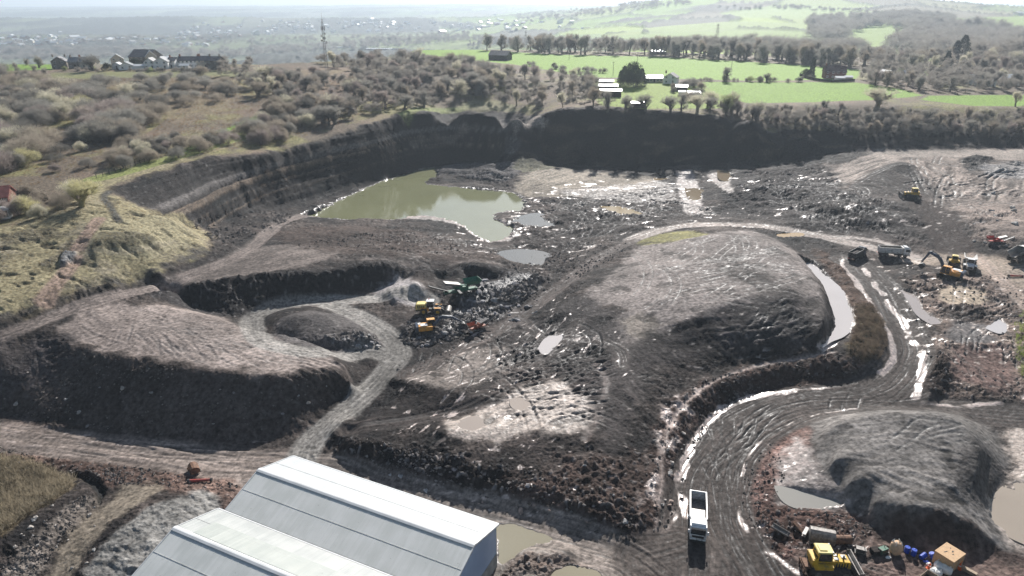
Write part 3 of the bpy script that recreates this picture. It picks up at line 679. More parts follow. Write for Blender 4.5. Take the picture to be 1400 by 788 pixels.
slurry([(1160,375),(1178,398),(1200,428),(1216,460),(1222,485),(1215,503),(1200,516)], .7, 703, -.3)
slurry([(1150,352),(1155,368),(1172,385),(1190,415)], .5, 704, -.3)
slurry([(1008,690),(1014,715),(1030,738),(1062,762),(1090,780)], .5, 705, -.2)
slurry([(1012,650),(1030,615),(1060,590),(1090,575),(1130,564),(1180,558)], .3, 706, -.1)
slurry([(1255,552),(1300,556),(1360,552),(1400,545),(1450,540)], .6, 707, -.2)
slurry([(880,740),(900,722),(925,700),(905,735),(870,742)], .4, 709, -.2)
slurry([(1098,352),(1120,372),(1145,402),(1166,432),(1160,455),(1140,470),(1118,482)], .9, 710, -.2)
slurry([(540,298),(580,298),(620,304),(645,318),(660,330)], .9, 711, -.2)
slurry([(800,262),(850,258),(905,256)], 1.2, 712, .05)
road([(930,740),(900,750),(870,765),(900,800),(960,860)], 3.5, HR, .8, .10, .55, 210, .2)
road([(640,470),(700,452),(760,470),(830,500)], 0.9, C(.10,.09,.085), .6, .12, .5, 211, .3)
road([(480,590),(560,575),(640,552),(700,520),(740,490),(790,440)], 1.8, C(.10,.09,.086), .8, .20, .7, 212, .25)
road([(700,425),(740,455),(800,462),(845,478),(850,500)], 1.6, C(.14,.13,.125), .7, .2, .7, 213, .5)
road([(1335,350),(1360,375),(1400,415),(1440,450)], 2.2, C(.34,.29,.25), .85, .08, .6, 214, .2)
road([(900,690),(905,650),(905,610),(930,560),(980,520),(1040,500),(1100,490),(1140,482)], .35, C(.46,.41,.38), .75, .04, .5, 215, .6)
road([(815,500),(830,520),(820,560),(800,600)], .6, C(.24,.22,.21), .6, .03, .5, 216, .2)

# ---- slurry and dry crusts, and wet glints painted in as pale streaks
def glints(pts, thr, seed, sx=5.0, sy=1.6, col=PALE, mix=.85, wet=.8, ang=0.0):
    W = hits(pts); idx, wt = poly_mask(W, 3, 2, 8, seed)
    x = X[idx]; y = Y[idx]; c_, s_ = math.cos(ang), math.sin(ang)
    a = x * c_ + y * s_; b = -x * s_ + y * c_
    a = a + 1.5 * n_mid[idx]; b = b + 1.5 * perlin(x / 9, y / 9, seed + 2)
    k = smooth(thr, thr + .16, fbm(a / sx, b / sy, 1.0, 3, seed, .6) - .25 * np.clip(fbm(x, y, 25, 2, seed + 1), -1, 1)) * wt
    paint(idx, k, np.asarray(col), mix); WET[idx] = np.maximum(WET[idx], k * wet); RGH[idx] *= (1 - .6 * k)
glints([(700,258),(920,240),(1000,300),(860,320),(760,365),(690,345),(690,300)], .30, 500, 7, 2.2)
glints([(960,240),(1120,232),(1240,290),(1240,330),(1100,312),(975,292)], .36, 501, 7, 2)
glints([(640,430),(760,400),(860,470),(860,560),(740,620),(600,600),(480,600),(560,520)], .33, 502, 4, 1.3, ang=.9)
glints([(1190,345),(1300,365),(1420,390),(1420,550),(1290,548),(1240,450)], .28, 503, 4, 1.6, col=C(.42,.36,.31))
glints([(560,440),(740,385),(700,430),(600,475)], .26, 504, 2, .9, col=C(.36,.36,.37))
glints([(640,600),(880,600),(910,720),(860,760),(700,700),(560,650)], .36, 505, 3, 1.0)
glints([(1010,700),(1060,600),(1150,690),(1200,740),(1090,775),(1040,760)], .26, 506, 2, .9)
glints([(600,300),(760,300),(760,380),(660,350)], .28, 507, 6, 2)
glints([(0,580),(400,615),(430,640),(380,640),(0,620)], .34, 508, 5, 1.0, col=C(.36,.33,.31), wet=.2)
glints([(150,410),(300,340),(500,350),(560,500),(300,500)], .45, 509, 4, 1.2, col=C(.32,.30,.28), wet=.1)
glints([(860,340),(1100,340),(1120,460),(860,560)], .42, 510, 4, 1.2, col=C(.36,.34,.32), wet=.3)
glints([(1150,270),(1420,290),(1420,340),(1180,300)], .36, 511, 6, 1.8, col=C(.36,.34,.32), wet=.3)
# dark damp patches break up the dry surfaces
for (pp, th, sdd) in (([(60,440),(330,430),(480,500),(220,500)], .30, 520), ([(850,330),(1060,320),(1130,430),(860,470),(780,420)], .12, 521), ([(1120,560),(1380,560),(1390,760),(1180,730)], .2, 522),
        ([(540,520),(700,470),(820,540),(820,600),(600,600)], .15, 523), ([(0,330),(280,250),(290,340),(0,440)], .25, 525)):
    idx, wt = poly_mask(hits(pp), 3, 2, 8, sdd)
    k = smooth(th, th + .22, fbm(X[idx] * .8 + Y[idx] * .5, Y[idx] - .4 * X[idx], 6.5, 4, sdd, .6)) * wt
    COL[idx] *= (1 - .5 * k)[:, None]; DZ[idx] -= .12 * k
warm = (1 - OUT)[:, None]
COL[:] = COL * (1 - warm) + COL * C(1.05, .97, .93) * .84 * (1 + .45 * n_big + .2 * n_mid)[:, None] * warm

# ---- wheel and track marks left by machines, crossing each other
rs_ = np.random.RandomState(31)
def marks(pp, n, dirpx, spread, lmin, lmax, amp=.12, cv=.4, seed=0, gauge=(1.05,), half=.24, light=False):
    W = hits(pp); a, b = hits(dirpx); base = math.atan2(b[1] - a[1], b[0] - a[0]); c = W.mean(0)
    for q in range(n):
        for _ in range(30):
            u = rs_.uniform(0, 1, len(W)); u /= u.sum(); p = (W * u[:, None]).sum(0) * 1.0
            p = c + (p - c) * rs_.uniform(1.2, 3.2)
            if inp(p, W): break
        L_ = rs_.uniform(lmin, lmax); ang = base + rs_.normal() * spread; cur = rs_.normal() * .025; P_ = [p]
        for k in range(int(L_ / 2)):
            ang += cur * 2; cur += rs_.normal() * .006; p = p + 2 * np.array((math.cos(ang), math.sin(ang)))
            if not inp(p, W): break
            P_.append(p)
        if len(P_) < 4: continue
        idx, d, s = line_coords(np.array(P_), max(gauge) + 1.2)
        if not len(idx): continue
        end = smooth(0, 3, s) * smooth(0, 3, s.max() - s) * (.5 + .7 * smooth(-.3, .4, fbm(X[idx], Y[idx], 5, 2, 77)))
        g = 0; bm_ = 0
        for w_ in gauge:
            g = g + np.exp(-((np.abs(d) - w_) / half) ** 2); bm_ = bm_ + np.exp(-((np.abs(d) - w_ - 2.1 * half) / (half * .8)) ** 2)
        DZ[idx] += (-amp * g + amp * .55 * bm_) * end
        COL[idx] *= (1 + cv * end * (-g + .55 * bm_))[:, None]
        WET[idx] = np.maximum(WET[idx], .35 * g * end)
def inp(p, W):
    c = False; n = len(W)
    for i in range(n):
        x0, y0 = W[i]; x1, y1 = W[(i + 1) % n]
        if (y0 > p[1]) != (y1 > p[1]) and p[0] < (x1 - x0) * (p[1] - y0) / (y1 - y0) + x0: c = not c
    return c
MOUND_A = [(70,460),(150,418),(230,422),(330,450),(460,495),(370,508),(220,492),(100,470)]
marks(MOUND_A, 22, ((140,430),(300,490)), .35, 12, 40, .07, .2)
marks(MOUND_A, 12, ((300,495),(440,470)), .3, 10, 30, .07, .2)
marks([(862,344),(950,324),(1060,330),(1115,390),(1120,440),(980,425),(900,450),(850,470),(770,420)], 30, ((800,440),(1080,345)), .25, 20, 70, .09, .35)
marks([(930,450),(1090,410),(1125,450),(1090,480),(1000,490),(900,540),(860,600),(850,500)], 22, ((880,500),(1110,440)), .25, 15, 50, .10, .4)
marks([(600,460),(700,440),(780,430),(850,480),(850,600),(800,650),(600,610),(500,590),(540,530)], 46, ((520,590),(760,470)), .5, 12, 45, .2, .4)
marks([(500,360),(640,360),(700,345),(640,320),(480,315),(350,335)], 22, ((360,345),(640,350)), .3, 15, 50, .18, .3)
marks([(700,260),(920,240),(1000,300),(860,320),(760,370),(690,345)], 40, ((700,330),(900,262)), .5, 20, 70, .28, .45, half=.35)
marks([(970,240),(1120,232),(1240,290),(1240,330),(1100,312),(975,292)], 40, ((980,285),(1200,290)), .5, 15, 60, .3, .45, half=.35)
marks([(1140,250),(1230,215),(1400,212),(1420,300),(1330,300),(1250,275)], 30, ((1160,250),(1380,240)), .9, 15, 60, .3, .5, half=.4)
marks([(1240,370),(1420,395),(1420,545),(1290,540),(1260,450)], 26, ((1290,480),(1380,520)), .9, 8, 30, .2, .4)
marks([(1120,570),(1330,568),(1370,640),(1340,700),(1200,690),(1130,620)], 14, ((1130,640),(1320,600)), .4, 8, 28, .06, .2)
marks([(0,590),(400,620),(420,640),(0,615)], 14, ((0,600),(400,632)), .08, 25, 60, .1, .3)
marks([(1040,780),(1100,740),(1200,745),(1400,775),(1400,800),(1050,800)], 14, ((1100,770),(1300,775)), .5, 6, 20, .15, .35)
marks([(955,560),(1200,530),(1250,550),(1200,560),(1060,580),(1000,640),(1010,760),(940,780),(945,640)], 16, ((960,760),(1000,620)), .35, 15, 45, .12, .4)

lum_ = COL.mean(1); cur = np.interp(lum_, [0, .06, .12, .22, .5], [.55, .6, .8, 1.05, 1.1]).astype(np.float32)  # shade deepened in the colour: dark ground darkened further, pale ground raised
COL[:] = COL * (1 + (cur - 1) * (1 - OUT))[:, None]
# ---- green fields
def F(pts, col, mix=1.0, soft=1.5, seed=0, var=.05, rg=.08):
    idx, wt = P(pts, soft, soft * .5, 10, col, mix, rg=rg, gr=1, seed=seed, var=var, smoothp=False)
    DZ[idx] *= (1 - wt)
    return idx, wt
G1 = C(.185, .30, .045)
F([(585,64),(660,69),(760,75),(900,78),(1010,84),(1130,92),(1176,96),(1172,108),(1060,111),(1000,110),(880,107),(800,106),(760,98),(700,88),(610,80),(560,76)], G1, 1, seed=301)
F([(955,112),(1060,113),(1170,113),(1230,122),(1262,131),(1200,137),(1110,140),(1030,142),(985,135)], G1 * .95, 1, seed=302)
F([(1270,131),(1500,129),(1500,147),(1330,145),(1258,137)], G1 * .9, 1, seed=303)
F([(800,112),(850,108),(960,118),(1000,135),(1000,148),(880,150),(822,145)], C(.20,.27,.05), 1, seed=304)
F([(340,74),(420,72),(420,80),(350,83)], G1, 1, seed=305)
F([(-100,84),(70,82),(72,96),(-100,98)], G1 * .8, 1, seed=306)
F([(540,64),(600,66),(600,76),(545,72)], G1, 1, seed=307)
F([(1225,92),(1290,98),(1270,104),(1225,100)], G1*.8, .8, seed=308)
# distant patchwork
far = np.nonzero(Y > 760)[0]
x = X[far]; y = Y[far]
wx = x + 60 * perlin(x / 400, y / 400, 401); wy = y * .6 + 60 * perlin(x / 400, y / 400, 402)
cs = 260.0
best = np.full(len(far), 1e9); sec = np.full(len(far), 1e9); idc = np.zeros(len(far), int)
ci = np.floor(wx / cs).astype(int); cj = np.floor(wy / cs).astype(int)
for di in (-1, 0, 1):
    for dj in (-1, 0, 1):
        hh = _perm[(_perm[(ci + di) & 1023] + cj + dj) & 1023]
        fx_ = (ci + di + .5 + .42 * np.cos(hh * 1.7)) * cs; fy_ = (cj + dj + .5 + .42 * np.sin(hh * 2.9)) * cs
        d = (wx - fx_) ** 2 + (wy - fy_) ** 2
        m = d < best
        sec = np.where(m, best, np.minimum(sec, d)); idc = np.where(m, hh, idc); best = np.where(m, d, best)
edge = np.sqrt(sec) - np.sqrt(best)
pal = np.array([(.20,.30,.05),(.24,.30,.08),(.22,.21,.11),(.15,.20,.06),(.26,.34,.06),(.17,.15,.10),(.20,.26,.08),(.10,.10,.07)], np.float32)
c = pal[idc % 8]
left = smooth(150, -300, x / y * 1010)[:, None]
c = c * (1 - .8 * left) + C(.10,.105,.08) * .8 * left * (1 + .8 * (idc % 5)[:, None] / 5)
wood = smooth(.05, .22, fbm(x, y * .7, 700, 4, 405) - .22 + .35 * left[:, 0])
c = c * (1 - wood[:, None]) + C(.055,.055,.045) * wood[:, None]
hdg = smooth(16, 7, edge)[:, None]
c = c * (1 - hdg * .8) + C(.05,.055,.04) * hdg * .8
k = smooth(760, 900, y)[:, None]
COL[far] = COL[far] * (1 - k) + c * k
GR[far] = 1; RGH[far] *= (1 - k[:, 0])
WOODF = np.zeros(N, np.float32); WOODF[far] = np.maximum(wood, hdg[:, 0] * .8) * k[:, 0]

# broad fields on the far slopes
def FF(pts, col, seed):
    idx, wt = F(pts, col * .85, 1.0, 8.0, seed)
    WOODF[idx] *= (1 - wt)
FF([(830,46),(900,37),(1000,30),(1100,32),(1105,42),(1010,38),(930,44)], C(.27,.35,.10), 320)
FF([(835,50),(930,45),(1010,41),(1110,44),(1120,62),(1040,64),(960,56),(900,60),(850,55)], C(.24,.33,.08), 321)
FF([(1140,60),(1180,42),(1215,39),(1250,42),(1235,52),(1200,62),(1230,66),(1180,66)], C(.24,.33,.08), 322)
FF([(985,18),(1050,8),(1110,5),(1170,14),(1210,18),(1150,24),(1080,26),(1000,24)], C(.27,.36,.10), 323)
FF([(1345,24),(1400,22),(1500,24),(1500,50),(1400,46),(1352,34)], C(.25,.34,.08), 324)
FF([(745,48),(820,46),(840,56),(900,62),(840,66),(760,60)], C(.22,.30,.09), 325)
FF([(1215,18),(1270,20),(1330,28),(1290,30),(1220,22)], C(.24,.30,.11), 326)
FF([(1240,76),(1290,78),(1300,84),(1250,84)], C(.24,.30,.09), 327)
FF([(600,38),(680,36),(700,42),(620,46)], C(.22,.28,.11), 328)

# ------------------------------------------------------------------ water bodies: (name, outline px, colour, level offset)
WATERS = []
def water(name, pts, col, lvl=None, rough=.04, wob=1.0, nm='x', label=None, drop=.3):
    Wp = catmull(np.vstack([hits(pts), hits(pts[:1])]), 4)[:-1]
    z = float(np.median(base_z(Wp[:, 0], Wp[:, 1]))) if lvl is None else lvl
    WATERS.append((name, Wp, z, col, rough, wob, drop))
MILK = (.47, .44, .43)
water('lake', [(415,292),(440,284),(480,268),(520,252),(560,241),(592,231),(598,240),(580,252),(640,258),(700,266),(716,276),(712,288),(690,291),(672,300),(700,310),(697,322),(672,330),(656,324),(634,308),(600,298),(570,296),(540,300),(490,300),(446,298)], (.22,.225,.13), -.35, .05, 1.5)
water('puddle', [(1095,350),(1112,358),(1135,385),(1150,400),(1165,430),(1162,448),(1150,462),(1132,470),(1122,472),(1142,452),(1138,420),(1128,392),(1112,370)], MILK, None, .12, .5)
water('puddle', [(700,302),(735,293),(748,302),(768,308),(740,310),(712,307)], (.09,.09,.08), None, .03, 1.8)
water('puddle', [(682,346),(712,348),(745,352),(742,362),(715,360),(690,352)], (.09,.09,.08), None, .03, 1.8)
water('puddle', [(823,283),(840,283),(862,287),(880,293),(862,294),(838,290)], (.27,.20,.10), None, .2, 1.0)
water('puddle', [(940,258),(958,260),(956,272),(945,272)], (.22,.17,.11), None, .2, 1.2)
water('puddle', [(984,234),(998,234),(998,246),(986,246)], (.22,.17,.11), None, .2, 1.2)
water('puddle', [(895,244),(912,243),(912,246),(896,247)], (.30,.22,.13), None, .2, .2)
water('puddle', [(1062,319),(1095,320),(1094,324),(1064,323)], (.36,.24,.11), None, .3, .1)
water('puddle', [(682,718),(702,721),(730,730),(752,741),(728,745),(712,752),(700,764),(682,768)], (.26,.235,.17), None, .1, .5)
water('puddle', [(752,790),(762,778),(800,778),(822,790),(810,800),(760,802)], (.27,.24,.17), None, .1, .4)
water('puddle', [(1062,668),(1105,670),(1152,680),(1140,690),(1100,696),(1075,688)], (.27,.26,.235), None, .12, .4)
water('puddle', [(1375,670),(1400,660),(1460,680),(1460,760),(1400,742),(1362,715),(1356,692)], (.33,.28,.225), None, .15, .6)
water('puddle', [(1230,395),(1250,402),(1262,425),(1285,440),(1275,445),(1255,432),(1244,412)], (.32,.28,.26), None, .15, .3)
water('puddle', [(1350,450),(1365,436),(1375,445),(1368,456)], MILK, None, .15, .3)
water('puddle', [(638,575),(652,572),(660,582),(645,588),(630,582)], (.34,.29,.25), None, .15, .3)
water('puddle', [(700,548),(712,546),(722,552),(712,560),(702,556)], (.34,.29,.25), None, .15, .3)
water('puddle', [(738,478),(748,464),(768,458),(766,466),(752,478),(745,484)], MILK, None, .12, .3)

# ------------------------------------------------------------------ final heights
Zf = Z0.copy()
dist = np.sqrt(X * X + Y * Y)
near = smooth(900, 450, dist)
patch = smooth(-.35, .35, fbm(X, Y, 16, 2, 54))
lump = .30 * fbm(X * .6, Y, 5.5, 2, 50) + .22 * billow(X * .7, Y, 11, 2, 55) + .44 * patch * billow(X, Y, 2.2, 3, 51) + .15 * perlin(X / .45, Y / .45, 52) * smooth(200, 100, dist)
lump *= np.clip(dist / 150, .6, 1.5) * RGH ** 1.4
lump += .5 * RGH * np.clip(dist / 200 - .4, 0, 1) * fbm(X, Y, 13, 2, 53)
Zf += (lump * (1 - .6 * OUT) * near + DZ * near)
gz = np.abs(np.gradient(Z0.reshape(NR, NC), axis=0) / np.maximum(np.gradient(ROWS), .01)[:, None]).ravel()
# loose stones
rk = smooth(.42, .6, perlin(X / .9, Y / .9, 56)) * np.clip(RGH - .9, 0, 1) * near
Zf += rk * .35
COL[:] = COL * (1 - (rk * .55)[:, None]) + C(.25, .24, .235) * (rk * .55)[:, None]
WET[:] = np.maximum(WET, .25 * smooth(.2, .6, n_sm) * (1 - OUT) * near)
# far relief
Zf += smooth(700, 1500, Y) * (4 * fbm(X, Y, 500, 3, 57)) * smooth(16000, 9000, Y)
Zf += WOODF * smooth(800, 1000, Y) * (7 + 5 * perlin(X / 25, Y / 60, 58) + 3 * perlin(X / 9, Y / 20, 59))
shore = []
for (name, Wp, z, col, rough, wob, drop) in WATERS:
    big = 6.0 if name == 'lake' else 1.6
    idx, wt = poly_mask(Wp, big, 0, 4, 60)
    if not len(idx): continue
    Zf[idx] = Zf[idx] * (1 - wt) + (z + .10 + .12 * n_sm[idx]) * wt if name != 'lake' else np.where(wt > .02, np.maximum(Zf[idx], z + .07), Zf[idx])
    sft = 1.0 if name == 'lake' else .35
    idx, wt = poly_mask(Wp, sft, wob, 3.0, 61)
    Zf[idx] = np.minimum(Zf[idx], Zf[idx] * (1 - wt) + (z - drop) * wt)
    e = np.exp(-((wt - .15) / .25) ** 2) * (wt > 0)
    WET[idx] = np.maximum(WET[idx], .8 * e)

# ------------------------------------------------------------------ materials
def mat(name, col, rough=.7, metal=0.0, noise=.0, nscale=8.0, spec=.5, bump=0.0, bscale=20.0, emit=None, alpha=None):
    m = bpy.data.materials.new(name); m.use_nodes = True
    nt = m.node_tree; b = nt.nodes['Principled BSDF']
    b.inputs['Base Color'].default_value = (*col, 1)
    b.inputs['Roughness'].default_value = rough
    b.inputs['Metallic'].default_value = metal
    b.inputs['Specular IOR Level'].default_value = spec
    if noise or bump:
        tc = nt.nodes.new('ShaderNodeTexCoord')
        n = nt.nodes.new('ShaderNodeTexNoise'); n.inputs['Scale'].default_value = nscale; n.inputs['Detail'].default_value = 4
        nt.links.new(tc.outputs['Object'], n.inputs['Vector'])
    if noise:
        mx = nt.nodes.new('ShaderNodeMix'); mx.data_type = 'RGBA'
        mx.inputs[6].default_value = (*[c * (1 - noise) for c in col], 1)
        mx.inputs[7].default_value = (*[min(1, c * (1 + noise)) for c in col], 1)
        rp = nt.nodes.new('ShaderNodeMapRange'); rp.inputs[1].default_value = .35; rp.inputs[2].default_value = .65
        nt.links.new(n.outputs[0], rp.inputs[0]); nt.links.new(rp.outputs[0], mx.inputs[0])
        nt.links.new(mx.outputs[2], b.inputs['Base Color'])
    if name.endswith('_paint') or name in ('pale_yellow', 'dirty_white'):
        dn = nt.nodes.new('ShaderNodeTexNoise'); dn.inputs['Scale'].default_value = 1.6; dn.inputs['Detail'].default_value = 6; dn.inputs['Roughness'].default_value = .65
        nt.links.new(tc.outputs['Object'], dn.inputs['Vector'])
        geo = nt.nodes.new('ShaderNodeSeparateXYZ'); nt.links.new(tc.outputs['Object'], geo.inputs[0])
        ad = nt.nodes.new('ShaderNodeMath'); ad.operation = 'MULTIPLY_ADD'; ad.inputs[1].default_value = -.07; nt.links.new(geo.outputs[2], ad.inputs[0]); nt.links.new(dn.outputs[0], ad.inputs[2])
        dr = nt.nodes.new('ShaderNodeMapRange'); dr.inputs[1].default_value = .34; dr.inputs[2].default_value = .52; dr.inputs[3].default_value = 0; dr.inputs[4].default_value = .62
        nt.links.new(ad.outputs[0], dr.inputs[0])
        dx = nt.nodes.new('ShaderNodeMix'); dx.data_type = 'RGBA'; dx.inputs[7].default_value = (.13, .105, .085, 1)
        nt.links.new(mx.outputs[2], dx.inputs[6]); nt.links.new(dr.outputs[0], dx.inputs[0]); nt.links.new(dx.outputs[2], b.inputs['Base Color'])
    if bump:
        n2 = nt.nodes.new('ShaderNodeTexNoise'); n2.inputs['Scale'].default_value = bscale; n2.inputs['Detail'].default_value = 5
        nt.links.new(tc.outputs['Object'], n2.inputs['Vector'])
        bp = nt.nodes.new('ShaderNodeBump'); bp.inputs['Strength'].default_value = 1; bp.inputs['Distance'].default_value = bump
        nt.links.new(n2.outputs[0], bp.inputs['Height']); nt.links.new(bp.outputs[0], b.inputs['Normal'])
    return m

def terrain_mat():
    m = bpy.data.materials.new('ground'); m.use_nodes = True
    nt = m.node_tree; b = nt.nodes['Principled BSDF']; L = nt.links.new
    a = nt.nodes.new('ShaderNodeAttribute'); a.attribute_name = 'soil'
    a2 = nt.nodes.new('ShaderNodeAttribute'); a2.attribute_name = 'props'
    sp = nt.nodes.new('ShaderNodeSeparateColor'); L(a2.outputs['Color'], sp.inputs[0])   # R wet, G lumpy, B grass
    geo = nt.nodes.new('ShaderNodeNewGeometry')
    n1 = nt.nodes.new('ShaderNodeTexNoise'); n1.inputs['Scale'].default_value = 1.3; n1.inputs['Detail'].default_value = 4; n1.inputs['Roughness'].default_value = .6
    L(geo.outputs['Position'], n1.inputs['Vector'])
    mr = nt.nodes.new('ShaderNodeMapRange'); mr.inputs[1].default_value = .3; mr.inputs[2].default_value = .7; mr.inputs[3].default_value = .4; mr.inputs[4].default_value = 1.65
    L(n1.outputs[0], mr.inputs[0])
    mx = nt.nodes.new('ShaderNodeVectorMath'); mx.operation = 'SCALE'
    L(a.outputs['Color'], mx.inputs[0]); L(mr.outputs[0], mx.inputs['Scale'])
    L(mx.outputs[0], b.inputs['Base Color'])
    # wet patches shine, dry ones do not
    n2 = nt.nodes.new('ShaderNodeTexNoise'); n2.inputs['Scale'].default_value = .9; n2.inputs['Detail'].default_value = 3
    L(geo.outputs['Position'], n2.inputs['Vector'])
    ad = nt.nodes.new('ShaderNodeMath'); ad.operation = 'MULTIPLY_ADD'; L(sp.outputs[0], ad.inputs[0]); ad.inputs[1].default_value = 1.0
    sb = nt.nodes.new('ShaderNodeMath'); sb.operation = 'SUBTRACT'; L(n2.outputs[0], sb.inputs[0]); sb.inputs[1].default_value = .5
    L(sb.outputs[0], ad.inputs[2])
    r2 = nt.nodes.new('ShaderNodeMapRange'); r2.inputs[1].default_value = .05; r2.inputs[2].default_value = .75; r2.inputs[3].default_value = .85; r2.inputs[4].default_value = .28
    L(ad.outputs[0], r2.inputs[0]); L(r2.outputs[0], b.inputs['Roughness'])
    s2 = nt.nodes.new('ShaderNodeMapRange'); s2.inputs[1].default_value = 0; s2.inputs[2].default_value = .7; s2.inputs[3].default_value = .10; s2.inputs[4].default_value = .55
    L(sp.outputs[0], s2.inputs[0]); L(s2.outputs[0], b.inputs['Specular IOR Level'])
    n3 = nt.nodes.new('ShaderNodeTexNoise'); n3.inputs['Scale'].default_value = 1.9; n3.inputs['Detail'].default_value = 4; n3.inputs['Roughness'].default_value = .55
    L(geo.outputs['Position'], n3.inputs['Vector'])
    dm = nt.nodes.new('ShaderNodeMath'); dm.operation = 'MULTIPLY_ADD'; L(sp.outputs[1], dm.inputs[0]); dm.inputs[1].default_value = .45; dm.inputs[2].default_value = .035
    bp = nt.nodes.new('ShaderNodeBump'); bp.inputs['Strength'].default_value = 1.0
    L(dm.outputs[0], bp.inputs['Distance']); L(n3.outputs[0], bp.inputs['Height']); L(bp.outputs[0], b.inputs['Normal'])
    return m

def link(o, parent=None):
    scn.collection.objects.link(o)
    if parent is not None: o.parent = parent
    return o

def grid_object():
    me = bpy.data.meshes.new('terrain')
    co = np.empty((N, 3), np.float32); co[:, 0] = X; co[:, 1] = Y; co[:, 2] = Zf
    i = np.arange(NR - 1)[:, None] * NC + np.arange(NC - 1)[None, :]
    q = np.stack([i, i + 1, i + NC + 1, i + NC], -1).reshape(-1, 4).astype(np.int32)
    me.vertices.add(N); me.vertices.foreach_set('co', co.ravel())
    me.loops.add(q.size); me.loops.foreach_set('vertex_index', q.ravel())
    me.polygons.add(len(q)); me.polygons.foreach_set('loop_start', np.arange(len(q), dtype=np.int32) * 4)
    me.update(calc_edges=True)
    me.polygons.foreach_set('use_smooth', np.ones(len(q), bool))
    at = me.attributes.new('soil', 'FLOAT_COLOR', 'POINT')
    c4 = np.ones((N, 4), np.float32); c4[:, :3] = np.clip(COL, .015, .9); at.data.foreach_set('color', c4.ravel())
    at = me.attributes.new('props', 'FLOAT_COLOR', 'POINT')
    c4 = np.ones((N, 4), np.float32); c4[:, 0] = WET; c4[:, 1] = np.clip(RGH * .5, 0, 1) * near; c4[:, 2] = GR; at.data.foreach_set('color', c4.ravel())
    me.materials.append(terrain_mat())
    o = bpy.data.objects.new('terrain', me); o['kind'] = 'structure'
    link(o)
    return o
terrain = grid_object()

def ground_z(x, y):
    """height of the finished terrain at a world point"""
    r = np.searchsorted(ROWS, y) - 1; r = min(max(r, 0), NR - 2)
    f = (y - ROWS[r]) / (ROWS[r+1] - ROWS[r])
    u = (x / y - COLS[0]) / (COLS[1] - COLS[0]); c = int(min(max(u, 0), NC - 2)); g = u - c
    Zg = Zf.reshape(NR, NC)
    return float(Zg[r, c] * (1-f) * (1-g) + Zg[r+1, c] * f * (1-g) + Zg[r, c+1] * (1-f) * g + Zg[r+1, c+1] * f * g)

# land behind and beside the camera, so that the ground does not end at the edge of the view
def outer_ground():
    bm = bmesh.new()
    for (x0, x1, y0, y1) in ((-1500, 1500, -1500, 56),):
        bm.faces.new([bm.verts.new(v) for v in ((x0, y0, -1.2), (x1, y0, -1.2), (x1, y1, -1.2), (x0, y1, -1.2))])
    me = bpy.data.meshes.new('ground'); bm.to_mesh(me); bm.free()
    me.materials.append(mat('yard_mud', (.12, .11, .10), .8, noise=.4, nscale=.2))
    o = link(bpy.data.objects.new('ground', me)); o['kind'] = 'structure'
outer_ground()

def water_mat(col, rough):
    m = bpy.data.materials.new('muddy_water'); m.use_nodes = True
    nt = m.node_tree; b = nt.nodes['Principled BSDF']; L = nt.links.new
    geo = nt.nodes.new('ShaderNodeNewGeometry')
    n = nt.nodes.new('ShaderNodeTexNoise'); n.inputs['Scale'].default_value = .06; n.inputs['Detail'].default_value = 4
    L(geo.outputs['Position'], n.inputs['Vector'])
    mx = nt.nodes.new('ShaderNodeMix'); mx.data_type = 'RGBA'
    mx.inputs[6].default_value = (*[c * .85 for c in col], 1); mx.inputs[7].default_value = (*[c * 1.15 for c in col], 1)
    L(n.outputs[0], mx.inputs[0]); L(mx.outputs[2], b.inputs['Base Color'])
    b.inputs['Roughness'].default_value = .6; b.inputs['Specular IOR Level'].default_value = 0
    n2 = nt.nodes.new('ShaderNodeTexNoise'); n2.inputs['Scale'].default_value = 1.2; n2.inputs['Detail'].default_value = 3
    L(geo.outputs['Position'], n2.inputs['Vector'])
    bp = nt.nodes.new('ShaderNodeBump'); bp.inputs['Distance'].default_value = .006
    L(n2.outputs[0], bp.inputs['Height'])
    gl = nt.nodes.new('ShaderNodeBsdfGlossy'); gl.inputs['Roughness'].default_value = rough; gl.inputs['Color'].default_value = (.97, .98, 1, 1); L(bp.outputs[0], gl.inputs['Normal'])
    fr = nt.nodes.new('ShaderNodeFresnel'); fr.inputs['IOR'].default_value = 2.8 if rough < .06 else 1.5; L(bp.outputs[0], fr.inputs['Normal'])
    mxs = nt.nodes.new('ShaderNodeMixShader'); L(fr.outputs[0], mxs.inputs[0]); L(b.outputs[0], mxs.inputs[1]); L(gl.outputs[0], mxs.inputs[2])
    L(mxs.outputs[0], nt.nodes['Material Output'].inputs['Surface'])
    return m

for (name, Wp, z, col, rough, wob, drop) in WATERS:
    c = Wp.mean(0); d = Wp - c
    nrm = np.linalg.norm(d, axis=1)[:, None]
    grow = 2.5 if name == 'lake' else .25 + wob * .8
    # outward offset along polygon normals
    e = np.roll(Wp, -1, 0) - np.roll(Wp, 1, 0)
    nn = np.stack([e[:, 1], -e[:, 0]], 1); nn /= np.linalg.norm(nn, axis=1)[:, None] + 1e-9
    area = .5 * np.sum(Wp[:, 0] * np.roll(Wp[:, 1], -1) - np.roll(Wp[:, 0], -1) * Wp[:, 1])
    if area < 0: nn = -nn
    Wg = Wp + nn * grow
    bm = bmesh.new()
    vs = [bm.verts.new((p[0], p[1], z)) for p in Wg]
    f = bm.faces.new(vs if area > 0 else vs[::-1])
    bmesh.ops.triangulate(bm, faces=[f])
    me = bpy.data.meshes.new(name); bm.to_mesh(me); bm.free()
    me.materials.append(water_mat(col, min(rough, .08)))
    o = link(bpy.data.objects.new(name, me)); o['kind'] = 'structure'

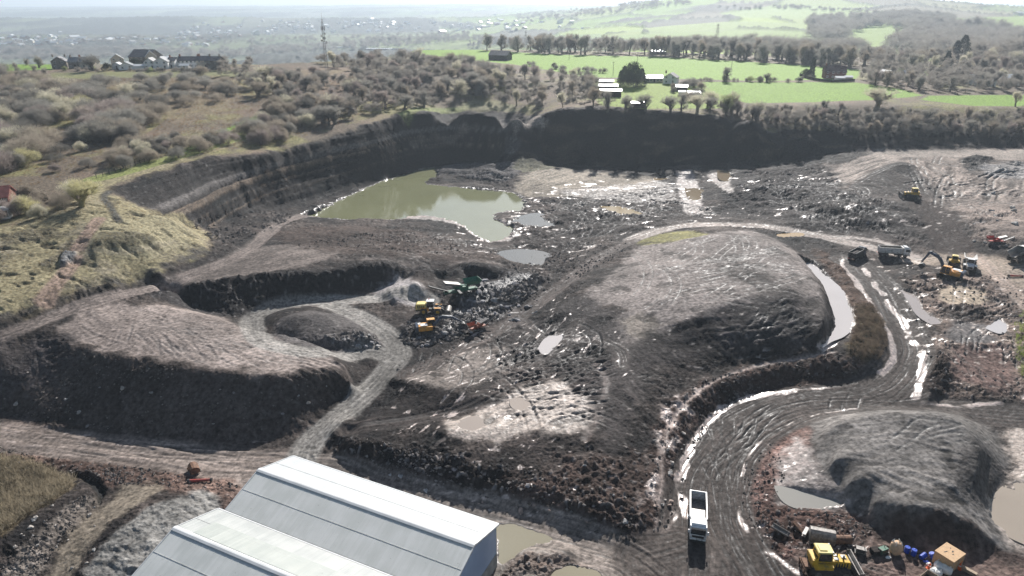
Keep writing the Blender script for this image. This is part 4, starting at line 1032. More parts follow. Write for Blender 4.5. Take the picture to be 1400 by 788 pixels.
def haze_box():
    bm = bmesh.new(); bmesh.ops.create_cube(bm, size=1)
    me = bpy.data.meshes.new('haze'); bm.to_mesh(me); bm.free()
    o = link(bpy.data.objects.new('haze', me)); o['kind'] = 'stuff'
    zb, zt = float(Zf.min()) - 2, 260.0
    o.scale = (42000, 18500, zt - zb); o.location = (0, 18500 / 2 - 2500, (zb + zt) / 2)
    m = bpy.data.materials.new('haze'); m.use_nodes = True
    nt = m.node_tree; nt.nodes.clear()
    out = nt.nodes.new('ShaderNodeOutputMaterial'); v = nt.nodes.new('ShaderNodeVolumePrincipled')
    v.inputs['Color'].default_value = (.74, .87, 1.0, 1); v.inputs['Density'].default_value = HAZE; v.inputs['Anisotropy'].default_value = .3
    nt.links.new(v.outputs[0], out.inputs['Volume'])
    me.materials.append(m)
    return o
haze_box()

# ------------------------------------------------------------------ object building kit
class MB:
    def __init__(s): s.v = []; s.f = []; s.m = []
    def add(s, vs, fs, mi=0):
        o = len(s.v); s.v += [tuple(v) for v in vs]
        for f in fs: s.f.append(tuple(i + o for i in f)); s.m.append(mi)
        return s
    def box(s, c, d, mi=0, rz=0.0, ry=0.0, taper=(1, 1), shx=0.0):
        hx, hy, hz = d[0] / 2, d[1] / 2, d[2] / 2
        R = Matrix.Rotation(rz, 3, 'Z') @ Matrix.Rotation(ry, 3, 'Y')
        vs = []
        for k, (sx, sy, sz) in enumerate(((-1,-1,-1),(1,-1,-1),(1,1,-1),(-1,1,-1),(-1,-1,1),(1,-1,1),(1,1,1),(-1,1,1))):
            tx, ty = (taper if sz > 0 else (1, 1))
            p = R @ Vector((sx * hx * tx + (shx if sz > 0 else 0), sy * hy * ty, sz * hz))
            vs.append((p[0] + c[0], p[1] + c[1], p[2] + c[2]))
        return s.add(vs, ((0,3,2,1),(4,5,6,7),(0,1,5,4),(1,2,6,5),(2,3,7,6),(3,0,4,7)), mi)
    def prism(s, prof, y0, y1, mi=0):
        """profile in (x, z), extruded along y"""
        n = len(prof)
        ar = sum(prof[i][0] * prof[(i+1) % n][1] - prof[(i+1) % n][0] * prof[i][1] for i in range(n))
        if ar < 0: prof = prof[::-1]
        vs = [(x, y0, z) for x, z in prof] + [(x, y1, z) for x, z in prof]
        fs = [tuple(range(n)), tuple(range(2 * n - 1, n - 1, -1))]
        fs += [(i, i + n, (i + 1) % n + n, (i + 1) % n) for i in range(n)]
        return s.add(vs, fs, mi)
    def tube(s, p0, p1, r0, r1=None, n=10, mi=0, cap=True):
        r1 = r0 if r1 is None else r1
        a = Vector(p0); b = Vector(p1); d = (b - a).normalized()
        u = d.orthogonal().normalized(); v = d.cross(u)
        vs = []
        for (p, r) in ((a, r0), (b, r1)):
            for i in range(n):
                t = 2 * math.pi * i / n
                vs.append(p + u * (r * math.cos(t)) + v * (r * math.sin(t)))
        fs = [(i, (i + 1) % n, (i + 1) % n + n, i + n) for i in range(n)]
        if cap: fs += [tuple(range(n - 1, -1, -1)), tuple(range(n, 2 * n))]
        return s.add(vs, fs, mi)
    def plate(s, pts, th, mi=0):
        """closed plate from 3D polygon, thickness th along its normal"""
        P = [Vector(p) for p in pts]
        nrm = (P[1] - P[0]).cross(P[2] - P[0]).normalized() * th
        n = len(P)
        vs = P + [p + nrm for p in P]
        fs = [tuple(range(n - 1, -1, -1)), tuple(range(n, 2 * n))] + [(i, (i+1) % n, (i+1) % n + n, i + n) for i in range(n)]
        return s.add(vs, fs, mi)
    def build(s, name, mats, parent=None, bevel=0.0, smooth_=False):
        me = bpy.data.meshes.new(name)
        me.from_pydata([tuple(v) for v in s.v], [], s.f)
        mats = mats if isinstance(mats, (list, tuple)) else [mats]
        for m in mats: me.materials.append(m)
        me.polygons.foreach_set('material_index', s.m)
        if bevel:
            bm = bmesh.new(); bm.from_mesh(me)
            es = [e for e in bm.edges if len(e.link_faces) == 2 and e.calc_face_angle(0) > .6]
            bmesh.ops.bevel(bm, geom=es, offset=bevel, segments=2, affect='EDGES', clamp_overlap=True)
            bm.to_mesh(me); bm.free()
        if smooth_: me.polygons.foreach_set('use_smooth', [True] * len(me.polygons))
        me.update()
        return link(bpy.data.objects.new(name, me), parent)

def tag(o, label=None, cat=None, group=None, kind=None):
    if label: o['label'] = label
    if cat: o['category'] = cat
    if group: o['group'] = group
    if kind: o['kind'] = kind
    return o

def thing(name, label, cat, loc=(0, 0, 0), rz=0.0, group=None, tilt=None, sc=1.0):
    o = bpy.data.objects.new(name, None); o.empty_display_size = .5; link(o)
    o.location = loc; o.rotation_euler = ((tilt[0], tilt[1], rz) if tilt else (0, 0, rz)); o.scale = (sc, sc, sc)
    return tag(o, label, cat, group)

def kids(o): return [c for c in list(o.children)]
def copy_tree(o, parent=None):
    c = o.copy(); scn.collection.objects.link(c); c.parent = parent
    for ch in kids(o): copy_tree(ch, c)
    return c

def spot(px, py, dz=0.0):
    p = hit(px, py); return (float(p[0]), float(p[1]), ground_z(p[0], p[1]) + dz)
def yaw(pxa, pya, pxb, pyb):
    a = hit(pxa, pya); b = hit(pxb, pyb)
    return math.atan2(b[1] - a[1], b[0] - a[0])

M = {}
def mm(name, *a, **k):
    M[name] = mat(name, *a, **k); return M[name]
mm('white_paint', (.78, .78, .77), .35, noise=.06, nscale=3)
mm('dirty_white', (.62, .60, .57), .5, noise=.18, nscale=2)
mm('dark_steel', (.05, .048, .046), .55, noise=.4, nscale=3, bump=.02, bscale=6)
mm('worn_steel', (.20, .185, .17), .45, .3, noise=.35, nscale=3)
mm('rust', (.16, .085, .05), .8, noise=.45, nscale=2.5, bump=.02, bscale=8)
mm('rubber', (.025, .024, .023), .85, noise=.5, nscale=4)
mm('muddy_rubber', (.06, .052, .046), .9, noise=.4, nscale=3)
mm('glass', (.02, .025, .03), .06, spec=.8)
mm('yellow_paint', (.70, .43, .035), .45, noise=.14, nscale=3)
mm('pale_yellow', (.74, .60, .20), .5, noise=.12, nscale=3)
mm('orange_paint', (.72, .33, .05), .45, noise=.14, nscale=3)
mm('green_paint', (.012, .13, .07), .5, noise=.3, nscale=2)
mm('blue_grey_paint', (.06, .08, .12), .45, noise=.2, nscale=2)
mm('red_paint', (.48, .04, .03), .5, noise=.25, nscale=2)
mm('blue_plastic', (.01, .06, .42), .35)
mm('orange_plastic', (.80, .13, .02), .45)
mm('mud_load', (.09, .08, .074), .95, noise=.35, nscale=3, bump=.05, bscale=5)
mm('plywood', (.50, .32, .17), .7, noise=.12, nscale=4)
mm('timber', (.36, .28, .20), .8, noise=.2, nscale=5)
mm('sack_white', (.74, .75, .73), .8, noise=.1, nscale=3, bump=.03, bscale=5)
mm('sack_tan', (.55, .38, .24), .8, noise=.2, nscale=3, bump=.03, bscale=5)
mm('lamp_glass', (.85, .85, .82), .1)
mm('slate', (.075, .075, .085), .6, noise=.25, nscale=.6)
mm('brown_tile', (.13, .075, .06), .7, noise=.25, nscale=.6)
mm('red_tile', (.24, .075, .06), .7, noise=.2, nscale=.6)
mm('grey_roof', (.26, .26, .26), .35, noise=.15, nscale=.4)
mm('pale_roof', (.62, .63, .63), .3, noise=.08, nscale=.4)
mm('render_white', (.85, .84, .81), .8, noise=.05, nscale=.5)
mm('render_cream', (.52, .47, .38), .8, noise=.08, nscale=.5)
mm('stone', (.19, .165, .14), .9, noise=.3, nscale=1.2)
mm('brick', (.20, .085, .06), .9, noise=.2, nscale=1.5)
mm('concrete', (.30, .29, .27), .9, noise=.2, nscale=1)
mm('dark_wood', (.045, .035, .03), .9, noise=.3, nscale=1.5)
mm('window_glass', (.03, .035, .04), .08, spec=.8)
mm('tin_black', (.03, .03, .03), .4)
mm('lap_grey', (.42, .42, .41), .6, noise=.3, nscale=.5)
mm('rusty_orange_paint', (.36, .085, .03), .6, noise=.3, nscale=2)

# ------------------------------------------------------------------ the two metal sheds in front
def sheet_metal(name, col, col2, pitch=.30, rough=.32, band=0.0, rot=0.0):
    m = bpy.data.materials.new(name); m.use_nodes = True
    nt = m.node_tree; b = nt.nodes['Principled BSDF']; L = nt.links.new
    tc = nt.nodes.new('ShaderNodeTexCoord')
    wv = nt.nodes.new('ShaderNodeTexWave'); wv.wave_type = 'BANDS'; wv.bands_direction = 'X'; wv.wave_profile = 'SAW' if False else 'SIN'
    wv.inputs['Scale'].default_value = 1 / pitch * .314; wv.inputs['Distortion'].default_value = 0
    L(tc.outputs['Object'], wv.inputs['Vector'])
    bp = nt.nodes.new('ShaderNodeBump'); bp.inputs['Strength'].default_value = .5; bp.inputs['Distance'].default_value = .012
    L(wv.outputs['Fac'], bp.inputs['Height']); L(bp.outputs[0], b.inputs['Normal'])
    mp = nt.nodes.new('ShaderNodeMapping'); mp.inputs['Scale'].default_value = (1.6, .07, .07)
    L(tc.outputs['Object'], mp.inputs[0])
    n = nt.nodes.new('ShaderNodeTexNoise'); n.inputs['Scale'].default_value = .9; n.inputs['Detail'].default_value = 6; n.inputs['Roughness'].default_value = .65
    L(mp.outputs[0], n.inputs['Vector'])
    n2 = nt.nodes.new('ShaderNodeTexNoise'); n2.inputs['Scale'].default_value = .35; n2.inputs['Detail'].default_value = 5
    L(tc.outputs['Object'], n2.inputs['Vector'])
    ad = nt.nodes.new('ShaderNodeMath'); ad.operation = 'ADD'; L(n.outputs[0], ad.inputs[0]); L(n2.outputs[0], ad.inputs[1])
    mr = nt.nodes.new('ShaderNodeMapRange'); mr.inputs[1].default_value = .85; mr.inputs[2].default_value = 1.15
    L(ad.outputs[0], mr.inputs[0])
    mx = nt.nodes.new('ShaderNodeMix'); mx.data_type = 'RGBA'
    mx.inputs[6].default_value = (*col, 1); mx.inputs[7].default_value = (*col2, 1)
    L(mr.outputs[0], mx.inputs[0])
    # small dirt spots
    sp = nt.nodes.new('ShaderNodeTexNoise'); sp.inputs['Scale'].default_value = 2.2; sp.inputs['Detail'].default_value = 2
    L(tc.outputs['Object'], sp.inputs['Vector'])
    s2 = nt.nodes.new('ShaderNodeMapRange'); s2.inputs[1].default_value = .72; s2.inputs[2].default_value = .76; s2.inputs[3].default_value = 0; s2.inputs[4].default_value = .5
    L(sp.outputs[0], s2.inputs[0])
    m2 = nt.nodes.new('ShaderNodeMix'); m2.data_type = 'RGBA'; m2.inputs[7].default_value = (.16, .15, .14, 1)
    L(s2.outputs[0], m2.inputs[0]); L(mx.outputs[2], m2.inputs[6]); L(m2.outputs[2], b.inputs['Base Color'])
    b.inputs['Roughness'].default_value = rough
    return m

EV = Vector((.906, -.424, 0)).normalized(); PV = Vector((-EV.y * -1, 0, 0))
PV = Vector((EV.y, -EV.x, 0))            # towards the lower left of the picture
def warehouse(origin, length, label, dirs):
    W_, ZE, ZR = 13.13, 7.5, 9.6
    rz = math.atan2(EV.y, EV.x)
    root = thing('warehouse', label, 'warehouse', origin, rz)
    # local frame: x along the eave, y away (negative = towards the camera side)
    rf_a = sheet_metal('roof_sheet_sunlit', dirs[0], dirs[1]); rf_b = sheet_metal('roof_sheet_shaded', dirs[2], dirs[3])  # sunlit slope toned down, shaded slope paled: light balanced in the colours
    wallm = sheet_metal('wall_sheet', (.26, .36, .52), (.32, .42, .58), .25, .4)
    sl = (ZR - ZE) / (W_ / 2)
    def slope(y0, y1, x0, x1, dz, th, name, m, inner=False):
        zz = lambda y: ZE + sl * (-y if y > -W_/2 else W_ + y) + dz
        b = MB()
        # trapezoid ribs of the sheeting as geometry
        step = 1.0; xs = [x0]; 
        k = x0
        prof = []
        while k < x1 - .01:
            w_ = min(step, x1 - k)
            prof += [(k, 0), (k + w_ * .86, 0), (k + w_ * .89, .02), (k + w_ * .95, .02), (k + w_ * .98, 0)]
            k += step
        prof.append((x1, 0))
        vs = []; fs = []
        for (x, h) in prof: vs += [(x, y0, zz(y0) + h), (x, y1, zz(y1) + h)]
        for i in range(len(prof) - 1):
            fs.append((2*i, 2*i+2, 2*i+3, 2*i+1))
        nv = len(vs)
        vs += [(x0, y0, zz(y0) - th), (x1, y0, zz(y0) - th), (x1, y1, zz(y1) - th), (x0, y1, zz(y1) - th)]
        fs.append((nv, nv+3, nv+2, nv+1)); fs.append((nv, nv+1, len(prof)*2-2, 0)); fs.append((nv+3, 1, len(prof)*2-1, nv+2))
        fs.append((nv, 0, 1, nv+3)); fs.append((nv+1, nv+2, len(prof)*2-1, len(prof)*2-2))
        b.add(vs, fs); return b.build(name, m, root)
    for (yy, nm_) in ((-3.3, 0), (-9.9, 1)):
        zz_ = ZE + sl * (-yy if yy > -W_/2 else W_ + yy)
        q = MB(); q.box((length/2, yy, zz_ + .03), (length + .3, .04, .02)); q.build('lap_joint', M['lap_grey'], root)
    r1 = slope(.25, -W_/2, -.25, length + .25, 0, .12, 'roof_slope', rf_a)
    r2 = slope(-W_/2, -W_ - .12, -.25, length + .25, 0, .12, 'roof_slope', rf_b)
    b = MB(); b.prism([(0, 0)], 0, 0) if False else None
    vs = []
    rc = MB()
    for x in (-.3, length + .3):
        vs += [(x, -W_/2 + .42, ZR - .02), (x, -W_/2 + .12, ZR + .10), (x, -W_/2 - .12, ZR + .10), (x, -W_/2 - .42, ZR - .02)]
    rc.add(vs, [(0,4,5,1),(1,5,6,2),(2,6,7,3),(0,1,2,3),(7,6,5,4),(3,7,4,0)])
    rc.build('ridge_cap', M['pale_roof'], root)
    # walls with a concrete plinth
    def wall(name, quads, m, th=.15):
        w_ = MB()
        for q in quads: w_.plate(q, th)
        return w_.build(name, m, root)
    gx = length
    wall('gable_wall', [[(gx, 0, 2.6), (gx, 0, ZE - .15), (gx, -W_/2, ZR - .15), (gx, -W_, ZE - .15), (gx, -W_, 2.6)][::-1]], wallm)
    wall('plinth', [[(gx + .05, .05, -1.5), (gx + .05, .05, 2.6), (gx + .05, -W_, 2.6), (gx + .05, -W_, -1.5)][::-1]], M['concrete'], .25)
    wall('gable_wall', [[(0, 0, -1), (0, 0, ZE - .15), (0, -W_/2, ZR - .15), (0, -W_, ZE - .15), (0, -W_, -1)]], wallm)
    wall('side_wall', [[(0, 0, -1), (gx, 0, -1), (gx, 0, ZE - .15), (0, 0, ZE - .15)]], wallm)
    wall('side_wall', [[(0, -W_, -1), (gx, -W_, -1), (gx, -W_, ZE - .15), (0, -W_, ZE - .15)]], wallm)
    for x in (-.3, length + .18):
        vb = MB()
        vb.add([(x, .3, ZE - .28), (x + .12, .3, ZE - .28), (x + .12, -W_/2, ZR - .18), (x, -W_/2, ZR - .18),
                (x, .3, ZE - .02), (x + .12, .3, ZE - .02), (x + .12, -W_/2, ZR + .08), (x, -W_/2, ZR + .08)],
               [(0,3,2,1),(4,5,6,7),(0,1,5,4),(1,2,6,5),(2,3,7,6),(3,0,4,7)])
        vb.add([(x, -W_ - .1, ZE - .28), (x + .12, -W_ - .1, ZE - .28), (x + .12, -W_/2, ZR - .18), (x, -W_/2, ZR - .18),
                (x, -W_ - .1, ZE - .02), (x + .12, -W_ - .1, ZE - .02), (x + .12, -W_/2, ZR + .08), (x, -W_/2, ZR + .08)],
               [(0,3,2,1),(4,5,6,7),(0,1,5,4),(1,2,6,5),(2,3,7,6),(3,0,4,7)])
        vb.build('verge_trim', M['pale_roof'], root)
    g = MB(); g.box((length/2, .34, ZE - .12), (length + .4, .16, .14)); g.build('gutter', M['white_paint'], root)
    g = MB(); g.box((length/2, -W_ - .2, ZE - .16), (length + .4, .14, .12)); g.build('gutter', M['dark_steel'], root)
    return root, slope
# local y axis = perpendicular of EV pointing away; root y- is towards the camera side
o1 = Vector((-33.9, 87.5, 0))
w1, sl1 = warehouse(o1, 35.1, 'long pale metal shed with blue gable end wall, nearest the haul road', ((.52,.54,.54), (.47,.49,.50), (.56,.57,.54), (.64,.645,.62)))
o2 = o1 + PV * 13.75 + EV * -1.1
w2, sl2 = warehouse(o2, 40.0, 'long weathered metal shed cut by the bottom edge, at the left of its twin', ((.46,.47,.45), (.38,.395,.38), (.54,.555,.53), (.63,.64,.615)))
tl = sheet_metal('rooflight_sheet', (.34, .365, .34), (.40, .42, .39), .30, .4)
sl2(-2.6, -6.0, 2.5, 34.0, .035, .01, 'rooflight', tl)

# ------------------------------------------------------------------ vehicles (x forward, ground at z = 0)
def wheel(parent, x, y, r, w_, m='muddy_rubber', hub='worn_steel', name='wheel'):
    b = MB(); n = 20
    s = 1 if y > 0 else -1
    b.tube((x, y - w_/2, r), (x, y + w_/2, r), r, n=n)
    b.tube((x, y - w_/2 - .01, r), (x, y - w_/2, r), r * .9, n=n); b.tube((x, y + w_/2, r), (x, y + w_/2 + .01, r), r * .9, n=n)
    for k in range(n):            # lugs
        t = 2 * math.pi * k / n
        b.box((x + math.cos(t) * r, y, r + math.sin(t) * r), (.06 * r * 2, w_ * .96, .05 * r * 2), ry=-t)
    o = b.build(name, M[m], parent)
    h = MB(); h.tube((x, y + s * (w_/2 - .08), r), (x, y + s * (w_/2 + .025), r), r * .55, r * .5, n=14); h.tube((x, y + s * w_/2, r), (x, y + s * (w_/2 + .06), r), r * .2, n=8)
    h.build('rim', M[hub], o)
    return o

def tipper(label, loc, rz, cab_m='white_paint', body_m='white_paint', inner='worn_steel', group=None, sc=1.0, load=False, deck=None, tilt=None):
    r = thing('tipper_truck', label, 'truck', loc, rz, group, sc=sc, tilt=tilt)
    c = MB(); c.box((-.2, .42, .95), (8.2, .12, .28)); c.box((-.2, -.42, .95), (8.2, .12, .28))
    for x in (-3.6, -1.6, .4, 2.4): c.box((x, 0, .95), (.2, .8, .2))
    c.box((.6, 1.0, .85), (1.3, .5, .6)); c.box((.6, -1.0, .85), (1.3, .5, .6)); c.build('chassis', M['dark_steel'], r, .02)
    for x in (3.1, 1.55, -2.1, -3.45):
        for s in (-1, 1): wheel(r, x, s * 1.05, .52, .34 if x > 0 else .5)
    # cab
    cb = MB()
    cb.prism([(2.45, .75), (4.35, .62), (4.42, 1.75), (4.25, 2.85), (4.0, 3.02), (2.55, 3.05), (2.45, 2.9)], -1.2, 1.2)
    cb.build('cab', M[cab_m], r, .06)
    rs = MB(); rs.prism([(2.6, 3.06), (4.0, 3.06), (3.7, 3.26), (2.62, 3.36)], -1.05, 1.05); rs.build('roof_spoiler', M[cab_m], r, .05)
    ws = MB(); ws.prism([(4.435, 1.82), (4.295, 2.78), (4.24, 2.76), (4.38, 1.80)], -1.06, 1.06); ws.build('windscreen', M['glass'], r)
    for s in (-1, 1):
        sw = MB(); sw.prism([(3.0, 1.85), (4.2, 1.8), (4.1, 2.62), (3.0, 2.65)], s * 1.195 - .012, s * 1.195 + .012); sw.build('side_window', M['glass'], r)
        mr_ = MB(); mr_.box((4.35, s * 1.38, 2.25), (.12, .22, .55)); mr_.tube((4.2, s * 1.2, 2.55), (4.35, s * 1.38, 2.5), .025); mr_.build('mirror', M['white_paint' if cab_m == 'white_paint' else 'tin_black'], r, .02)
        hl = MB(); hl.box((4.44, s * .92, .92), (.06, .38, .2)); hl.build('headlight', M['lamp_glass'], r, .02)
        mg = MB()
        mg.prism([(3.75, .55), (3.72, 1.0), (3.45, 1.22), (2.75, 1.22), (2.5, 1.0), (2.48, .75), (2.42, .75), (2.44, 1.05), (2.72, 1.28), (3.48, 1.28), (3.78, 1.04), (3.81, .55)], s * 1.04 - .2, s * 1.04 + .2)
        mg.build('mudguard', M['tin_black'], r)
    gr = MB(); gr.box((4.43, 0, 1.42), (.05, 1.7, .42)); gr.box((4.45, 0, .62), (.12, 2.35, .3)); gr.build('grille', M['tin_black'], r, .02)
    vs = MB(); vs.box((4.46, 0, 2.86), (.3, 2.1, .08), ry=.3); vs.build('sun_visor', M['tin_black'], r, .02)
    # tipping body: floor, two sides, headboard, tailgate - hollow
    t = MB()
    t.box((-1.15, 0, 1.28), (6.3, 2.3, .14))
    for s in (-1, 1):
        t.box((-1.15, s * 1.2, 2.1), (6.3, .08, 1.6)); t.box((-1.15, s * 1.22, 2.92), (6.4, .16, .1))
        for k in range(7): t.box((-4.1 + k * .98, s * 1.26, 2.1), (.1, .06, 1.5))
    t.box((2.03, 0, 2.2), (.1, 2.48, 1.85)); t.box((2.2, 0, 3.05), (.42, 2.3, .06))
    t.box((-4.32, 0, 2.05), (.08, 2.48, 1.55)); t.box((-4.34, 0, 2.86), (.12, 2.55, .12))
    t.build('tipper_body', M[body_m], r, .015)
    fl = MB(); fl.box((-1.15, 0, 1.37), (6.2, 2.3, .03)); fl.box((-1.15, 1.15, 2.1), (6.15, .02, 1.5)); fl.box((-1.15, -1.15, 2.1), (6.15, .02, 1.5)); fl.box((1.96, 0, 2.1), (.03, 2.3, 1.5))
    fl.build('body_lining', M[inner], r)
    if load:
        ld = MB(); n = 9
        vsl = [(-4.2 + 6.1 * i / n, -1.12 + 2.24 * j / 5, 2.0 + .8 * math.sin(math.pi * i / n) * math.sin(math.pi * j / 5) + random.uniform(-.08, .08)) for i in range(n + 1) for j in range(6)]
        ld.add(vsl, [(i*6+j, (i+1)*6+j, (i+1)*6+j+1, i*6+j+1) for i in range(n) for j in range(5)]); ld.build('load', M['mud_load'], r)
    ub = MB(); ub.box((-4.5, 0, .75), (.1, 2.2, .12)); ub.box((-4.44, .8, .95), (.06, .3, .12)); ub.box((-4.44, -.8, .95), (.06, .3, .12)); ub.build('rear_bumper', M['red_paint'], r)
    return r

P1 = spot(952, 716); Pa = spot(952, 690); Pb = spot(952.5, 745)
rz1 = math.atan2(Pb[1] - Pa[1], Pb[0] - Pa[0])
T1 = tipper('white empty tipper truck driving along the haul road towards the camera, above its long shadow', (P1[0], P1[1] - .2, .05), rz1, sc=.97)
T2 = tipper('white tipper truck parked side-on on the far haul road beside the digger', spot(1220, 352), yaw(1200, 351, 1240, 353), body_m='dirty_white', sc=.93)
T3 = tipper('dark mud-caked tipper truck turning off the top of the haul road bend', spot(1171, 353), yaw(1160, 358, 1185, 345), cab_m='blue_grey_paint', body_m='dark_steel', inner='dark_steel', load=True, sc=.86)

def track(parent, y, L_, w_, h=.95, m='muddy_rubber'):
    b = MB(); n = 34; r = h / 2
    pts = []
    for k in range(10): t = math.pi / 2 + math.pi * k / 9; pts.append((-L_/2 + r + r * math.cos(t), r + r * math.sin(t)))
    for k in range(10): t = -math.pi / 2 + math.pi * k / 9; pts.append((L_/2 - r + r * math.cos(t), r + r * math.sin(t)))
    b.prism(pts, y - w_/2, y + w_/2)
    k = 0.0
    while k < L_ - 2 * r:
        b.box((-L_/2 + r + k, y, h + .03), (.1, w_ * 1.02, .07)); b.box((-L_/2 + r + k, y, -.0), (.1, w_ * 1.02, .07)); k += .28
    for sx in (-1, 1):
        for q in range(5):
            t = -math.pi/2 + math.pi * (q + .5) / 5
            b.box((sx * (L_/2 - r) + sx * math.cos(t) * (r + .03), y, r + math.sin(t) * (r + .03)), (.07, w_ * 1.02, .1), ry=-t * sx)
    o = b.build('track', M[m], parent)
    s = 1 if y > 0 else -1
    for k in range(6):
        q = MB(); q.tube((-L_/2 + r + k * (L_ - 2*r) / 5, y + s * w_/2, r * (.95 if k in (0, 5) else .6)), (-L_/2 + r + k * (L_ - 2*r) / 5, y + s * (w_/2 + .05), r * (.95 if k in (0, 5) else .6)), r * (.6 if k in (0, 5) else .3), n=12)
        q.build('road_wheel', M['worn_steel'], o)
    return o

def dozer(label, loc, rz, sc=1.0, body='yellow_paint', tilt=None):
    r = thing('bulldozer', label, 'bulldozer', loc, rz, 'yellow bulldozers working the spoil heaps', sc=sc, tilt=tilt)
    for s in (-1, 1):
        track(r, s * 1.02, 4.0, .62, 1.15)
    b = MB()
    b.prism([(-1.9, .8), (-1.9, 1.7), (-.7, 1.75), (.35, 1.85), (2.0, 1.7), (2.15, 1.4), (2.15, .8)], -.62, .62)
    b.box((-.9, 1.02, 1.42), (1.9, .62, .45)); b.box((-.9, -1.02, 1.42), (1.9, .62, .45)); b.box((-1.75, 0, 1.7), (.55, 1.7, .7))
    b.build('body', M[body], r, .04)
    v = MB()
    for k in range(5): v.box((.6 + k * .28, .63, 1.35), (.12, .03, .5)); v.box((.6 + k * .28, -.63, 1.35), (.12, .03, .5))
    v.box((2.17, 0, 1.25), (.04, 1.0, .7)); v.build('engine_grille', M['tin_black'], r)
    cb = MB(); cb.box((-.75, 0, 2.35), (1.5, 1.45, 1.1), taper=(.86, .88)); cb.build('cab', M['glass'], r, .03)
    fr = MB()
    for sx in (-1, 1):
        for sy in (-1, 1): fr.tube((-.75 + sx * .76, sy * .74, 1.75), (-.75 + sx * .66, sy * .66, 2.95), .06, n=6)
    fr.box((-.75, 0, 1.82), (1.6, 1.56, .1)); fr.build('cab_frame', M[body], r)
    rf = MB(); rf.box((-.75, 0, 2.98), (1.75, 1.6, .14), taper=(.9, .9)); rf.box((-.95, 0, 3.08), (.8, .9, .1)); rf.build('cab_roof', M['pale_yellow'], r, .03)
    ex = MB(); ex.tube((.9, .28, 1.8), (.9, .28, 2.75), .07, n=10); ex.tube((1.35, -.25, 1.8), (1.35, -.25, 2.3), .1, n=10); ex.build('exhaust', M['tin_black'], r)
    hd = MB(); hd.box((.5, .3, 1.86), (.7, .3, .06)); hd.box((.6, -.25, 1.88), (.5, .35, .08)); hd.box((1.5, .2, 1.8), (.5, .5, .06)); hd.build('engine_cover', M['white_paint'], r, .01)
    bl = MB(); pr = []
    for k in range(7):
        t = -1 + 2 * k / 6; pr.append((2.75 + .28 * t * t, .72 + .68 * t))
    pr2 = [(x - .1, z) for x, z in pr[::-1]]
    bl.prism(pr + pr2, -1.75, 1.75)
    for s in (-1, 1): bl.box((2.85, s * 1.75, .72), (.5, .06, 1.35))
    for z in (.35, 1.05): bl.box((2.6, 0, z), (.1, 3.3, .12))
    bl.build('blade', M['worn_steel'], r, .015)
    for s in (-1, 1):
        ar = MB(); ar.box((1.2, s * 1.42, .5), (3.0, .16, .26)); ar.tube((1.9, s * .5, 1.5), (2.65, s * .8, .9), .07, n=8)
        ar.build('push_arm', M['dark_steel'], r)
    rp = MB(); rp.box((-2.35, 0, .9), (.6, 1.3, .3)); rp.box((-2.65, 0, .75), (.2, 1.8, .3))
    for y in (-.7, 0, .7): rp.prism([(-2.75, .9), (-2.55, .9), (-2.6, .1), (-2.45, -.05), (-2.75, .1)], y - .05, y + .05)
    rp.build('ripper', M['rust'], r, .01)
    for s in (-1, 1):
        lt = MB(); lt.box((-.05, s * .6, 3.02), (.12, .2, .14)); lt.build('work_light', M['lamp_glass'], r)
    return r
D1 = dozer('large yellow bulldozer parked broadside beside the barrels at the bottom right edge', spot(1130, 780), yaw(1100, 779, 1160, 781), 1.28)
D2 = dozer('yellow bulldozer pushing spoil high on the right hand heap, alone on its slope', spot(1245, 271), yaw(1230, 271, 1258, 272) + math.pi, 1.15)
D3 = dozer('small yellow bulldozer standing between the digger and the white dumper', spot(1303, 362), yaw(1303, 370, 1303, 350), .95)

def bucket(b, x, z, w_, s, ang=0.0, mi=0):
    pr = []
    for k in range(9):
        t = math.radians(-60 + 250 * k / 8) + ang; pr.append((x + s * math.cos(t), z + s * math.sin(t)))
    inner = [(x + (px_ - x) * .88, z + (pz - z) * .88) for px_, pz in pr[::-1]]
    b.prism(pr + inner, -w_/2, w_/2, mi)
    n = len(pr)
    for y in (-w_/2 - .02, w_/2 - .02):
        b.prism(pr, y, y + .04, mi)
    for k in range(5):
        a = math.radians(-60) + ang
        b.box((x + s * 1.08 * math.cos(a), -w_/2 + w_ * (k + .5) / 5, z + s * 1.08 * math.sin(a)), (.1, .09, .3), mi, ry=.5 - ang)

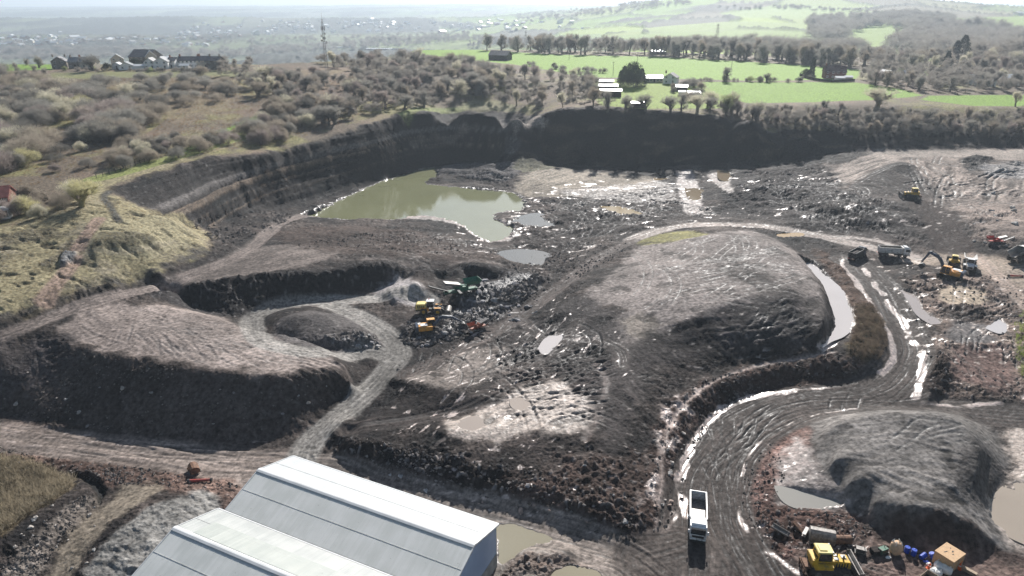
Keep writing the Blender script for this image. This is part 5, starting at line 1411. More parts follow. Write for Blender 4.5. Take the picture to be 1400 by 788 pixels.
def excavator(label, loc, rz, turn, body='orange_paint', arm='blue_grey_paint', pose=0, sc=1.0, top=None):
    r = thing('excavator', label, 'digger', loc, rz, 'tracked diggers on the spoil', sc=sc)
    for s in (-1, 1): track(r, s * 1.2, 4.4, .6, .95)
    u = MB(); u.box((0, 0, .75), (2.2, 1.9, .35)); u.tube((0, 0, .9), (0, 0, 1.15), .75, n=20); u.build('undercarriage', M['dark_steel'], r, .02)
    def rt(o): o.rotation_euler.z = turn; return o
    h = MB(); h.box((-.75, 0, 1.65), (3.1, 2.6, .95)); h.box((-1.5, -.1, 2.2), (1.5, 2.2, .25), taper=(.9, .9)); rt(h.build('engine_house', M[body], r, .06))
    tp = MB(); tp.box((-1.0, -.35, 2.36), (1.5, 1.2, .07)); tp.box((-1.9, .35, 2.36), (.6, .9, .07)); rt(tp.build('engine_cover', M[top or 'white_paint'], r, .02))
    cw = MB(); cw.prism([(-2.25, 1.2), (-2.7, 1.35), (-2.85, 1.8), (-2.75, 2.3), (-2.25, 2.45)], -1.3, 1.3); rt(cw.build('counterweight', M[arm], r, .05))
    cb = MB(); cb.prism([(-.1, 1.3), (1.75, 1.3), (1.8, 1.9), (1.45, 2.95), (-.1, 2.98)], .35, 1.3); rt(cb.build('cab', M['glass'], r, .04))
    cf = MB(); cf.box((.65, .82, 3.0), (1.7, 1.02, .1)); cf.box((.8, .82, 1.33), (1.9, 1.02, .14))
    for (x, y) in ((-.1, .35), (-.1, 1.3), (.75, 1.3)): cf.tube((x, y, 1.3), (x, y, 3.0), .05, n=6)
    for y in (.35, 1.3): cf.tube((1.8, y, 1.9), (1.45, y, 3.0), .05, n=6)
    rt(cf.build('cab_frame', M[body], r))
    if pose == 0:   # raised boom, stick hanging
        B0 = (1.0, 1.7); B1 = (2.9, 4.4); B2 = (5.0, 5.1); S1 = (6.2, 2.3); bk = (6.0, 1.5, -.5)
    else:           # reaching low and far
        B0 = (1.0, 1.7); B1 = (3.0, 3.6); B2 = (5.2, 3.3); S1 = (7.4, 1.9); bk = (7.6, 1.1, -.2)
    def beam(b, p, q, w0, w1, wy):
        d = Vector((q[0] - p[0], 0, q[1] - p[1])); L_ = d.length; d /= L_; n = Vector((-d.z, 0, d.x))
        c0 = Vector((p[0], 0, p[1])); c1 = Vector((q[0], 0, q[1]))
        pr = [c0 - n * w0, c1 - n * w1, c1 + n * w1, c0 + n * w0]
        b.prism([(v.x, v.z) for v in pr], -wy, wy)
    bm_ = MB(); beam(bm_, B0, B1, .22, .36, .22); beam(bm_, B1, B2, .36, .2, .22); rt(bm_.build('boom', M[arm], r, .02))
    st = MB(); beam(st, (B2[0] - .5, B2[1] + .25), B2, .14, .26, .17); beam(st, B2, S1, .26, .14, .17); rt(st.build('stick', M[arm], r, .02))
    rm = MB(); rm.tube((1.6, -.3, 1.6), (B1[0] - .2, -.3, B1[1] - .2), .08, n=8); rm.tube((1.6, .3, 1.6), (B1[0] - .2, .3, B1[1] - .2), .08, n=8)
    rm.tube((B1[0] + .2, 0, B1[1] + .45), (B2[0] - .4, 0, B2[1] + .5), .09, n=8); rm.tube((B2[0] + .1, 0, B2[1] - .2), (S1[0] + .2, 0, S1[1] + .3), .06, n=8); rt(rm.build('ram', M['worn_steel'], r))
    bb = MB(); bucket(bb, bk[0], bk[1], 1.2, .65, bk[2] + 1.6); rt(bb.build('bucket', M['dark_steel'], r))
    for y in (-1.0, .0):
        lt = MB(); lt.box((.5, .6 + y * .3, 3.1), (.1, .14, .12)); rt(lt.build('work_light', M['lamp_glass'], r))
    return r
E1 = excavator('dark-armed digger with orange body and boom raised, beside the white trucks', spot(1297, 382), 0, yaw(1310, 384, 1280, 378), sc=1.15)
E2 = excavator('orange-bodied digger reaching low over the rubble below the yellow loader', spot(586, 455), 0, yaw(575, 458, 640, 450), pose=1, sc=1.05)

def wheel_loader(label, loc, rz, sc=1.0):
    r = thing('wheel_loader', label, 'wheel loader', loc, rz, sc=sc)
    for x in (-1.6, 1.6):
        for s in (-1, 1): wheel(r, x, s * 1.1, .82, .65, hub='yellow_paint')
    b = MB(); b.prism([(-3.5, 1.1), (-3.4, 2.35), (-3.1, 2.55), (-1.1, 2.6), (-.9, 1.1)], -.95, .95); b.build('engine_hood', M['pale_yellow'], r, .06)
    gr = MB(); gr.box((-3.52, 0, 1.75), (.05, 1.5, 1.0))
    for k in range(4): gr.box((-2.9 + .45 * k, .96, 1.9), (.25, .03, .6)); gr.box((-2.9 + .45 * k, -.96, 1.9), (.25, .03, .6))
    gr.build('engine_grille', M['tin_black'], r)
    f = MB(); f.box((-1.9, 0, .9), (3.3, 1.1, .55)); f.box((1.3, 0, 1.0), (2.2, 1.1, .8)); f.box((0, 0, .9), (1.0, .5, .5)); f.build('frame', M['dark_steel'], r, .03)
    mg = MB()
    for s in (-1, 1):
        mg.box((-1.6, s * 1.15, 1.75), (1.8, .7, .08)); mg.box((-.6, s * 1.15, 1.35), (.4, .6, .7))
        mg.box((1.6, s * 1.12, 1.74), (1.5, .66, .08))
    mg.build('mudguard', M['orange_paint'], r, .02)
    cb = MB(); cb.box((-.15, 0, 2.45), (1.55, 1.4, 1.35), taper=(.92, .92)); cb.build('cab', M['glass'], r, .04)
    cf = MB(); cf.box((-.15, 0, 3.16), (1.75, 1.6, .12))
    for sx in (-1, 1):
        for sy in (-1, 1): cf.tube((-.15 + sx * .78, sy * .7, 1.75), (-.15 + sx * .72, sy * .65, 3.12), .05, n=6)
    cf.build('cab_roof', M['white_paint'], r, .02)
    bc = MB(); bc.tube((-.5, .4, 3.2), (-.5, .4, 3.42), .1, n=8); bc.build('beacon', M['red_paint'], r)
    am = MB()
    for s in (-1, 1): am.prism([(1.3, 1.7), (1.5, 1.95), (3.0, 1.15), (3.5, .55), (3.35, .4), (2.85, .9)], s * .5 - .08, s * .5 + .08)
    am.tube((1.2, 0, 1.7), (3.2, 0, 1.35), .09, n=8); am.box((2.4, 0, 1.2), (.2, 1.1, .2)); am.build('lift_arm', M['dark_steel'], r, .01)
    bk = MB(); bucket(bk, 3.95, .72, 2.9, .68, .35 + 1.2 - 1.5); bk.build('bucket', M['worn_steel'], r)
    return r
WL = wheel_loader('yellow wheel loader with pale engine hood and muddy tyres, below the grey cone heap', spot(590, 429), yaw(570, 428, 625, 430), 1.05)

def screener(label, loc, rz, paint, sc=1.0, name='screening_machine'):
    r = thing(name, label, 'screening machine', loc, rz, sc=sc)
    for s in (-1, 1): track(r, s * .95, 3.4, .45, .8)
    c = MB(); c.box((0, 0, 1.1), (7.6, 1.3, .35)); c.box((-.3, 0, 1.6), (2.6, 1.6, .9)); c.build('chassis', M[paint], r, .03)
    e = MB(); e.box((.6, 0, 2.1), (1.6, 1.7, .9)); e.build('engine_box', M[paint], r, .04)
    hp = MB()
    for s in (-1, 1): hp.plate([(-4.4, s * .55, 2.2), (-1.2, s * .55, 2.2), (-1.0, s * 1.35, 3.2), (-4.6, s * 1.35, 3.2)], .06)
    hp.plate([(-4.4, -.55, 2.2), (-4.4, .55, 2.2), (-4.6, 1.35, 3.2), (-4.6, -1.35, 3.2)], .06); hp.box((-2.8, 0, 2.15), (3.2, 1.1, .1))
    hp.build('hopper', M[paint], r)
    lg = MB()
    for x in (-4.0, -1.6):
        for s in (-1, 1): lg.box((x, s * .55, 1.6), (.12, .12, 1.2))
    lg.build('hopper_leg', M['dark_steel'], r)
    sb = MB(); sb.box((2.0, 0, 2.9), (3.6, 1.7, .5), ry=-.25); sb.build('screen_box', M['worn_steel'], r, .03)
    cv = MB(); cv.box((5.0, 0, 2.2), (4.6, .75, .18), ry=-.42); cv.box((5.0, .42, 2.3), (4.6, .08, .2), ry=-.42); cv.box((5.0, -.42, 2.3), (4.6, .08, .2), ry=-.42); cv.tube((7.05, -.4, 3.15), (7.05, .4, 3.15), .16, n=10)
    cv.build('conveyor', M['dark_steel'], r, .01)
    sc2 = MB(); sc2.box((1.2, 2.2, 1.9), (.6, 3.0, .14)); sc2.build('side_conveyor', M['dark_steel'], r)
    return r
S1_ = screener('green screening machine with long conveyor beneath the dark quarry wall', spot(630, 408), yaw(655, 400, 600, 412), 'green_paint', 1.15)
S2_ = screener('orange screening machine half buried among the rubble, at the right of the low-reaching digger', spot(655, 452), yaw(640, 455, 668, 445), 'rusty_orange_paint', .62)
S3_ = screener('bright red screening machine on the bank at the right edge, above the grey hauler', spot(1362, 334), yaw(1345, 336, 1382, 333), 'red_paint', .66)

def hauler(label, loc, rz, body='dirty_white', cab_m='white_paint', sc=1.0):
    r = thing('dump_hauler', label, 'dumper', loc, rz, 'articulated dumpers at the digging face', sc=sc)
    for x in (2.6, -1.0, -2.7):
        for s in (-1, 1): wheel(r, x, s * 1.25, .85, .6)
    f = MB(); f.box((-1.2, 0, 1.1), (4.6, .9, .5)); f.box((2.4, 0, 1.1), (2.8, 1.0, .6)); f.build('frame', M['dark_steel'], r, .03)
    h = MB(); h.prism([(2.4, 1.2), (2.4, 2.3), (3.9, 1.95), (4.2, 1.7), (4.25, 1.0)], -.8, .8); h.build('bonnet', M[cab_m], r, .05)
    g = MB(); g.box((4.24, 0, 1.4), (.05, 1.2, .55)); g.build('grille', M['tin_black'], r)
    cb = MB(); cb.box((1.75, 0, 2.6), (1.4, 1.5, 1.4), taper=(.9, .9)); cb.build('cab', M['glass'], r, .04)
    rf = MB(); rf.box((1.75, 0, 3.32), (1.6, 1.65, .12)); rf.box((1.75, 0, 1.9), (1.6, 1.8, .2)); rf.build('cab_roof', M[cab_m], r, .02)
    mg = MB()
    for s in (-1, 1): mg.box((2.6, s * 1.3, 1.8), (1.8, .7, .08))
    mg.build('mudguard', M[cab_m], r, .02)
    t = MB()
    for s in (-1, 1): t.plate([(-4.4, s * .7, 1.6), (.8, s * .7, 1.5), (1.2, s * 1.5, 3.3), (-4.9, s * 1.5, 2.9)], .08)
    t.plate([(.8, -.7, 1.5), (.8, .7, 1.5), (1.2, 1.5, 3.3), (1.2, -1.5, 3.3)], .08); t.box((-1.8, 0, 1.5), (5.3, 1.4, .12))
    t.box((1.35, 0, 3.32), (.9, 2.6, .08)); t.build('dump_body', M[body], r)
    for s in (-1, 1):
        hl = MB(); hl.box((4.26, s * .6, 1.75), (.06, .28, .18)); hl.build('headlight', M['lamp_glass'], r)
    return r
H1 = hauler('white articulated dumper facing the camera, its hollow body raised behind the cab', spot(1324, 368), yaw(1324, 355, 1325, 375), sc=.98)
H2 = hauler('dusty grey articulated dumper cut by the right edge of the picture', spot(1392, 356), yaw(1380, 362, 1400, 350), body='worn_steel', cab_m='dirty_white', sc=1.05)

# ------------------------------------------------------------------ buildings
def window(parent, wx, wy, wz, ww, wh, face, m='window_glass'):
    # face: outward y sign on front wall
    b = MB(); b.box((wx, wy + face * .02, wz), (ww, .06, wh)); w_ = b.build('window', M['window_glass'], parent)
    f = MB()
    for s in (-1, 1): f.box((wx + s * ww/2, wy + face * .05, wz), (.09, .06, wh + .1)); f.box((wx, wy + face * .05, wz + s * wh/2), (ww + .1, .06, .09))
    f.box((wx, wy + face * .05, wz), (.07, .05, wh)); f.build('window_frame', M['render_white'], w_)
    return w_

def house(label, pxl, pxr, py, wall_h, roof_h, depth, wall_m, roof_m, yaw_=0.0, gable_front=False, chim=0, nw=2, cat='house', name='house', group=None, floors=2, dy=0.0, wins=True):
    xc = (pxl + pxr) / 2
    cx, cy, cz = spot(xc, py)
    W_ = (pxr - pxl) / FPX * (cy * CP + (H - cz) * SP)
    cy += dy
    r = thing(name, label, cat, (cx, cy, cz - .3), yaw_ - math.atan2(cx, cy) * .0, group)
    D = depth; e = .35
    w_ = MB()
    if gable_front:   # ridge runs away from the viewer
        pr = [(-W_/2, 0), (W_/2, 0), (W_/2, wall_h), (0, wall_h + roof_h), (-W_/2, wall_h)]
        w_.prism(pr, 0, D)
        w_.build('wall', M[wall_m], r)
        for s in (-1, 1):
            rf = MB()
            sl = roof_h / (W_/2)
            rf.prism([(0, wall_h + roof_h + .02), (s * (W_/2 + e), wall_h - e * sl + .02), (s * (W_/2 + e), wall_h - e * sl + .2), (0, wall_h + roof_h + .22)], -e, D + e)
            rf.build('roof', M[roof_m], r)
    else:
        vs = [(-W_/2, 0, 0), (W_/2, 0, 0), (W_/2, D, 0), (-W_/2, D, 0), (-W_/2, 0, wall_h), (W_/2, 0, wall_h), (W_/2, D, wall_h), (-W_/2, D, wall_h), (-W_/2, D/2, wall_h + roof_h), (W_/2, D/2, wall_h + roof_h)]
        w_.add(vs, [(0,3,2,1), (0,1,5,4), (2,3,7,6), (1,2,6,9,5), (3,0,4,8,7), (4,5,9,8), (6,7,8,9)])
        w_.build('wall', M[wall_m], r)
        sl = roof_h / (D/2)
        for s in (0, 1):
            y0 = -e if s == 0 else D + e
            z0 = wall_h - e * sl
            rf = MB()
            vs = [(-W_/2 - e, y0, z0 + .03), (W_/2 + e, y0, z0 + .03), (W_/2 + e, D/2, wall_h + roof_h + .03), (-W_/2 - e, D/2, wall_h + roof_h + .03)]
            vs += [(a, b_, c + .18) for a, b_, c in vs]
            rf.add(vs, [(0,1,2,3), (4,5,6,7), (0,1,5,4), (1,2,6,5), (2,3,7,6), (3,0,4,7)])
            rf.build('roof', M[roof_m], r)
    for k in range(chim):
        cb = MB(); cxx = (-W_/2 + .7) if k == 0 else (W_/2 - .7)
        cb.box((cxx, D/2, wall_h + roof_h + .45), (.7, 1.0, 1.5)); cb.box((cxx, D/2, wall_h + roof_h + 1.22), (.82, 1.1, .12))
        for q in (-.25, .25): cb.tube((cxx, D/2 + q, wall_h + roof_h + 1.2), (cxx, D/2 + q, wall_h + roof_h + 1.6), .13, n=6)
        cb.build('chimney', M['brick' if wall_m != 'stone' else 'stone'], r)
    if wins:
        for fl in range(floors):
            for k in range(nw):
                wx = -W_/2 + W_ * (k + .5) / nw
                if fl == 0 and k == nw // 2:
                    d_ = MB(); d_.box((wx, -.03, 1.3), (.95, .07, 2.1)); d_.build('door', M['dark_wood'], r)
                    continue
                window(r, wx, 0, 1.6 + fl * 2.5, 1.1, 1.15, -1)
    return r

HG = 'houses of the hilltop hamlet on the left'
house('grey stone cottage with two chimneys at the left end of the hilltop hamlet', 73, 91, 94.5, 4.6, 2.6, 7, 'stone', 'slate', .3, True, 2, 2, group=HG)
house('stone house with grey slate roof, second from the left in the hilltop hamlet', 92, 104, 94.5, 4.2, 2.4, 7, 'stone', 'grey_roof', .1, False, 1, 2, group=HG, dy=2)
house('low cream house with long grey roof just left of the big bare hamlet tree', 104, 127, 94, 4, 2.6, 8, 'render_cream', 'grey_roof', -.1, False, 1, 3, group=HG)
house('pale-roofed gabled house just right of the big bare hamlet tree', 147, 163, 91, 4.4, 2.8, 9, 'render_cream', 'grey_roof', .5, True, 0, 2, group=HG, dy=6)
house('large dark slate roofed hall towering over the hamlet houses', 161, 192, 91, 5.2, 4.2, 15, 'stone', 'slate', -.15, False, 0, 4, group=HG, dy=14, cat='hall', name='village_hall')
house('annex with one bright sunlit roof slope at the right of the slate hall', 189, 203, 91, 5.4, 3.6, 10, 'render_cream', 'pale_roof', .5, True, 0, 1, group=HG, dy=12)
house('low pale roofed shed behind the white gabled houses', 201, 216, 91, 3.6, 1.6, 12, 'render_cream', 'pale_roof', -.1, False, 0, 0, group=HG, dy=14, wins=False)
house('tiny white bungalow beneath the slate hall, left one of two', 154, 166, 95, 2.4, 1.6, 6, 'render_white', 'pale_roof', .2, True, 0, 1, group=HG, floors=1)
house('white bungalow with wide gable beneath the slate hall, right one of two', 164, 182, 96, 2.6, 2.0, 8, 'render_white', 'grey_roof', .35, True, 0, 2, group=HG, floors=1)
house('white house with slate gable, left one of the pair in the hamlet centre', 198, 212, 95, 4.4, 2.2, 8, 'render_white', 'slate', .15, True, 0, 2, group=HG)
house('white house with broad grey gable, right one of the pair in the hamlet centre', 212, 230, 95, 4.6, 2.5, 9, 'render_white', 'grey_roof', .2, True, 0, 2, group=HG)
house('narrow white house squeezed between the white gables and the terrace', 230, 240, 94, 4.6, 1.8, 7, 'render_white', 'slate', 0, False, 1, 1, group=HG)
house('long white terrace with dark roof and white garden extensions', 240, 268, 94, 4.6, 2.2, 8, 'render_white', 'slate', 0, False, 2, 5, group=HG, dy=3)
house('white lean-to extension in front of the long white terrace', 246, 258, 95.5, 2.5, .9, 4, 'render_white', 'pale_roof', 0, False, 0, 1, group=HG, floors=1)
house('cream terrace house between the white terrace and the brown end house', 268, 284, 94, 4.8, 2.3, 8, 'render_cream', 'slate', 0, False, 1, 2, group=HG, dy=2)
house('brown stone end house with a white roof patch at the right end of the hamlet', 283, 300, 95, 5.2, 2.2, 8, 'stone', 'slate', -.1, False, 2, 2, group=HG)
house('small white garage at the foot of the white gabled houses', 183, 197, 95.5, 2.2, .9, 5, 'render_white', 'pale_roof', .1, False, 0, 0, name='garage', cat='garage', wins=False)
# red roofed house at the left edge
house('red brick house with red tiled roof at the left edge above the grassy bank', -22, 13, 292, 4.6, 2.2, 7, 'brick', 'red_tile', .35, False, 1, 4)
def conservatory():
    cx, cy, cz = spot(8, 297)
    r = thing('conservatory', 'white framed conservatory in front of the red brick house', 'conservatory', (cx, cy - 1.0, cz), .35)
    b = MB(); b.box((0, 0, 1.2), (3.6, 2.8, 2.2)); b.build('glazing', M['window_glass'], r)
    f = MB()
    for k in range(7): f.box((-1.8 + .6 * k, -1.42, 1.2), (.1, .08, 2.3)); 
    for k in range(6): f.box((1.82, -1.4 + .56 * k, 1.2), (.08, .1, 2.3))
    f.box((0, -1.42, .3), (3.7, .12, .6)); f.box((1.82, 0, .3), (.12, 2.9, .6)); f.box((0, -1.42, 2.3), (3.8, .14, .14)); f.box((1.82, 0, 2.3), (.14, 3.0, .14)); f.build('frame', M['render_white'], r)
    t = MB(); t.box((0, 0, 2.7), (3.9, 3.1, .7), taper=(.5, .4)); t.build('roof', M['pale_roof'], r)
conservatory()
# buildings by the wood left of the fields
house('long low white building with flat pale roof among trees behind the mast', 452, 484, 66, 3.2, .9, 14, 'render_white', 'pale_roof', 0, False, 0, 6, name='low_building', cat='building', floors=1)
house('long pale-roofed shed standing behind the wood at the left end of the green fields', 500, 537, 70, 4, 1.4, 16, 'dark_wood', 'pale_roof', 0, False, 0, 0, name='shed', cat='shed', wins=False)
house('white house with two chimneys at the right of the pale-roofed shed', 537, 552, 73, 4.2, 2, 8, 'render_white', 'slate', 0, False, 2, 2)
house('dark timber barn standing alone in the green field', 667, 694, 83, 4.4, 3.2, 12, 'dark_wood', 'slate', -.35, False, 0, 0, name='barn', cat='barn', wins=False)
house('long low shed with pale roof at the foot of the tree belt', 891, 909, 75, 3, 1.0, 10, 'dark_wood', 'pale_roof', 0, False, 0, 0, name='shed', cat='shed', wins=False)
# farm at the quarry rim
house('open-fronted farm shed with bright roof, nearest of three stepped sheds', 820, 849, 133, 3.4, .9, 7, 'dark_wood', 'pale_roof', -.12, False, 0, 0, name='farm_shed', cat='shed', group='stepped farm sheds on the rim', wins=False)
house('farm shed with bright roof in the middle of three stepped sheds', 819, 845, 127, 3.4, .9, 7, 'dark_wood', 'pale_roof', -.12, False, 0, 0, name='farm_shed', cat='shed', group='stepped farm sheds on the rim', wins=False, dy=3)
house('farm shed with bright roof, farthest of three stepped sheds', 819, 840, 121, 3.4, .9, 7, 'dark_wood', 'pale_roof', -.12, False, 0, 0, name='farm_shed', cat='shed', group='stepped farm sheds on the rim', wins=False, dy=6)
house('small dark field shelter with pale roof right on the quarry rim', 863, 882, 148, 2.6, .6, 4, 'dark_wood', 'pale_roof', 0, False, 0, 0, name='field_shelter', cat='shed', wins=False)
house('long bungalow with pale roof just right of the dark conifers', 883, 906, 113, 2.8, 1.4, 8, 'render_cream', 'pale_roof', -.05, False, 0, 5, floors=1, name='bungalow', cat='house')
house('grey gabled farmhouse with white wall beside the long bungalow', 906, 924, 115, 4, 2.4, 9, 'render_white', 'slate', -.4, True, 1, 2)
house('small shed with one bright roof below the grey farmhouse', 924, 939, 125, 2.6, 1.0, 6, 'dark_wood', 'pale_roof', -.2, False, 0, 0, name='shed', cat='shed', wins=False)
house('dark shed with pale roof lowest of the sheds beside the green field', 941, 957, 135, 2.8, 1.0, 6, 'dark_wood', 'pale_roof', -.1, False, 0, 0, name='shed', cat='shed', wins=False)
house('tiny white roofed hut between the two farm sheds', 928, 937, 131, 2.2, .6, 3, 'render_white', 'pale_roof', -.1, False, 0, 0, name='hut', cat='shed', wins=False)
# brick house in the field
house('brown brick house with steep dark red roof standing alone in the green field', 1128, 1155, 108, 4.4, 3.6, 9, 'brick', 'brown_tile', -.2, False, 1, 4)
house('white garage beside the brown brick house in the field', 1143, 1154, 111.5, 2.2, .8, 5, 'render_white', 'pale_roof', -.2, False, 0, 0, name='garage', cat='garage', wins=False)
house('low cream outbuilding at the right of the white garage in the field', 1156, 1165, 110.5, 2.2, .8, 5, 'render_cream', 'pale_roof', -.2, False, 0, 0, name='outbuilding', cat='shed', wins=False)
house('white house glimpsed inside the wood right of the green field', 1210, 1222, 111, 4.4, 2, 8, 'render_white', 'pale_roof', .2, True, 0, 2)
house('grey roofed house half hidden in the right hand wood', 1237, 1248, 110, 4, 2, 8, 'render_cream', 'grey_roof', 0, False, 0, 2)
house('long house with bright roof in the right hand wood', 1330, 1350, 116, 3.8, 2.2, 9, 'render_white', 'pale_roof', .25, False, 1, 3)
house('broad bright roofed building near the right edge of the wood', 1366, 1392, 117, 3.6, 2.6, 12, 'render_white', 'pale_roof', -.15, False, 0, 4, floors=1)
house('small white house between the two bright roofs in the wood', 1354, 1361, 119, 3, 1.6, 6, 'render_white', 'pale_roof', 0, True, 0, 1, floors=1)
house('small white shed at the clearing edge in the middle wood', 576, 583, 121, 2.4, .5, 3, 'render_white', 'pale_roof', 0, False, 0, 0, name='shed', cat='shed', wins=False)
house('white farm on the far hill slope at the right edge', 1391, 1400, 21, 7, 3, 20, 'render_white', 'pale_roof', 0, False, 0, 0, name='farmhouse', cat='house', wins=False)

# distant settlement: little houses, one mesh each
random.seed(21)
tiny = []
for (wm, rm) in (('render_white', 'slate'), ('render_white', 'pale_roof'), ('render_cream', 'pale_roof'), ('brick', 'grey_roof')):
    b = MB(); b.prism([(-5, 0), (5, 0), (5, 5), (0, 8), (-5, 5)], -8, 8, 0)
    for s in (-1, 1): b.prism([(0, 8.05), (s * 5.5, 4.75), (s * 5.5, 5.0), (0, 8.35)], -8.4, 8.4, 1)
    tiny.append((b, wm, rm))
protos = []
zones = [((0,105),(46,70),56,'in the valley town beyond the hamlet roofs'), ((105,300),(50,66),46,'in the valley behind the hilltop hamlet'), ((240,330),(30,60),34,'on the pale slope behind the hamlet'),
         ((350,470),(27,52),44,'on the valley side behind the mast'), ((470,720),(27,47),74,'in the valley town between mast and hill'), ((620,800),(20,44),16,'on the hazy slope left of the hill')]
k_ = 0
for (xr, yr, n, where) in zones:
    for i in range(n):
        px = random.uniform(*xr); py = random.triangular(yr[0], yr[1], (yr[0] + yr[1]) / 2)
        p = hit(px, py)
        if p[1] < 1200 or p[1] > 9000: continue
        k = random.choices((0, 1, 2, 3), (2, 5, 2, 2))[0]
        if len(protos) <= k or k not in [q[0] for q in protos]:
            b, wm, rm = tiny[k]; o = b.build('house', [M[wm], M[rm]]); protos.append((k, o)); 
        else:
            src = [q[1] for q in protos if q[0] == k][0]; o = src.copy(); scn.collection.objects.link(o)
        s = random.uniform(.8, 1.35) * (1.5 if random.random() < .12 else 1)
        o.location = (p[0], p[1], ground_z(p[0], p[1]) - .5); o.rotation_euler.z = random.uniform(-.6, .6) + random.choice((0, math.pi/2)); o.scale = (s, s, s * .9)
        tag(o, ('tiny white house with dark roof ', 'tiny bright roofed white house ', 'tiny cream house with pale roof ', 'tiny brick house with grey roof ')[k] + where + (', left part' if px < xr[0] + (xr[1]-xr[0]) / 3 else ', middle part' if px < xr[0] + (xr[1]-xr[0]) * .67 else ', right part'), 'house', 'far houses ' + where)
        k_ += 1

# ------------------------------------------------------------------ mast, pylons, poles, fences
def lattice(name, label, cat, loc, h, w0, w1, arms=(), dishes=False, group=None, seg=14, rt=.09):
    r = thing(name, label, cat, loc, .2, group)
    b = MB(); leg = lambda t: w0 + (w1 - w0) * t
    cs = ((-1,-1),(1,-1),(1,1),(-1,1))
    for (sx, sy) in cs: b.tube((sx * w0, sy * w0, 0), (sx * w1, sy * w1, h), rt, rt * .7, n=5)
    for k in range(seg):
        t0, t1 = k / seg, (k + 1) / seg
        for i in range(4):
            a, c = cs[i], cs[(i + 1) % 4]
            b.tube((a[0] * leg(t0), a[1] * leg(t0), h * t0), (c[0] * leg(t1), c[1] * leg(t1), h * t1), rt * .5, n=4, cap=False)
            b.tube((a[0] * leg(t1), a[1] * leg(t1), h * t1), (c[0] * leg(t1), c[1] * leg(t1), h * t1), rt * .5, n=4, cap=False)
    b.build('tower', M['worn_steel'], r)
    for (z, L_) in arms:
        a = MB(); a.box((0, 0, z), (L_, w1 * 2 + .2, .25)); a.box((0, 0, z + .6), (L_ * .5, .2, .2)); a.build('cross_arm', M['worn_steel'], r)
    if dishes:
        for (z, a, rr) in ((h * .58, 0.3, .9), (h * .62, 2.6, .8), (h * .7, 3.6, .7), (h * .74, 1.0, .6), (h * .66, 5.0, .9)):
            d = MB(); q = leg(z / h) + .5
            d.tube((q * math.cos(a), q * math.sin(a), z), ((q + .5) * math.cos(a), (q + .5) * math.sin(a), z), rr * .5, rr, n=12); d.build('dish_aerial', M['dirty_white'], r)
        for a in (0.5, 2.6, 4.7):
            d = MB(); q = leg(.9) + .7
            d.box((q * math.cos(a), q * math.sin(a), h * .84), (.35, .35, 2.4)); d.tube((0, 0, h * .84), (q * math.cos(a), q * math.sin(a), h * .84), .08, n=4); d.build('panel_aerial', M['worn_steel'], r)
        d = MB(); d.tube((0, 0, h), (0, 0, h * 1.12), .06, n=5); d.build('whip_aerial', M['worn_steel'], r)
    return r
x, y = (438 - 700) / 1010 * 440, 440.0; z = ground_z(x, y)
lattice('radio_mast', 'tall lattice radio mast with dishes rising above the wood', 'mast', (x, y, z), 31, .8, .42, dishes=True, seg=18, rt=.12)
for (px, D, h, lab) in ((719, 1150, 40, 'hazy lattice pylon behind the left part of the tree belt'), (985, 900, 34, 'hazy lattice pylon rising from the middle of the tree belt'), (260, 2600, 46, 'very distant pylon on the valley side')):
    X_ = (px - 700) / 1010 * D
    lattice('pylon', lab, 'pylon', (X_, D, ground_z(X_, D)), h, 3.2, .5, arms=((h * .72, 13), (h * .83, 10), (h * .94, 7)), group='power pylons', seg=9, rt=.16)
def pole(px, py, h, label, group='utility poles in the green fields'):
    x, y, z = spot(px, py)
    r = thing('utility_pole', label, 'pole', (x, y, z), .1, group)
    b = MB(); b.tube((0, 0, -.3), (0, 0, h), .16, .12, n=8); b.build('pole', M['dark_wood'], r)
    b = MB(); b.box((0, 0, h - .4), (1.8, .12, .12)); b.build('cross_arm', M['dark_wood'], r)
for a in ((778, 82, 8, 'utility pole at the far left of the pole row in the green field'), (871, 87, 9, 'utility pole standing behind the dark conifers'), (838, 104, 9, 'utility pole by the hedge left of the dark conifers'),
          (1000, 94, 9, 'utility pole in the green field beside the lone hedge tree'), (232, 86, 11, 'tall thin pole rising from the hamlet roofs')):
    pole(*a)

def fence(name, label, pts, h, step, mat_, panel=False, rails=2):
    W_ = catmull(hits(pts), 4)
    seg = np.linalg.norm(np.diff(W_, axis=0), axis=1); cum = np.concatenate([[0], np.cumsum(seg)])
    n = max(2, int(cum[-1] / step)); ss = np.linspace(0, cum[-1], n + 1)
    P_ = [(float(np.interp(s, cum, W_[:, 0])), float(np.interp(s, cum, W_[:, 1]))) for s in ss]
    P3 = [Vector((x, y, ground_z(x, y))) for x, y in P_]
    r = thing(name, label, 'fence', P3[0])
    o = P3[0]
    for i, p in enumerate(P3[:99]):
        b = MB(); q = p - o; b.box((q.x, q.y, q.z + h/2), (.14, .14, h + .2)); b.build('post', M[mat_], r)
    b = MB()
    for i in range(n):
        a, c = P3[i] - o, P3[i+1] - o
        if panel:
            b.plate([a + Vector((0,0,.1)), c + Vector((0,0,.1)), c + Vector((0,0,h)), a + Vector((0,0,h))], .04)
        else:
            for k in range(rails): b.tube(a + Vector((0,0,h * (k + 1) / (rails + .3))), c + Vector((0,0,h * (k + 1) / (rails + .3))), .03, n=4)
    b.build('panel' if panel else 'wire', M[mat_], r)
fence('garden_fence', 'dark wooden garden fence running right from the red brick house', [(14,268),(40,270),(66,274)], 1.8, 2.2, 'dark_wood', True)
fence('wire_fence', 'pale post and wire fence along the green strip on the heath', [(302,178),(325,170),(354,160)], 1.4, 1.6, 'timber')
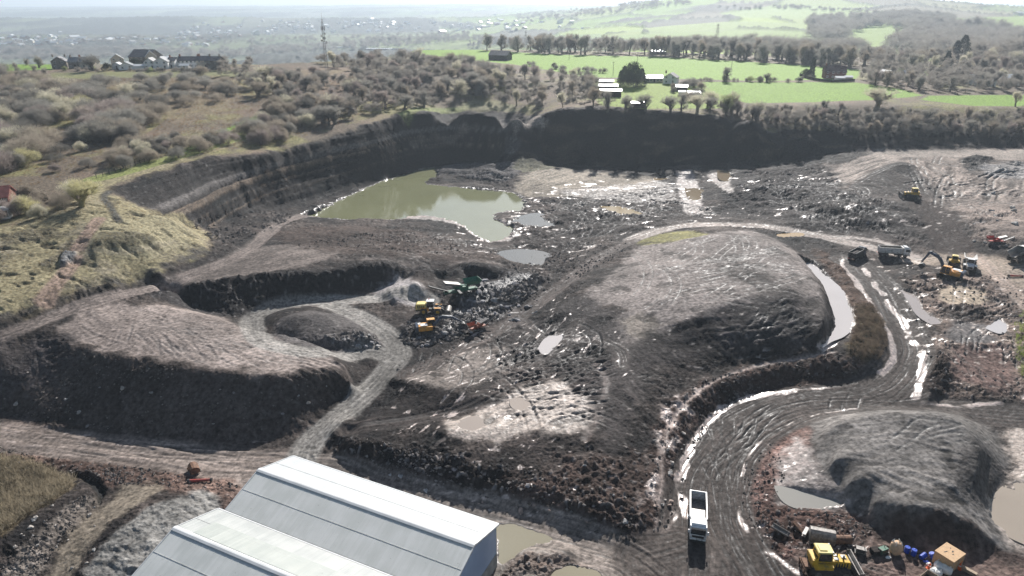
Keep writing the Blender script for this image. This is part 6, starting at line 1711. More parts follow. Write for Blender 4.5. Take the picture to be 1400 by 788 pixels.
fence('wire_fence', 'post and wire fence beside the bushes above the grassy bank', [(132,244),(160,236),(198,222)], 1.3, 2.2, 'dark_wood')
fence('garden_fence', 'dark panel fence around the garden of the brown brick house', [(1093,104),(1110,110),(1135,113),(1168,112)], 1.7, 3, 'dark_wood', True)
fence('wire_fence', 'pale fence along the quarry rim below the bare trees', [(822,146),(880,150),(940,152),(1000,158)], 1.3, 4, 'timber')

# ------------------------------------------------------------------ things lying about in the yard
def drum(label, px, py, m='blue_plastic', tilt=None, rz=0, group='blue plastic drums by the haul road'):
    x, y, z = spot(px, py)
    r = thing('drum', label, 'drum', (x, y, z + (.02 if not tilt else .35)), rz, group, tilt=tilt)
    b = MB(); b.tube((0,0,0), (0,0,.95), .34, n=18)
    for zz in (.3, .62, .9): b.tube((0,0,zz - .03), (0,0,zz + .03), .365, n=18)
    b.build('body', M[m], r, .01)
    c = MB(); c.tube((0,0,.95), (0,0,1.0), .35, n=18); c.tube((.15,.1,1.0), (.15,.1,1.05), .05, n=8); c.build('lid', M[m], r)
drum('upright blue drum, left one of the standing pair beside the bulk bag', 1239, 756)
drum('upright blue drum, right one of the standing pair beside the bulk bag', 1248, 760)
drum('blue drum lying on its side between the standing pair and the tan crate', 1258, 766, tilt=(0, 1.45), rz=.5)
drum('blue drum leaning on the left side of the tan wooden crate', 1276, 768, tilt=(0, .5), rz=2.5)
drum('blue drum standing below the right corner of the tan wooden crate', 1304, 776)

def bulk_bag(label, px, py, m, h=1.1, tied=True, sc=1.0):
    x, y, z = spot(px, py)
    r = thing('bulk_bag', label, 'bag', (x, y, z), random.uniform(0, 3), 'bulk bags in the yard', sc=sc)
    b = MB(); n = 14; rows = 7; vs = []
    for i in range(rows):
        t = i / (rows - 1); rad = .55 * (.9 + .22 * math.sin(math.pi * t)) * (1 if t < .95 else .75)
        for k in range(n):
            a = 2 * math.pi * k / n; q = rad * (1 + .06 * math.sin(3 * a + 4 * t)) * (1 / max(abs(math.cos(a)), abs(math.sin(a)))) ** .35
            vs.append((q * math.cos(a), q * math.sin(a), h * t))
    fs = [(i*n + k, i*n + (k+1) % n, (i+1)*n + (k+1) % n, (i+1)*n + k) for i in range(rows - 1) for k in range(n)]
    fs += [tuple(range(n - 1, -1, -1)), tuple(range((rows-1)*n, rows*n))]
    b.add(vs, fs); b.build('sack', M[m], r, smooth_=True)
    for s in ((-1,-1),(1,-1),(1,1),(-1,1)):
        l = MB(); l.tube((s[0]*.4, s[1]*.4, h * .9), (s[0]*.25, s[1]*.25, h + .28), .035, n=5); l.tube((s[0]*.25, s[1]*.25, h + .28), (s[0]*.12, s[1]*.4, h), .035, n=5); l.build('lifting_loop', M['sack_white'], r)
bulk_bag('tall tan bulk bag with pale top standing left of the blue drums', 1223, 757, 'sack_tan', 1.5, sc=1.25)
bulk_bag('white bulk bag slumped below the tan wooden crate', 1284, 778, 'sack_white', .8, sc=1.2)
bulk_bag('white bulk bag at the right of the slumped one beside the orange cones', 1293, 783, 'sack_white', .9, sc=1.2)
bulk_bag('white bulk bag nearest the picture bottom behind the open crate', 1279, 786, 'sack_white', .7, sc=1.15)

def crate(label, px, py, L_, W_, h, rz, top=True, m='plywood', dark=False):
    x, y, z = spot(px, py)
    r = thing('wooden_crate', label, 'crate', (x, y, z), rz)
    b = MB(); t = .05
    for s in (-1, 1): b.box((s * (L_/2 - t/2), 0, h/2 + .12), (t, W_, h)); b.box((0, s * (W_/2 - t/2), h/2 + .12), (L_ - 2*t - .01, t, h))
    b.box((0, 0, .14), (L_ - 2*t - .01, W_ - 2*t - .01, t)); b.build('side_boards', M[m], r)
    f = MB()
    for sx in (-1, 0, 1):
        for sy in (-1, 1): f.box((sx * (L_/2 - .06), sy * (W_/2 + .03), h/2 + .12), (.1, .05, h))
    for sy in (-1, 0, 1): f.box((0, sy * (W_/2 - .1), .05), (L_, .12, .1))
    f.build('batten', M['timber'], r)
    if top:
        l = MB(); l.box((0, 0, h + .16), (L_ + .06, W_ + .1, .06)); l.build('lid', M[m], r)
        d = MB()
        for (dx, dy, sx, sy) in ((-.3, .3, .5, .12), (.25, -.1, .35, .16), (.5, .3, .2, .1), (-.1, -.35, .25, .1)): d.box((dx * L_/2, dy * W_/2, h + .2), (sx, sy, .03), rz=dx)
        d.build('dried_mud', M['mud_load'], r)
    else:
        l = MB(); l.box((0, 0, h * .6), (L_ - .14, W_ - .14, .1)); l.build('contents', M['dark_steel'], r)
    return r
crate('large closed tan plywood crate with mud marks on its lid', 1294, 772, 3.0, 2.5, 1.9, .55)
crate('open wooden crate with dark contents cut by the bottom edge', 1270, 806, 3.0, 2.5, 1.5, .6, False, 'timber')

def rag(label, px, py, m, name='site_sack', cat='sack', s=.5, n=1):
    x, y, z = spot(px, py)
    b = MB(); nn = 10; vs = [(0, 0, .7 * s)]
    for rg_, zz in ((.55, .62), (.95, .35), (1.0, 0)):
        for k in range(nn):
            a = 2 * math.pi * k / nn; q = s * rg_ * (1 + .25 * math.sin(2 * a + px) + .12 * random.uniform(-1, 1)); vs.append((q * math.cos(a), q * math.sin(a) * .8, zz * s * (1 + .2 * random.uniform(-1, 1))))
    fs = [(0, 1 + k, 1 + (k+1) % nn) for k in range(nn)]
    for j in range(2): fs += [(1 + j*nn + k, 1 + (j+1)*nn + k, 1 + (j+1)*nn + (k+1) % nn, 1 + j*nn + (k+1) % nn) for k in range(nn)]
    b.add(vs, fs); o = b.build(name, M[m]); o.location = (x, y, z); tag(o, label, cat)
rag('small white sack on the mud between the blue drums and the tan crate', 1263, 763, 'sack_white', s=.45)
rag('white sack fallen against the tan crate', 1270, 773, 'sack_white', s=.4)
rag('pale crumpled sack in front of the bulk bag', 1214, 764, 'sack_white', s=.35)
rag('blue plastic sheet crumpled beside the fallen blue drum', 1266, 770, 'blue_plastic', 'plastic_sheet', 'sheet', .35)

def cone(label, px, py, tilt=None):
    x, y, z = spot(px, py)
    r = thing('traffic_cone', label, 'traffic cone', (x, y, z + .03), .3, 'orange traffic cones around the crates', tilt=tilt, sc=1.3)
    b = MB(); b.tube((0,0,.04), (0,0,.75), .2, .04, n=14); b.build('cone', M['orange_plastic'], r)
    b = MB(); b.box((0,0,.02), (.5,.5,.05)); b.build('base', M['orange_plastic'], r)
    b = MB(); b.tube((0,0,.35), (0,0,.5), .135, .095, n=14); b.build('reflective_band', M['sack_white'], r)
cone('orange cone standing right of the bulk bags below the tan crate', 1311, 779)
cone('orange cone a step behind the right hand one, leaning', 1309, 774, (.3, .2))
cone('orange cone left of the slumped white bags beside the open crate', 1270, 778)

def loose_bucket(label, px, py, w_, s, rz, ang, m='rust', tilt=None):
    x, y, z = spot(px, py)
    r = thing('digger_bucket', label, 'digger bucket', (x, y, z + s * .8), rz, 'spare buckets lying in the mud', tilt=tilt)
    b = MB(); pr = []
    for k in range(10):
        t = math.radians(-70 + 240 * k / 9) + ang; pr.append((s * math.cos(t), s * math.sin(t)))
    b.prism(pr + [(a * .9, c * .9) for a, c in pr[::-1]], -w_/2, w_/2)
    for yy in (-w_/2, w_/2 - .05): b.prism(pr, yy, yy + .05)
    b.build('shell', M[m], r)
    for k in range(5):
        a = math.radians(-70) + ang
        t = MB(); t.box((s * 1.1 * math.cos(a), -w_/2 + w_ * (k + .5) / 5, s * 1.1 * math.sin(a)), (.14, .12, .3), ry=.4); t.build('tooth', M['worn_steel'], r)
    for yy in (-.25, .25):
        e = MB(); e.box((s * 1.05 * math.cos(1.9 + ang), yy, s * 1.05 * math.sin(1.9 + ang)), (.4, .06, .4)); e.build('lug', M[m], r)
loose_bucket('rusty toothed bucket dropped on the mud above the metal sheds', 266, 645, 2.0, .8, .6, .9)
loose_bucket('wide rusty bucket with high sides behind the big bulldozer', 1122, 741, 3.4, 1.1, -.3 + math.pi/2, 1.2, 'worn_steel')
loose_bucket('narrow rusty bucket with open face at the right of the wide one', 1150, 742, 2.6, .65, math.pi * 1.5, .4)

def beam_thing(name, label, cat, px, py, L_, rz, m, kind='channel', tilt=None, zz=.15):
    x, y, z = spot(px, py)
    r = thing(name, label, cat, (x, y, z + zz), rz, tilt=tilt)
    b = MB()
    if kind == 'channel':
        b.box((0, 0, .06), (L_, .7, .1)); b.box((0, .35, .2), (L_, .08, .36)); b.box((0, -.35, .2), (L_, .08, .36)); b.build('channel', M[m], r)
        c = MB()
        for s in (-1, 1): c.box((s * L_ * .4, 0, .2), (.08, .6, .24))
        c.build('stiffener', M['worn_steel'], r)
    elif kind == 'pipe':
        b.tube((-L_/2, 0, .2), (L_/2, 0, .2), .28, .2, n=14); b.build('pipe', M[m], r)
        c = MB(); c.tube((L_/2, 0, .2), (L_/2 + .3, 0, .2), .3, n=14); c.build('flange', M['dark_steel'], r)
        c = MB(); c.tube((-L_/2 - .3, 0, .2), (-L_/2, 0, .2), .34, n=14); c.build('flange', M['dark_steel'], r)
    else:
        b.box((0, 0, .2), (L_, .25, .4)); b.box((0, 0, .42), (L_, .5, .06)); b.box((0, 0, .0), (L_, .5, .06)); b.build('beam', M[m], r)
        c = MB(); c.box((L_ * .42, 0, .2), (.06, .46, .38)); c.build('end_plate', M['rust'], r)
    return r
beam_thing('steel_channel', 'grey steel channel lying on the red spoil left of the wide bucket', 'steel channel', 1066, 731, 2.6, -.75, 'worn_steel', tilt=(.3, .1))
beam_thing('steel_beam', 'rusty steel beam propped up between the channel and the wide bucket', 'steel beam', 1091, 727, 2.2, -1.1, 'rust', 'beam', tilt=(.2, .3))
beam_thing('steel_beam', 'pale dusty steel beam lying just left of the wide bucket', 'steel beam', 1100, 733, 1.8, .9, 'dirty_white', 'beam')
beam_thing('red_pipe', 'short red and white painted pipe with flanges above the metal sheds', 'pipe', 274, 660, 3.2, .1, 'red_paint', 'pipe')
beam_thing('timber_baulk', 'pale timber baulk beside the orange cones at the right of the crates', 'timber', 1322, 784, 2.2, -.9, 'timber', 'beam')
beam_thing('red_pipe', 'bright red steel pipe half sunk in the mud at the far right edge', 'pipe', 1388, 379, 3.2, -.1, 'red_paint', 'pipe')

def pallet_stack(label, px, py, n, rz, m='dark_wood'):
    x, y, z = spot(px, py)
    r = thing('pallet_stack', label, 'pallet stack', (x, y, z), rz)
    for k in range(n):
        b = MB(); z0 = k * .15
        for s in (-.45, 0, .45): b.box((0, s, z0 + .05), (1.2, .1, .09))
        for q in range(6): b.box((-.5 + .2 * q, 0, z0 + .11), (.12, 1.0, .025))
        b.build('pallet', M[m], r)
pallet_stack('low stack of dark pallets between the bulldozer blade and the bulk bag', 1196, 757, 5, .2)
def battery_box(label, px, py, m1, m2, rz):
    x, y, z = spot(px, py)
    r = thing('generator', label, 'generator', (x, y, z), rz)
    b = MB(); b.box((0,0,.55), (1.3,.8,.7)); b.build('housing', M[m1], r, .03)
    b = MB(); b.box((0,0,.12), (1.5,.95,.12)); b.build('skid', M['dark_steel'], r)
    b = MB()
    for k in range(4): b.box((-.4 + .25*k, -.42, .6), (.14, .03, .4))
    b.build('vent', M[m2], r)
    b = MB(); b.tube((.4,.2,.9), (.4,.2,1.2), .05, n=8); b.build('exhaust', M['rust'], r)
battery_box('small rusty generator with green housing left of the bulk bag', 1206, 757, 'green_paint', 'rust', .4)
battery_box('grey machine housing lying in shadow right of the big bulldozer', 1176, 757, 'worn_steel', 'tin_black', -.4)

# broken rock strewn about, each boulder its own thing
random.seed(5)
rock_me = []
for k in range(6):
    bm = bmesh.new(); bmesh.ops.create_icosphere(bm, subdivisions=2, radius=1)
    for v in bm.verts:
        n = v.co.normalized(); v.co = n * (1 + .28 * math.sin(n.x * 3.1 + k * 2) * math.cos(n.y * 4.2 + k) + random.uniform(-.09, .09))
        v.co.z *= .7; v.co.x *= 1.2
    me = bpy.data.meshes.new('boulder'); bm.to_mesh(me); bm.free()
    me.materials.append(mat('rock_%s' % 'abcdef'[k], [(.30,.29,.28), (.22,.21,.21), (.16,.15,.15), (.34,.31,.28), (.24,.23,.24), (.26,.2,.17)][k], .8, noise=.3, nscale=1.5, spec=.3))
    rock_me.append(me)
def boulders(n, xr, yr, s0, s1, label, group, kinds=(0,1,2,4)):
    for i in range(n):
        px = random.uniform(*xr); py = random.uniform(*yr); x, y, z = spot(px, py)
        o = bpy.data.objects.new('boulder', rock_me[random.choice(kinds)]); link(o)
        s = s0 + (s1 - s0) * random.random() ** 2.2
        o.location = (x, y, z + .1 * s); o.scale = (s, s * random.uniform(.7, 1.1), s * random.uniform(.6, 1)); o.rotation_euler = (random.uniform(-.5,.5), random.uniform(-.5,.5), random.uniform(0,6))
        u = (px - xr[0]) / (xr[1] - xr[0]); v = (py - yr[0]) / (yr[1] - yr[0])
        tag(o, ('large ' if s > s0 + .35 * (s1 - s0) else 'small ') + label + ', ' + ('far ' if v < .5 else 'near ') + ('left' if u < .34 else 'middle' if u < .67 else 'right'), 'boulder', group)
boulders(70, (640, 735), (385, 440), .3, .95, 'broken grey rock in the rubble field right of the yellow loader', 'rocks of the rubble field')
boulders(36, (560, 650), (438, 478), .25, .7, 'broken grey rock around the low-reaching digger', 'rocks around the low-reaching digger')
boulders(26, (470, 518), (462, 478), .25, .6, 'pale stone below the heap inside the loop road', 'stones inside the loop road', (0, 3, 4))
boulders(26, (460, 860), (640, 720), .2, .55, 'stone on the dark bank above the metal sheds', 'stones on the dark bank', (0, 1, 5))
boulders(22, (20, 130), (685, 780), .15, .4, 'stone on the grey bank beside the scrub hollow', 'stones on the grey bank', (0, 3))
boulders(24, (890, 935), (550, 700), .2, .6, 'pale clod on the strip left of the haul road', 'clods on the white strip', (3, 0, 5))
boulders(20, (20, 460), (520, 590), .15, .45, 'stone on the dark face of the front left mound', 'stones on the dark mound face', (0, 1, 3))
boulders(16, (1330, 1400), (255, 345), .4, 1.2, 'pale block on the bank at the right edge', 'blocks on the right bank', (0, 3))

# ------------------------------------------------------------------ trees and shrubs
def bark_mat(name, col, trans=.35, var=.3):
    m = bpy.data.materials.new(name); m.use_nodes = True
    nt = m.node_tree; nt.nodes.clear(); L = nt.links.new
    out = nt.nodes.new('ShaderNodeOutputMaterial'); d = nt.nodes.new('ShaderNodeBsdfDiffuse'); t = nt.nodes.new('ShaderNodeBsdfTranslucent')
    mx = nt.nodes.new('ShaderNodeMixShader'); mx.inputs[0].default_value = trans
    oi = nt.nodes.new('ShaderNodeObjectInfo')
    mul = nt.nodes.new('ShaderNodeMix'); mul.data_type = 'RGBA'; mul.blend_type = 'MULTIPLY'; mul.inputs[0].default_value = 1
    mul.inputs[6].default_value = (*col, 1); L(oi.outputs['Color'], mul.inputs[7])
    geo = nt.nodes.new('ShaderNodeNewGeometry'); n = nt.nodes.new('ShaderNodeTexNoise'); n.inputs['Scale'].default_value = .9; n.inputs['Detail'].default_value = 3
    L(geo.outputs['Position'], n.inputs['Vector'])
    mr = nt.nodes.new('ShaderNodeMapRange'); mr.inputs[1].default_value = .3; mr.inputs[2].default_value = .7; mr.inputs[3].default_value = 1 - var; mr.inputs[4].default_value = 1 + var
    L(n.outputs[0], mr.inputs[0])
    sc = nt.nodes.new('ShaderNodeVectorMath'); sc.operation = 'SCALE'; L(mul.outputs[2], sc.inputs[0]); L(mr.outputs[0], sc.inputs['Scale'])
    L(sc.outputs[0], d.inputs[0]); L(sc.outputs[0], t.inputs[0]); L(d.outputs[0], mx.inputs[1]); L(t.outputs[0], mx.inputs[2]); L(mx.outputs[0], out.inputs[0])
    return m
TWIG = bark_mat('twigs', (.34, .32, .285), .5); BARK = bark_mat('bark', (.16, .14, .115), .0); NEEDLE = bark_mat('needles', (.035, .05, .028), .15); GRASSB = bark_mat('scrub_stems', (.30, .25, .145), .45)

def tri_mesh(name, tris, m):
    tris = np.asarray(tris, np.float32); n = len(tris)
    me = bpy.data.meshes.new(name)
    me.vertices.add(n * 3); me.vertices.foreach_set('co', tris.reshape(-1))
    me.loops.add(n * 3); me.loops.foreach_set('vertex_index', np.arange(n * 3, dtype=np.int32))
    me.polygons.add(n); me.polygons.foreach_set('loop_start', np.arange(n, dtype=np.int32) * 3)
    me.update(calc_edges=True); me.materials.append(m)
    return me

def twig_tris(rs, P0, D, L_, W_):
    n = len(P0); r = rs.normal(size=(n, 3)); s = np.cross(D, r); s /= np.linalg.norm(s, axis=1)[:, None] + 1e-9
    a = P0 - s * (W_ * .5)[:, None]; b = P0 + s * (W_ * .5)[:, None]; c = P0 + D * L_[:, None]
    return np.stack([a, b, c], 1)

def unit(v): return v / (np.linalg.norm(v, axis=-1)[..., None] + 1e-9)

def shrub_twigs(seed, n, wide=.72, clumps=9, tw=.011, tl=.14):
    """unit-height dome of fine twigs made of several clumps"""
    rs = np.random.RandomState(seed)
    c = []; r = []
    for k in range(clumps):
        a = rs.uniform(0, 6.28); q = rs.uniform(0, 1) ** .6 * wide * .62; z = rs.uniform(.25, .62) * (1.15 - .5 * q / wide)
        c.append((q * math.cos(a), q * math.sin(a), z)); r.append(rs.uniform(.24, .36))
    c.append((0, 0, .6)); r.append(.38)
    c = np.array(c); r = np.array(r)
    k = rs.randint(0, len(c), n); d = unit(rs.normal(size=(n, 3)) + np.array([0, 0, .35]))
    rad = r[k] * rs.uniform(.25, 1, n) ** .45
    p = c[k] + d * rad[:, None]
    p[:, 2] = np.abs(p[:, 2])
    dirn = unit(d * .9 + np.array([0, 0, .55]) + rs.normal(size=(n, 3)) * .35)
    return twig_tris(rs, p - dirn * tl * .5, dirn, tl * rs.uniform(.5, 1.3, n), tw * rs.uniform(.6, 1.4, n))

def tree_skel(seed, spread=.5, trunk=.22, dens=1.0, up=.5, lev=4):
    rs = np.random.RandomState(seed); segs = []; tips = []
    def grow(p, d, L_, r, l):
        n = 3 if l < 2 else 2
        q = p.copy()
        for k in range(n):
            d = unit(d + rs.normal(size=3) * .14 + np.array([0, 0, .06 * up]))
            q2 = q + d * L_ / n; segs.append((q, q2, r * (1 - .25 * k / n), r * (1 - .25 * (k + 1) / n), l)); q = q2
            if l >= 2: tips.append((q.copy(), d.copy(), l))
            if l < lev and k < n - 1 and (l > 0 or k > 0 or trunk < .2):
                e = unit(d + rs.normal(size=3) * .75 * (1 + spread)); e[2] = abs(e[2]) * .8; grow(q, unit(e), L_ * .62, r * .5, l + 1)
        if l < lev:
            m = rs.randint(2, 4) if l else rs.randint(3, 6)
            a0 = rs.uniform(0, 6.28)
            for j in range(m):
                a = a0 + j * 6.28 / m + rs.uniform(-.4, .4)
                e = unit(d * (1 - spread * .5) + spread * np.array([math.cos(a), math.sin(a), .15 + .4 * up])); grow(q, e, L_ * rs.uniform(.6, .8), r * .62, l + 1)
    grow(np.array([0., 0, 0]), np.array([0., 0, 1]), trunk, .022, 0)
    return segs, tips

def tree_meshes(i, seed, spread, trunk, up, ntw=2800, lev=4, tw=.009):
    segs, tips = tree_skel(seed, spread, trunk, 1, up, lev)
    zmax = max(s[1][2] for s in segs) * 1.06
    b = MB()
    for (p, q, r0, r1, l) in segs:
        if l <= 2: b.tube(p / zmax, q / zmax, r0 / zmax * 1.3, r1 / zmax * 1.3, n=5 if l else 7, cap=False)
    rs = np.random.RandomState(seed + 5)
    fine = [s for s in segs if s[4] > 2]
    T = []
    if fine:
        P0 = np.array([s[0] for s in fine]) / zmax; P1 = np.array([s[1] for s in fine]) / zmax
        d = P1 - P0; L_ = np.linalg.norm(d, axis=1)
        T.append(twig_tris(rs, P0, unit(d), L_ * 1.1, np.full(len(P0), .008)))
    tp = np.array([t[0] for t in tips]) / zmax; td = np.array([t[1] for t in tips])
    k = rs.randint(0, len(tp), ntw)
    d = unit(td[k] + rs.normal(size=(ntw, 3)) * .55 + np.array([0, 0, .25]))
    T.append(twig_tris(rs, tp[k] + rs.normal(size=(ntw, 3)) * .02, d, rs.uniform(.05, .14, ntw), tw * rs.uniform(.5, 1.2, ntw)))
    me_t = bpy.data.meshes.new('trunk'); me_t.from_pydata([tuple(v) for v in b.v], [], b.f); me_t.materials.append(BARK)
    return me_t, np.concatenate(T)

random.seed(3)
SHR = []
for i in range(7):
    T = shrub_twigs(100 + i, 5600, tw=.0085, wide=(.8, 1.0, .7, .9, 1.1, .65, .85)[i], clumps=(9, 12, 7, 10, 14, 6, 9)[i])
    b = MB(); rs = np.random.RandomState(i)
    for k in range(7):
        a = rs.uniform(0, 6.28); q = rs.uniform(.1, .35); b.tube((0, 0, -.03), (q * math.cos(a), q * math.sin(a), rs.uniform(.35, .6)), .018, .006, n=5, cap=False)
    me_t = bpy.data.meshes.new('stems'); me_t.from_pydata([tuple(v) for v in b.v], [], b.f); me_t.materials.append(BARK)
    SHR.append((me_t, tri_mesh('crown', T, TWIG), T))
TRE = []
for i, (sp, tr, up, lv) in enumerate(((.5, .15, .6, 4), (.65, .12, .5, 4), (.38, .2, .9, 4), (.45, .16, .8, 4), (.7, .13, .5, 4), (.3, .25, 1.0, 4))):
    me_t, T = tree_meshes(i, 40 + i * 3, sp, tr, up, ntw=4600, tw=.0072)
    TRE.append((me_t, tri_mesh('crown', T, TWIG), T))
def conifer_tris(seed, n=3500, wide=.28, col=False):
    rs = np.random.RandomState(seed); z = rs.uniform(.06, 1, n) ** .9
    rad = wide * (1 - z) ** (.35 if col else .8) * (1 + .18 * np.sin(z * 38)) + .015
    a = rs.uniform(0, 6.28, n); q = rad * rs.uniform(.3, 1, n) ** .4 * (1 + .2 * np.sin(a * 3 + seed))
    p = np.stack([q * np.cos(a), q * np.sin(a), z], 1)
    d = unit(np.stack([np.cos(a), np.sin(a), np.full(n, .9 if col else -.1)], 1) + rs.normal(size=(n, 3)) * .35)
    return twig_tris(rs, p, d, rs.uniform(.03, .08, n), rs.uniform(.012, .025, n))
tb = MB(); tb.tube((0,0,-.03), (0,0,.85), .02, .006, n=6, cap=False)
ct = bpy.data.meshes.new('trunk'); ct.from_pydata([tuple(v) for v in tb.v], [], tb.f); ct.materials.append(BARK)
CON = [(ct, tri_mesh('crown', conifer_tris(1), NEEDLE)), (ct, tri_mesh('crown', conifer_tris(2, wide=.34), NEEDLE)), (ct, tri_mesh('crown', conifer_tris(3, wide=.12, col=True), NEEDLE)),
       (ct, tri_mesh('crown', shrub_twigs(301, 4500, wide=.7, clumps=9, tw=.022, tl=.07), NEEDLE))]

def in_poly(px, py, P_):
    c = False; n = len(P_)
    for i in range(n):
        x0, y0 = P_[i]; x1, y1 = P_[(i + 1) % n]
        if (y0 > py) != (y1 > py) and px < (x1 - x0) * (py - y0) / (y1 - y0) + x0: c = not c
    return c

TINT = {'grey': (.92, .93, .93), 'brown': (1.0, .93, .85), 'purple': (.95, .86, .88), 'pale': (1.6, 1.6, 1.4), 'yellow': (1.5, 1.5, 1.0), 'dark': (.62, .62, .62), 'green': (.9, 1.05, .6)}
PL = []     # planned plants: size on screen, kind, variant, x, y, h, tint name, where
def plan(kind, P_, n, h0, h1, where, tints=('grey', 'grey', 'brown', 'brown', 'purple', 'dark', 'pale'), gap=.55, variants=None, wid=1.0):
    xs = [p[0] for p in P_]; ys = [p[1] for p in P_]
    got = []; tries = 0
    pts = []
    while len(got) < n and tries < n * 30:
        tries += 1
        px = random.uniform(min(xs), max(xs)); py = random.uniform(min(ys), max(ys))
        if not in_poly(px, py, P_): continue
        p = hit(px, py); h = random.uniform(h0, h1)
        if any((p[0] - q[0]) ** 2 + (p[1] - q[1]) ** 2 < (gap * (h + q[2]) / 2) ** 2 for q in got): continue
        got.append((p[0], p[1], h)); pts.append((px, py))
    mx, my = (min(xs) + max(xs)) / 2, (min(ys) + max(ys)) / 2
    for (x, y, h), (px, py) in zip(got, pts):
        u = (px - min(xs)) / (max(xs) - min(xs) + 1e-6)
        v = (py - min(ys)) / (max(ys) - min(ys) + 1e-6)
        size = 'tall ' if h > h0 + .68 * (h1 - h0) else ('low ' if h < h0 + .32 * (h1 - h0) else 'medium ')
        tn = random.choice(tints)
        w2 = where + (', far ' if v < .33 else ', ' if v < .67 else ', near ') + ('outer left', 'left', 'mid left', 'inner left', 'centre', 'inner right', 'mid right', 'right', 'outer right')[min(8, int(u * 9))]
        PL.append((h / y, kind, random.choice(variants or range(7 if kind == 'shrub' else 6)), x, y, h, tn, size, w2, where, wid))
def one(kind, px, py, h, tn, label, var=0, wid=1.0):
    p = hit(px, py); PL.append((9.0, kind, var, p[0], p[1], h, tn, None, label, None, wid))

plan('shrub', [(-30,100),(70,104),(88,128),(40,150),(-40,150)], 34, 4.5, 8, 'on the heath below the left field', wid=1.35, gap=.34)
plan('shrub', [(45,132),(130,118),(185,124),(228,150),(190,192),(110,205),(40,200)], 66, 5, 9.5, 'in the thicket at the centre of the heath', wid=1.35, gap=.34)
plan('shrub', [(-40,150),(36,150),(60,205),(46,236),(-40,250)], 36, 5, 9, 'at the left edge of the heath', wid=1.35, gap=.36)
plan('shrub', [(60,205),(110,205),(125,230),(60,240)], 6, 3, 5, 'on the open heath above the grassy bank', wid=1.1)
plan('shrub', [(190,108),(300,104),(335,128),(292,146),(240,143),(200,130)], 26, 3.5, 7, 'on the heath below the hamlet', ('grey', 'dark', 'grey', 'brown'), wid=1.35, gap=.34)
plan('shrub', [(135,232),(170,202),(300,186),(335,192),(270,212),(190,236)], 26, 4, 6.5, 'along the top of the rock cliff', wid=1.1)
plan('shrub', [(352,150),(420,138),(428,170),(400,192),(352,200),(330,185),(360,172)], 40, 4, 8.5, 'in the thicket right of the wire fence', wid=1.1)
plan('shrub', [(-30,276),(40,270),(110,262),(122,252),(128,262),(100,283),(60,298),(0,316),(-40,326)], 26, 3.2, 5.5, 'behind the grassy bank by the red house', ('grey', 'brown', 'purple', 'pale'))
plan('tree', [(330,118),(380,104),(440,112),(560,106),(612,130),(592,146),(540,153),(440,178),(400,150),(350,135)], 170, 4.5, 9.5, 'in the wood above the cliff', gap=.36, wid=1.25)
plan('tree', [(430,84),(560,84),(640,93),(690,104),(700,130),(640,138),(590,125),(500,100),(440,92)], 130, 6, 11.5, 'in the wood left of the fields', gap=.36, wid=1.25)
plan('tree', [(640,104),(700,98),(760,104),(815,114),(820,146),(740,152),(700,148),(650,138)], 70, 6, 10, 'in the wood left of the farm')
plan('tree', [(826,151),(1000,153),(1005,158),(830,154)], 16, 8, 11, 'on the quarry rim in front of the farm', ('pale', 'grey', 'green'), gap=.7)
plan('tree', [(955,142),(1010,156),(1200,160),(1300,166),(1420,164),(1420,190),(1200,192),(1060,178),(1000,164)], 190, 5, 9, 'in the thicket behind the right hand heaps')
plan('tree', [(640,68),(700,73),(900,78),(1010,84),(1130,91),(1185,95),(1190,88),(1010,77),(900,70),(700,66),(640,62)], 190, 12, 18, 'in the tree belt behind the green field', ('grey', 'grey', 'brown'), gap=.3, variants=(2, 3, 5, 0))
plan('tree', [(1180,96),(1240,102),(1420,112),(1420,128),(1270,126),(1180,116)], 120, 7, 10, 'in the wood right of the brick house')
plan('tree', [(1180,74),(1420,84),(1420,110),(1240,98),(1190,90)], 130, 9, 14, 'in the far wood at the right')
plan('tree', [(-40,96),(60,94),(68,110),(-40,112)], 12, 5, 8, 'left of the hilltop hamlet')
plan('tree', [(300,92),(345,88),(350,104),(305,106)], 14, 5, 8, 'right of the hilltop hamlet')
plan('tree', [(470,56),(640,56),(640,62),(470,64)], 40, 14, 22, 'in the hazy wood behind the pale shed', ('dark', 'grey'), gap=.4)
plan('shrub', [(950,110),(1095,111),(1095,113),(950,112)], 14, 2.5, 4, 'in the hedge between the green fields', ('dark', 'grey', 'green'))
plan('shrub', [(690,84),(800,94),(840,104),(800,107),(700,92)], 12, 3, 5, 'along the left end of the green field')
plan('shrub', [(925,110),(960,122),(975,142),(940,140),(905,120)], 12, 3.5, 6, 'around the farm sheds', ('dark', 'grey', 'brown'))
plan('shrub', [(1085,104),(1130,105),(1130,110),(1090,108)], 6, 2, 3.5, 'beside the brick house', ('dark', 'green'))
plan('shrub', [(84,96),(300,97),(300,99),(84,98)], 24, 1.8, 3.2, 'in the gardens below the hamlet houses', ('dark', 'grey', 'green'))
one('tree', 128, 97, 9.5, 'dark', 'big bare tree standing between the hamlet houses', 4, 1.2)
one('tree', 54, 93, 8, 'grey', 'bare tree at the left of the hamlet against the valley', 1, 1.1)
one('shrub', 34, 226, 6.5, 'yellow', 'large yellow-green willow shrub near the left edge of the heath', 0, 1.15)
one('tree', 112, 283, 8, 'yellow', 'pale yellow budding tree with bare trunk beside the grassy bank', 4, 1.2)
one('shrub', 36, 292, 5.5, 'yellow', 'yellow-green shrub just right of the white conservatory', 2, 1.1)
one('shrub', 112, 148, 7, 'yellow', 'yellow-tinged willow among the grey heath shrubs', 4)
one('tree', 1197, 152, 12, 'pale', 'tall spreading bare tree rising over the thicket at the field edge', 4, 1.3)
one('tree', 992, 112, 9, 'grey', 'lone bare tree in the hedge between the green fields', 0)
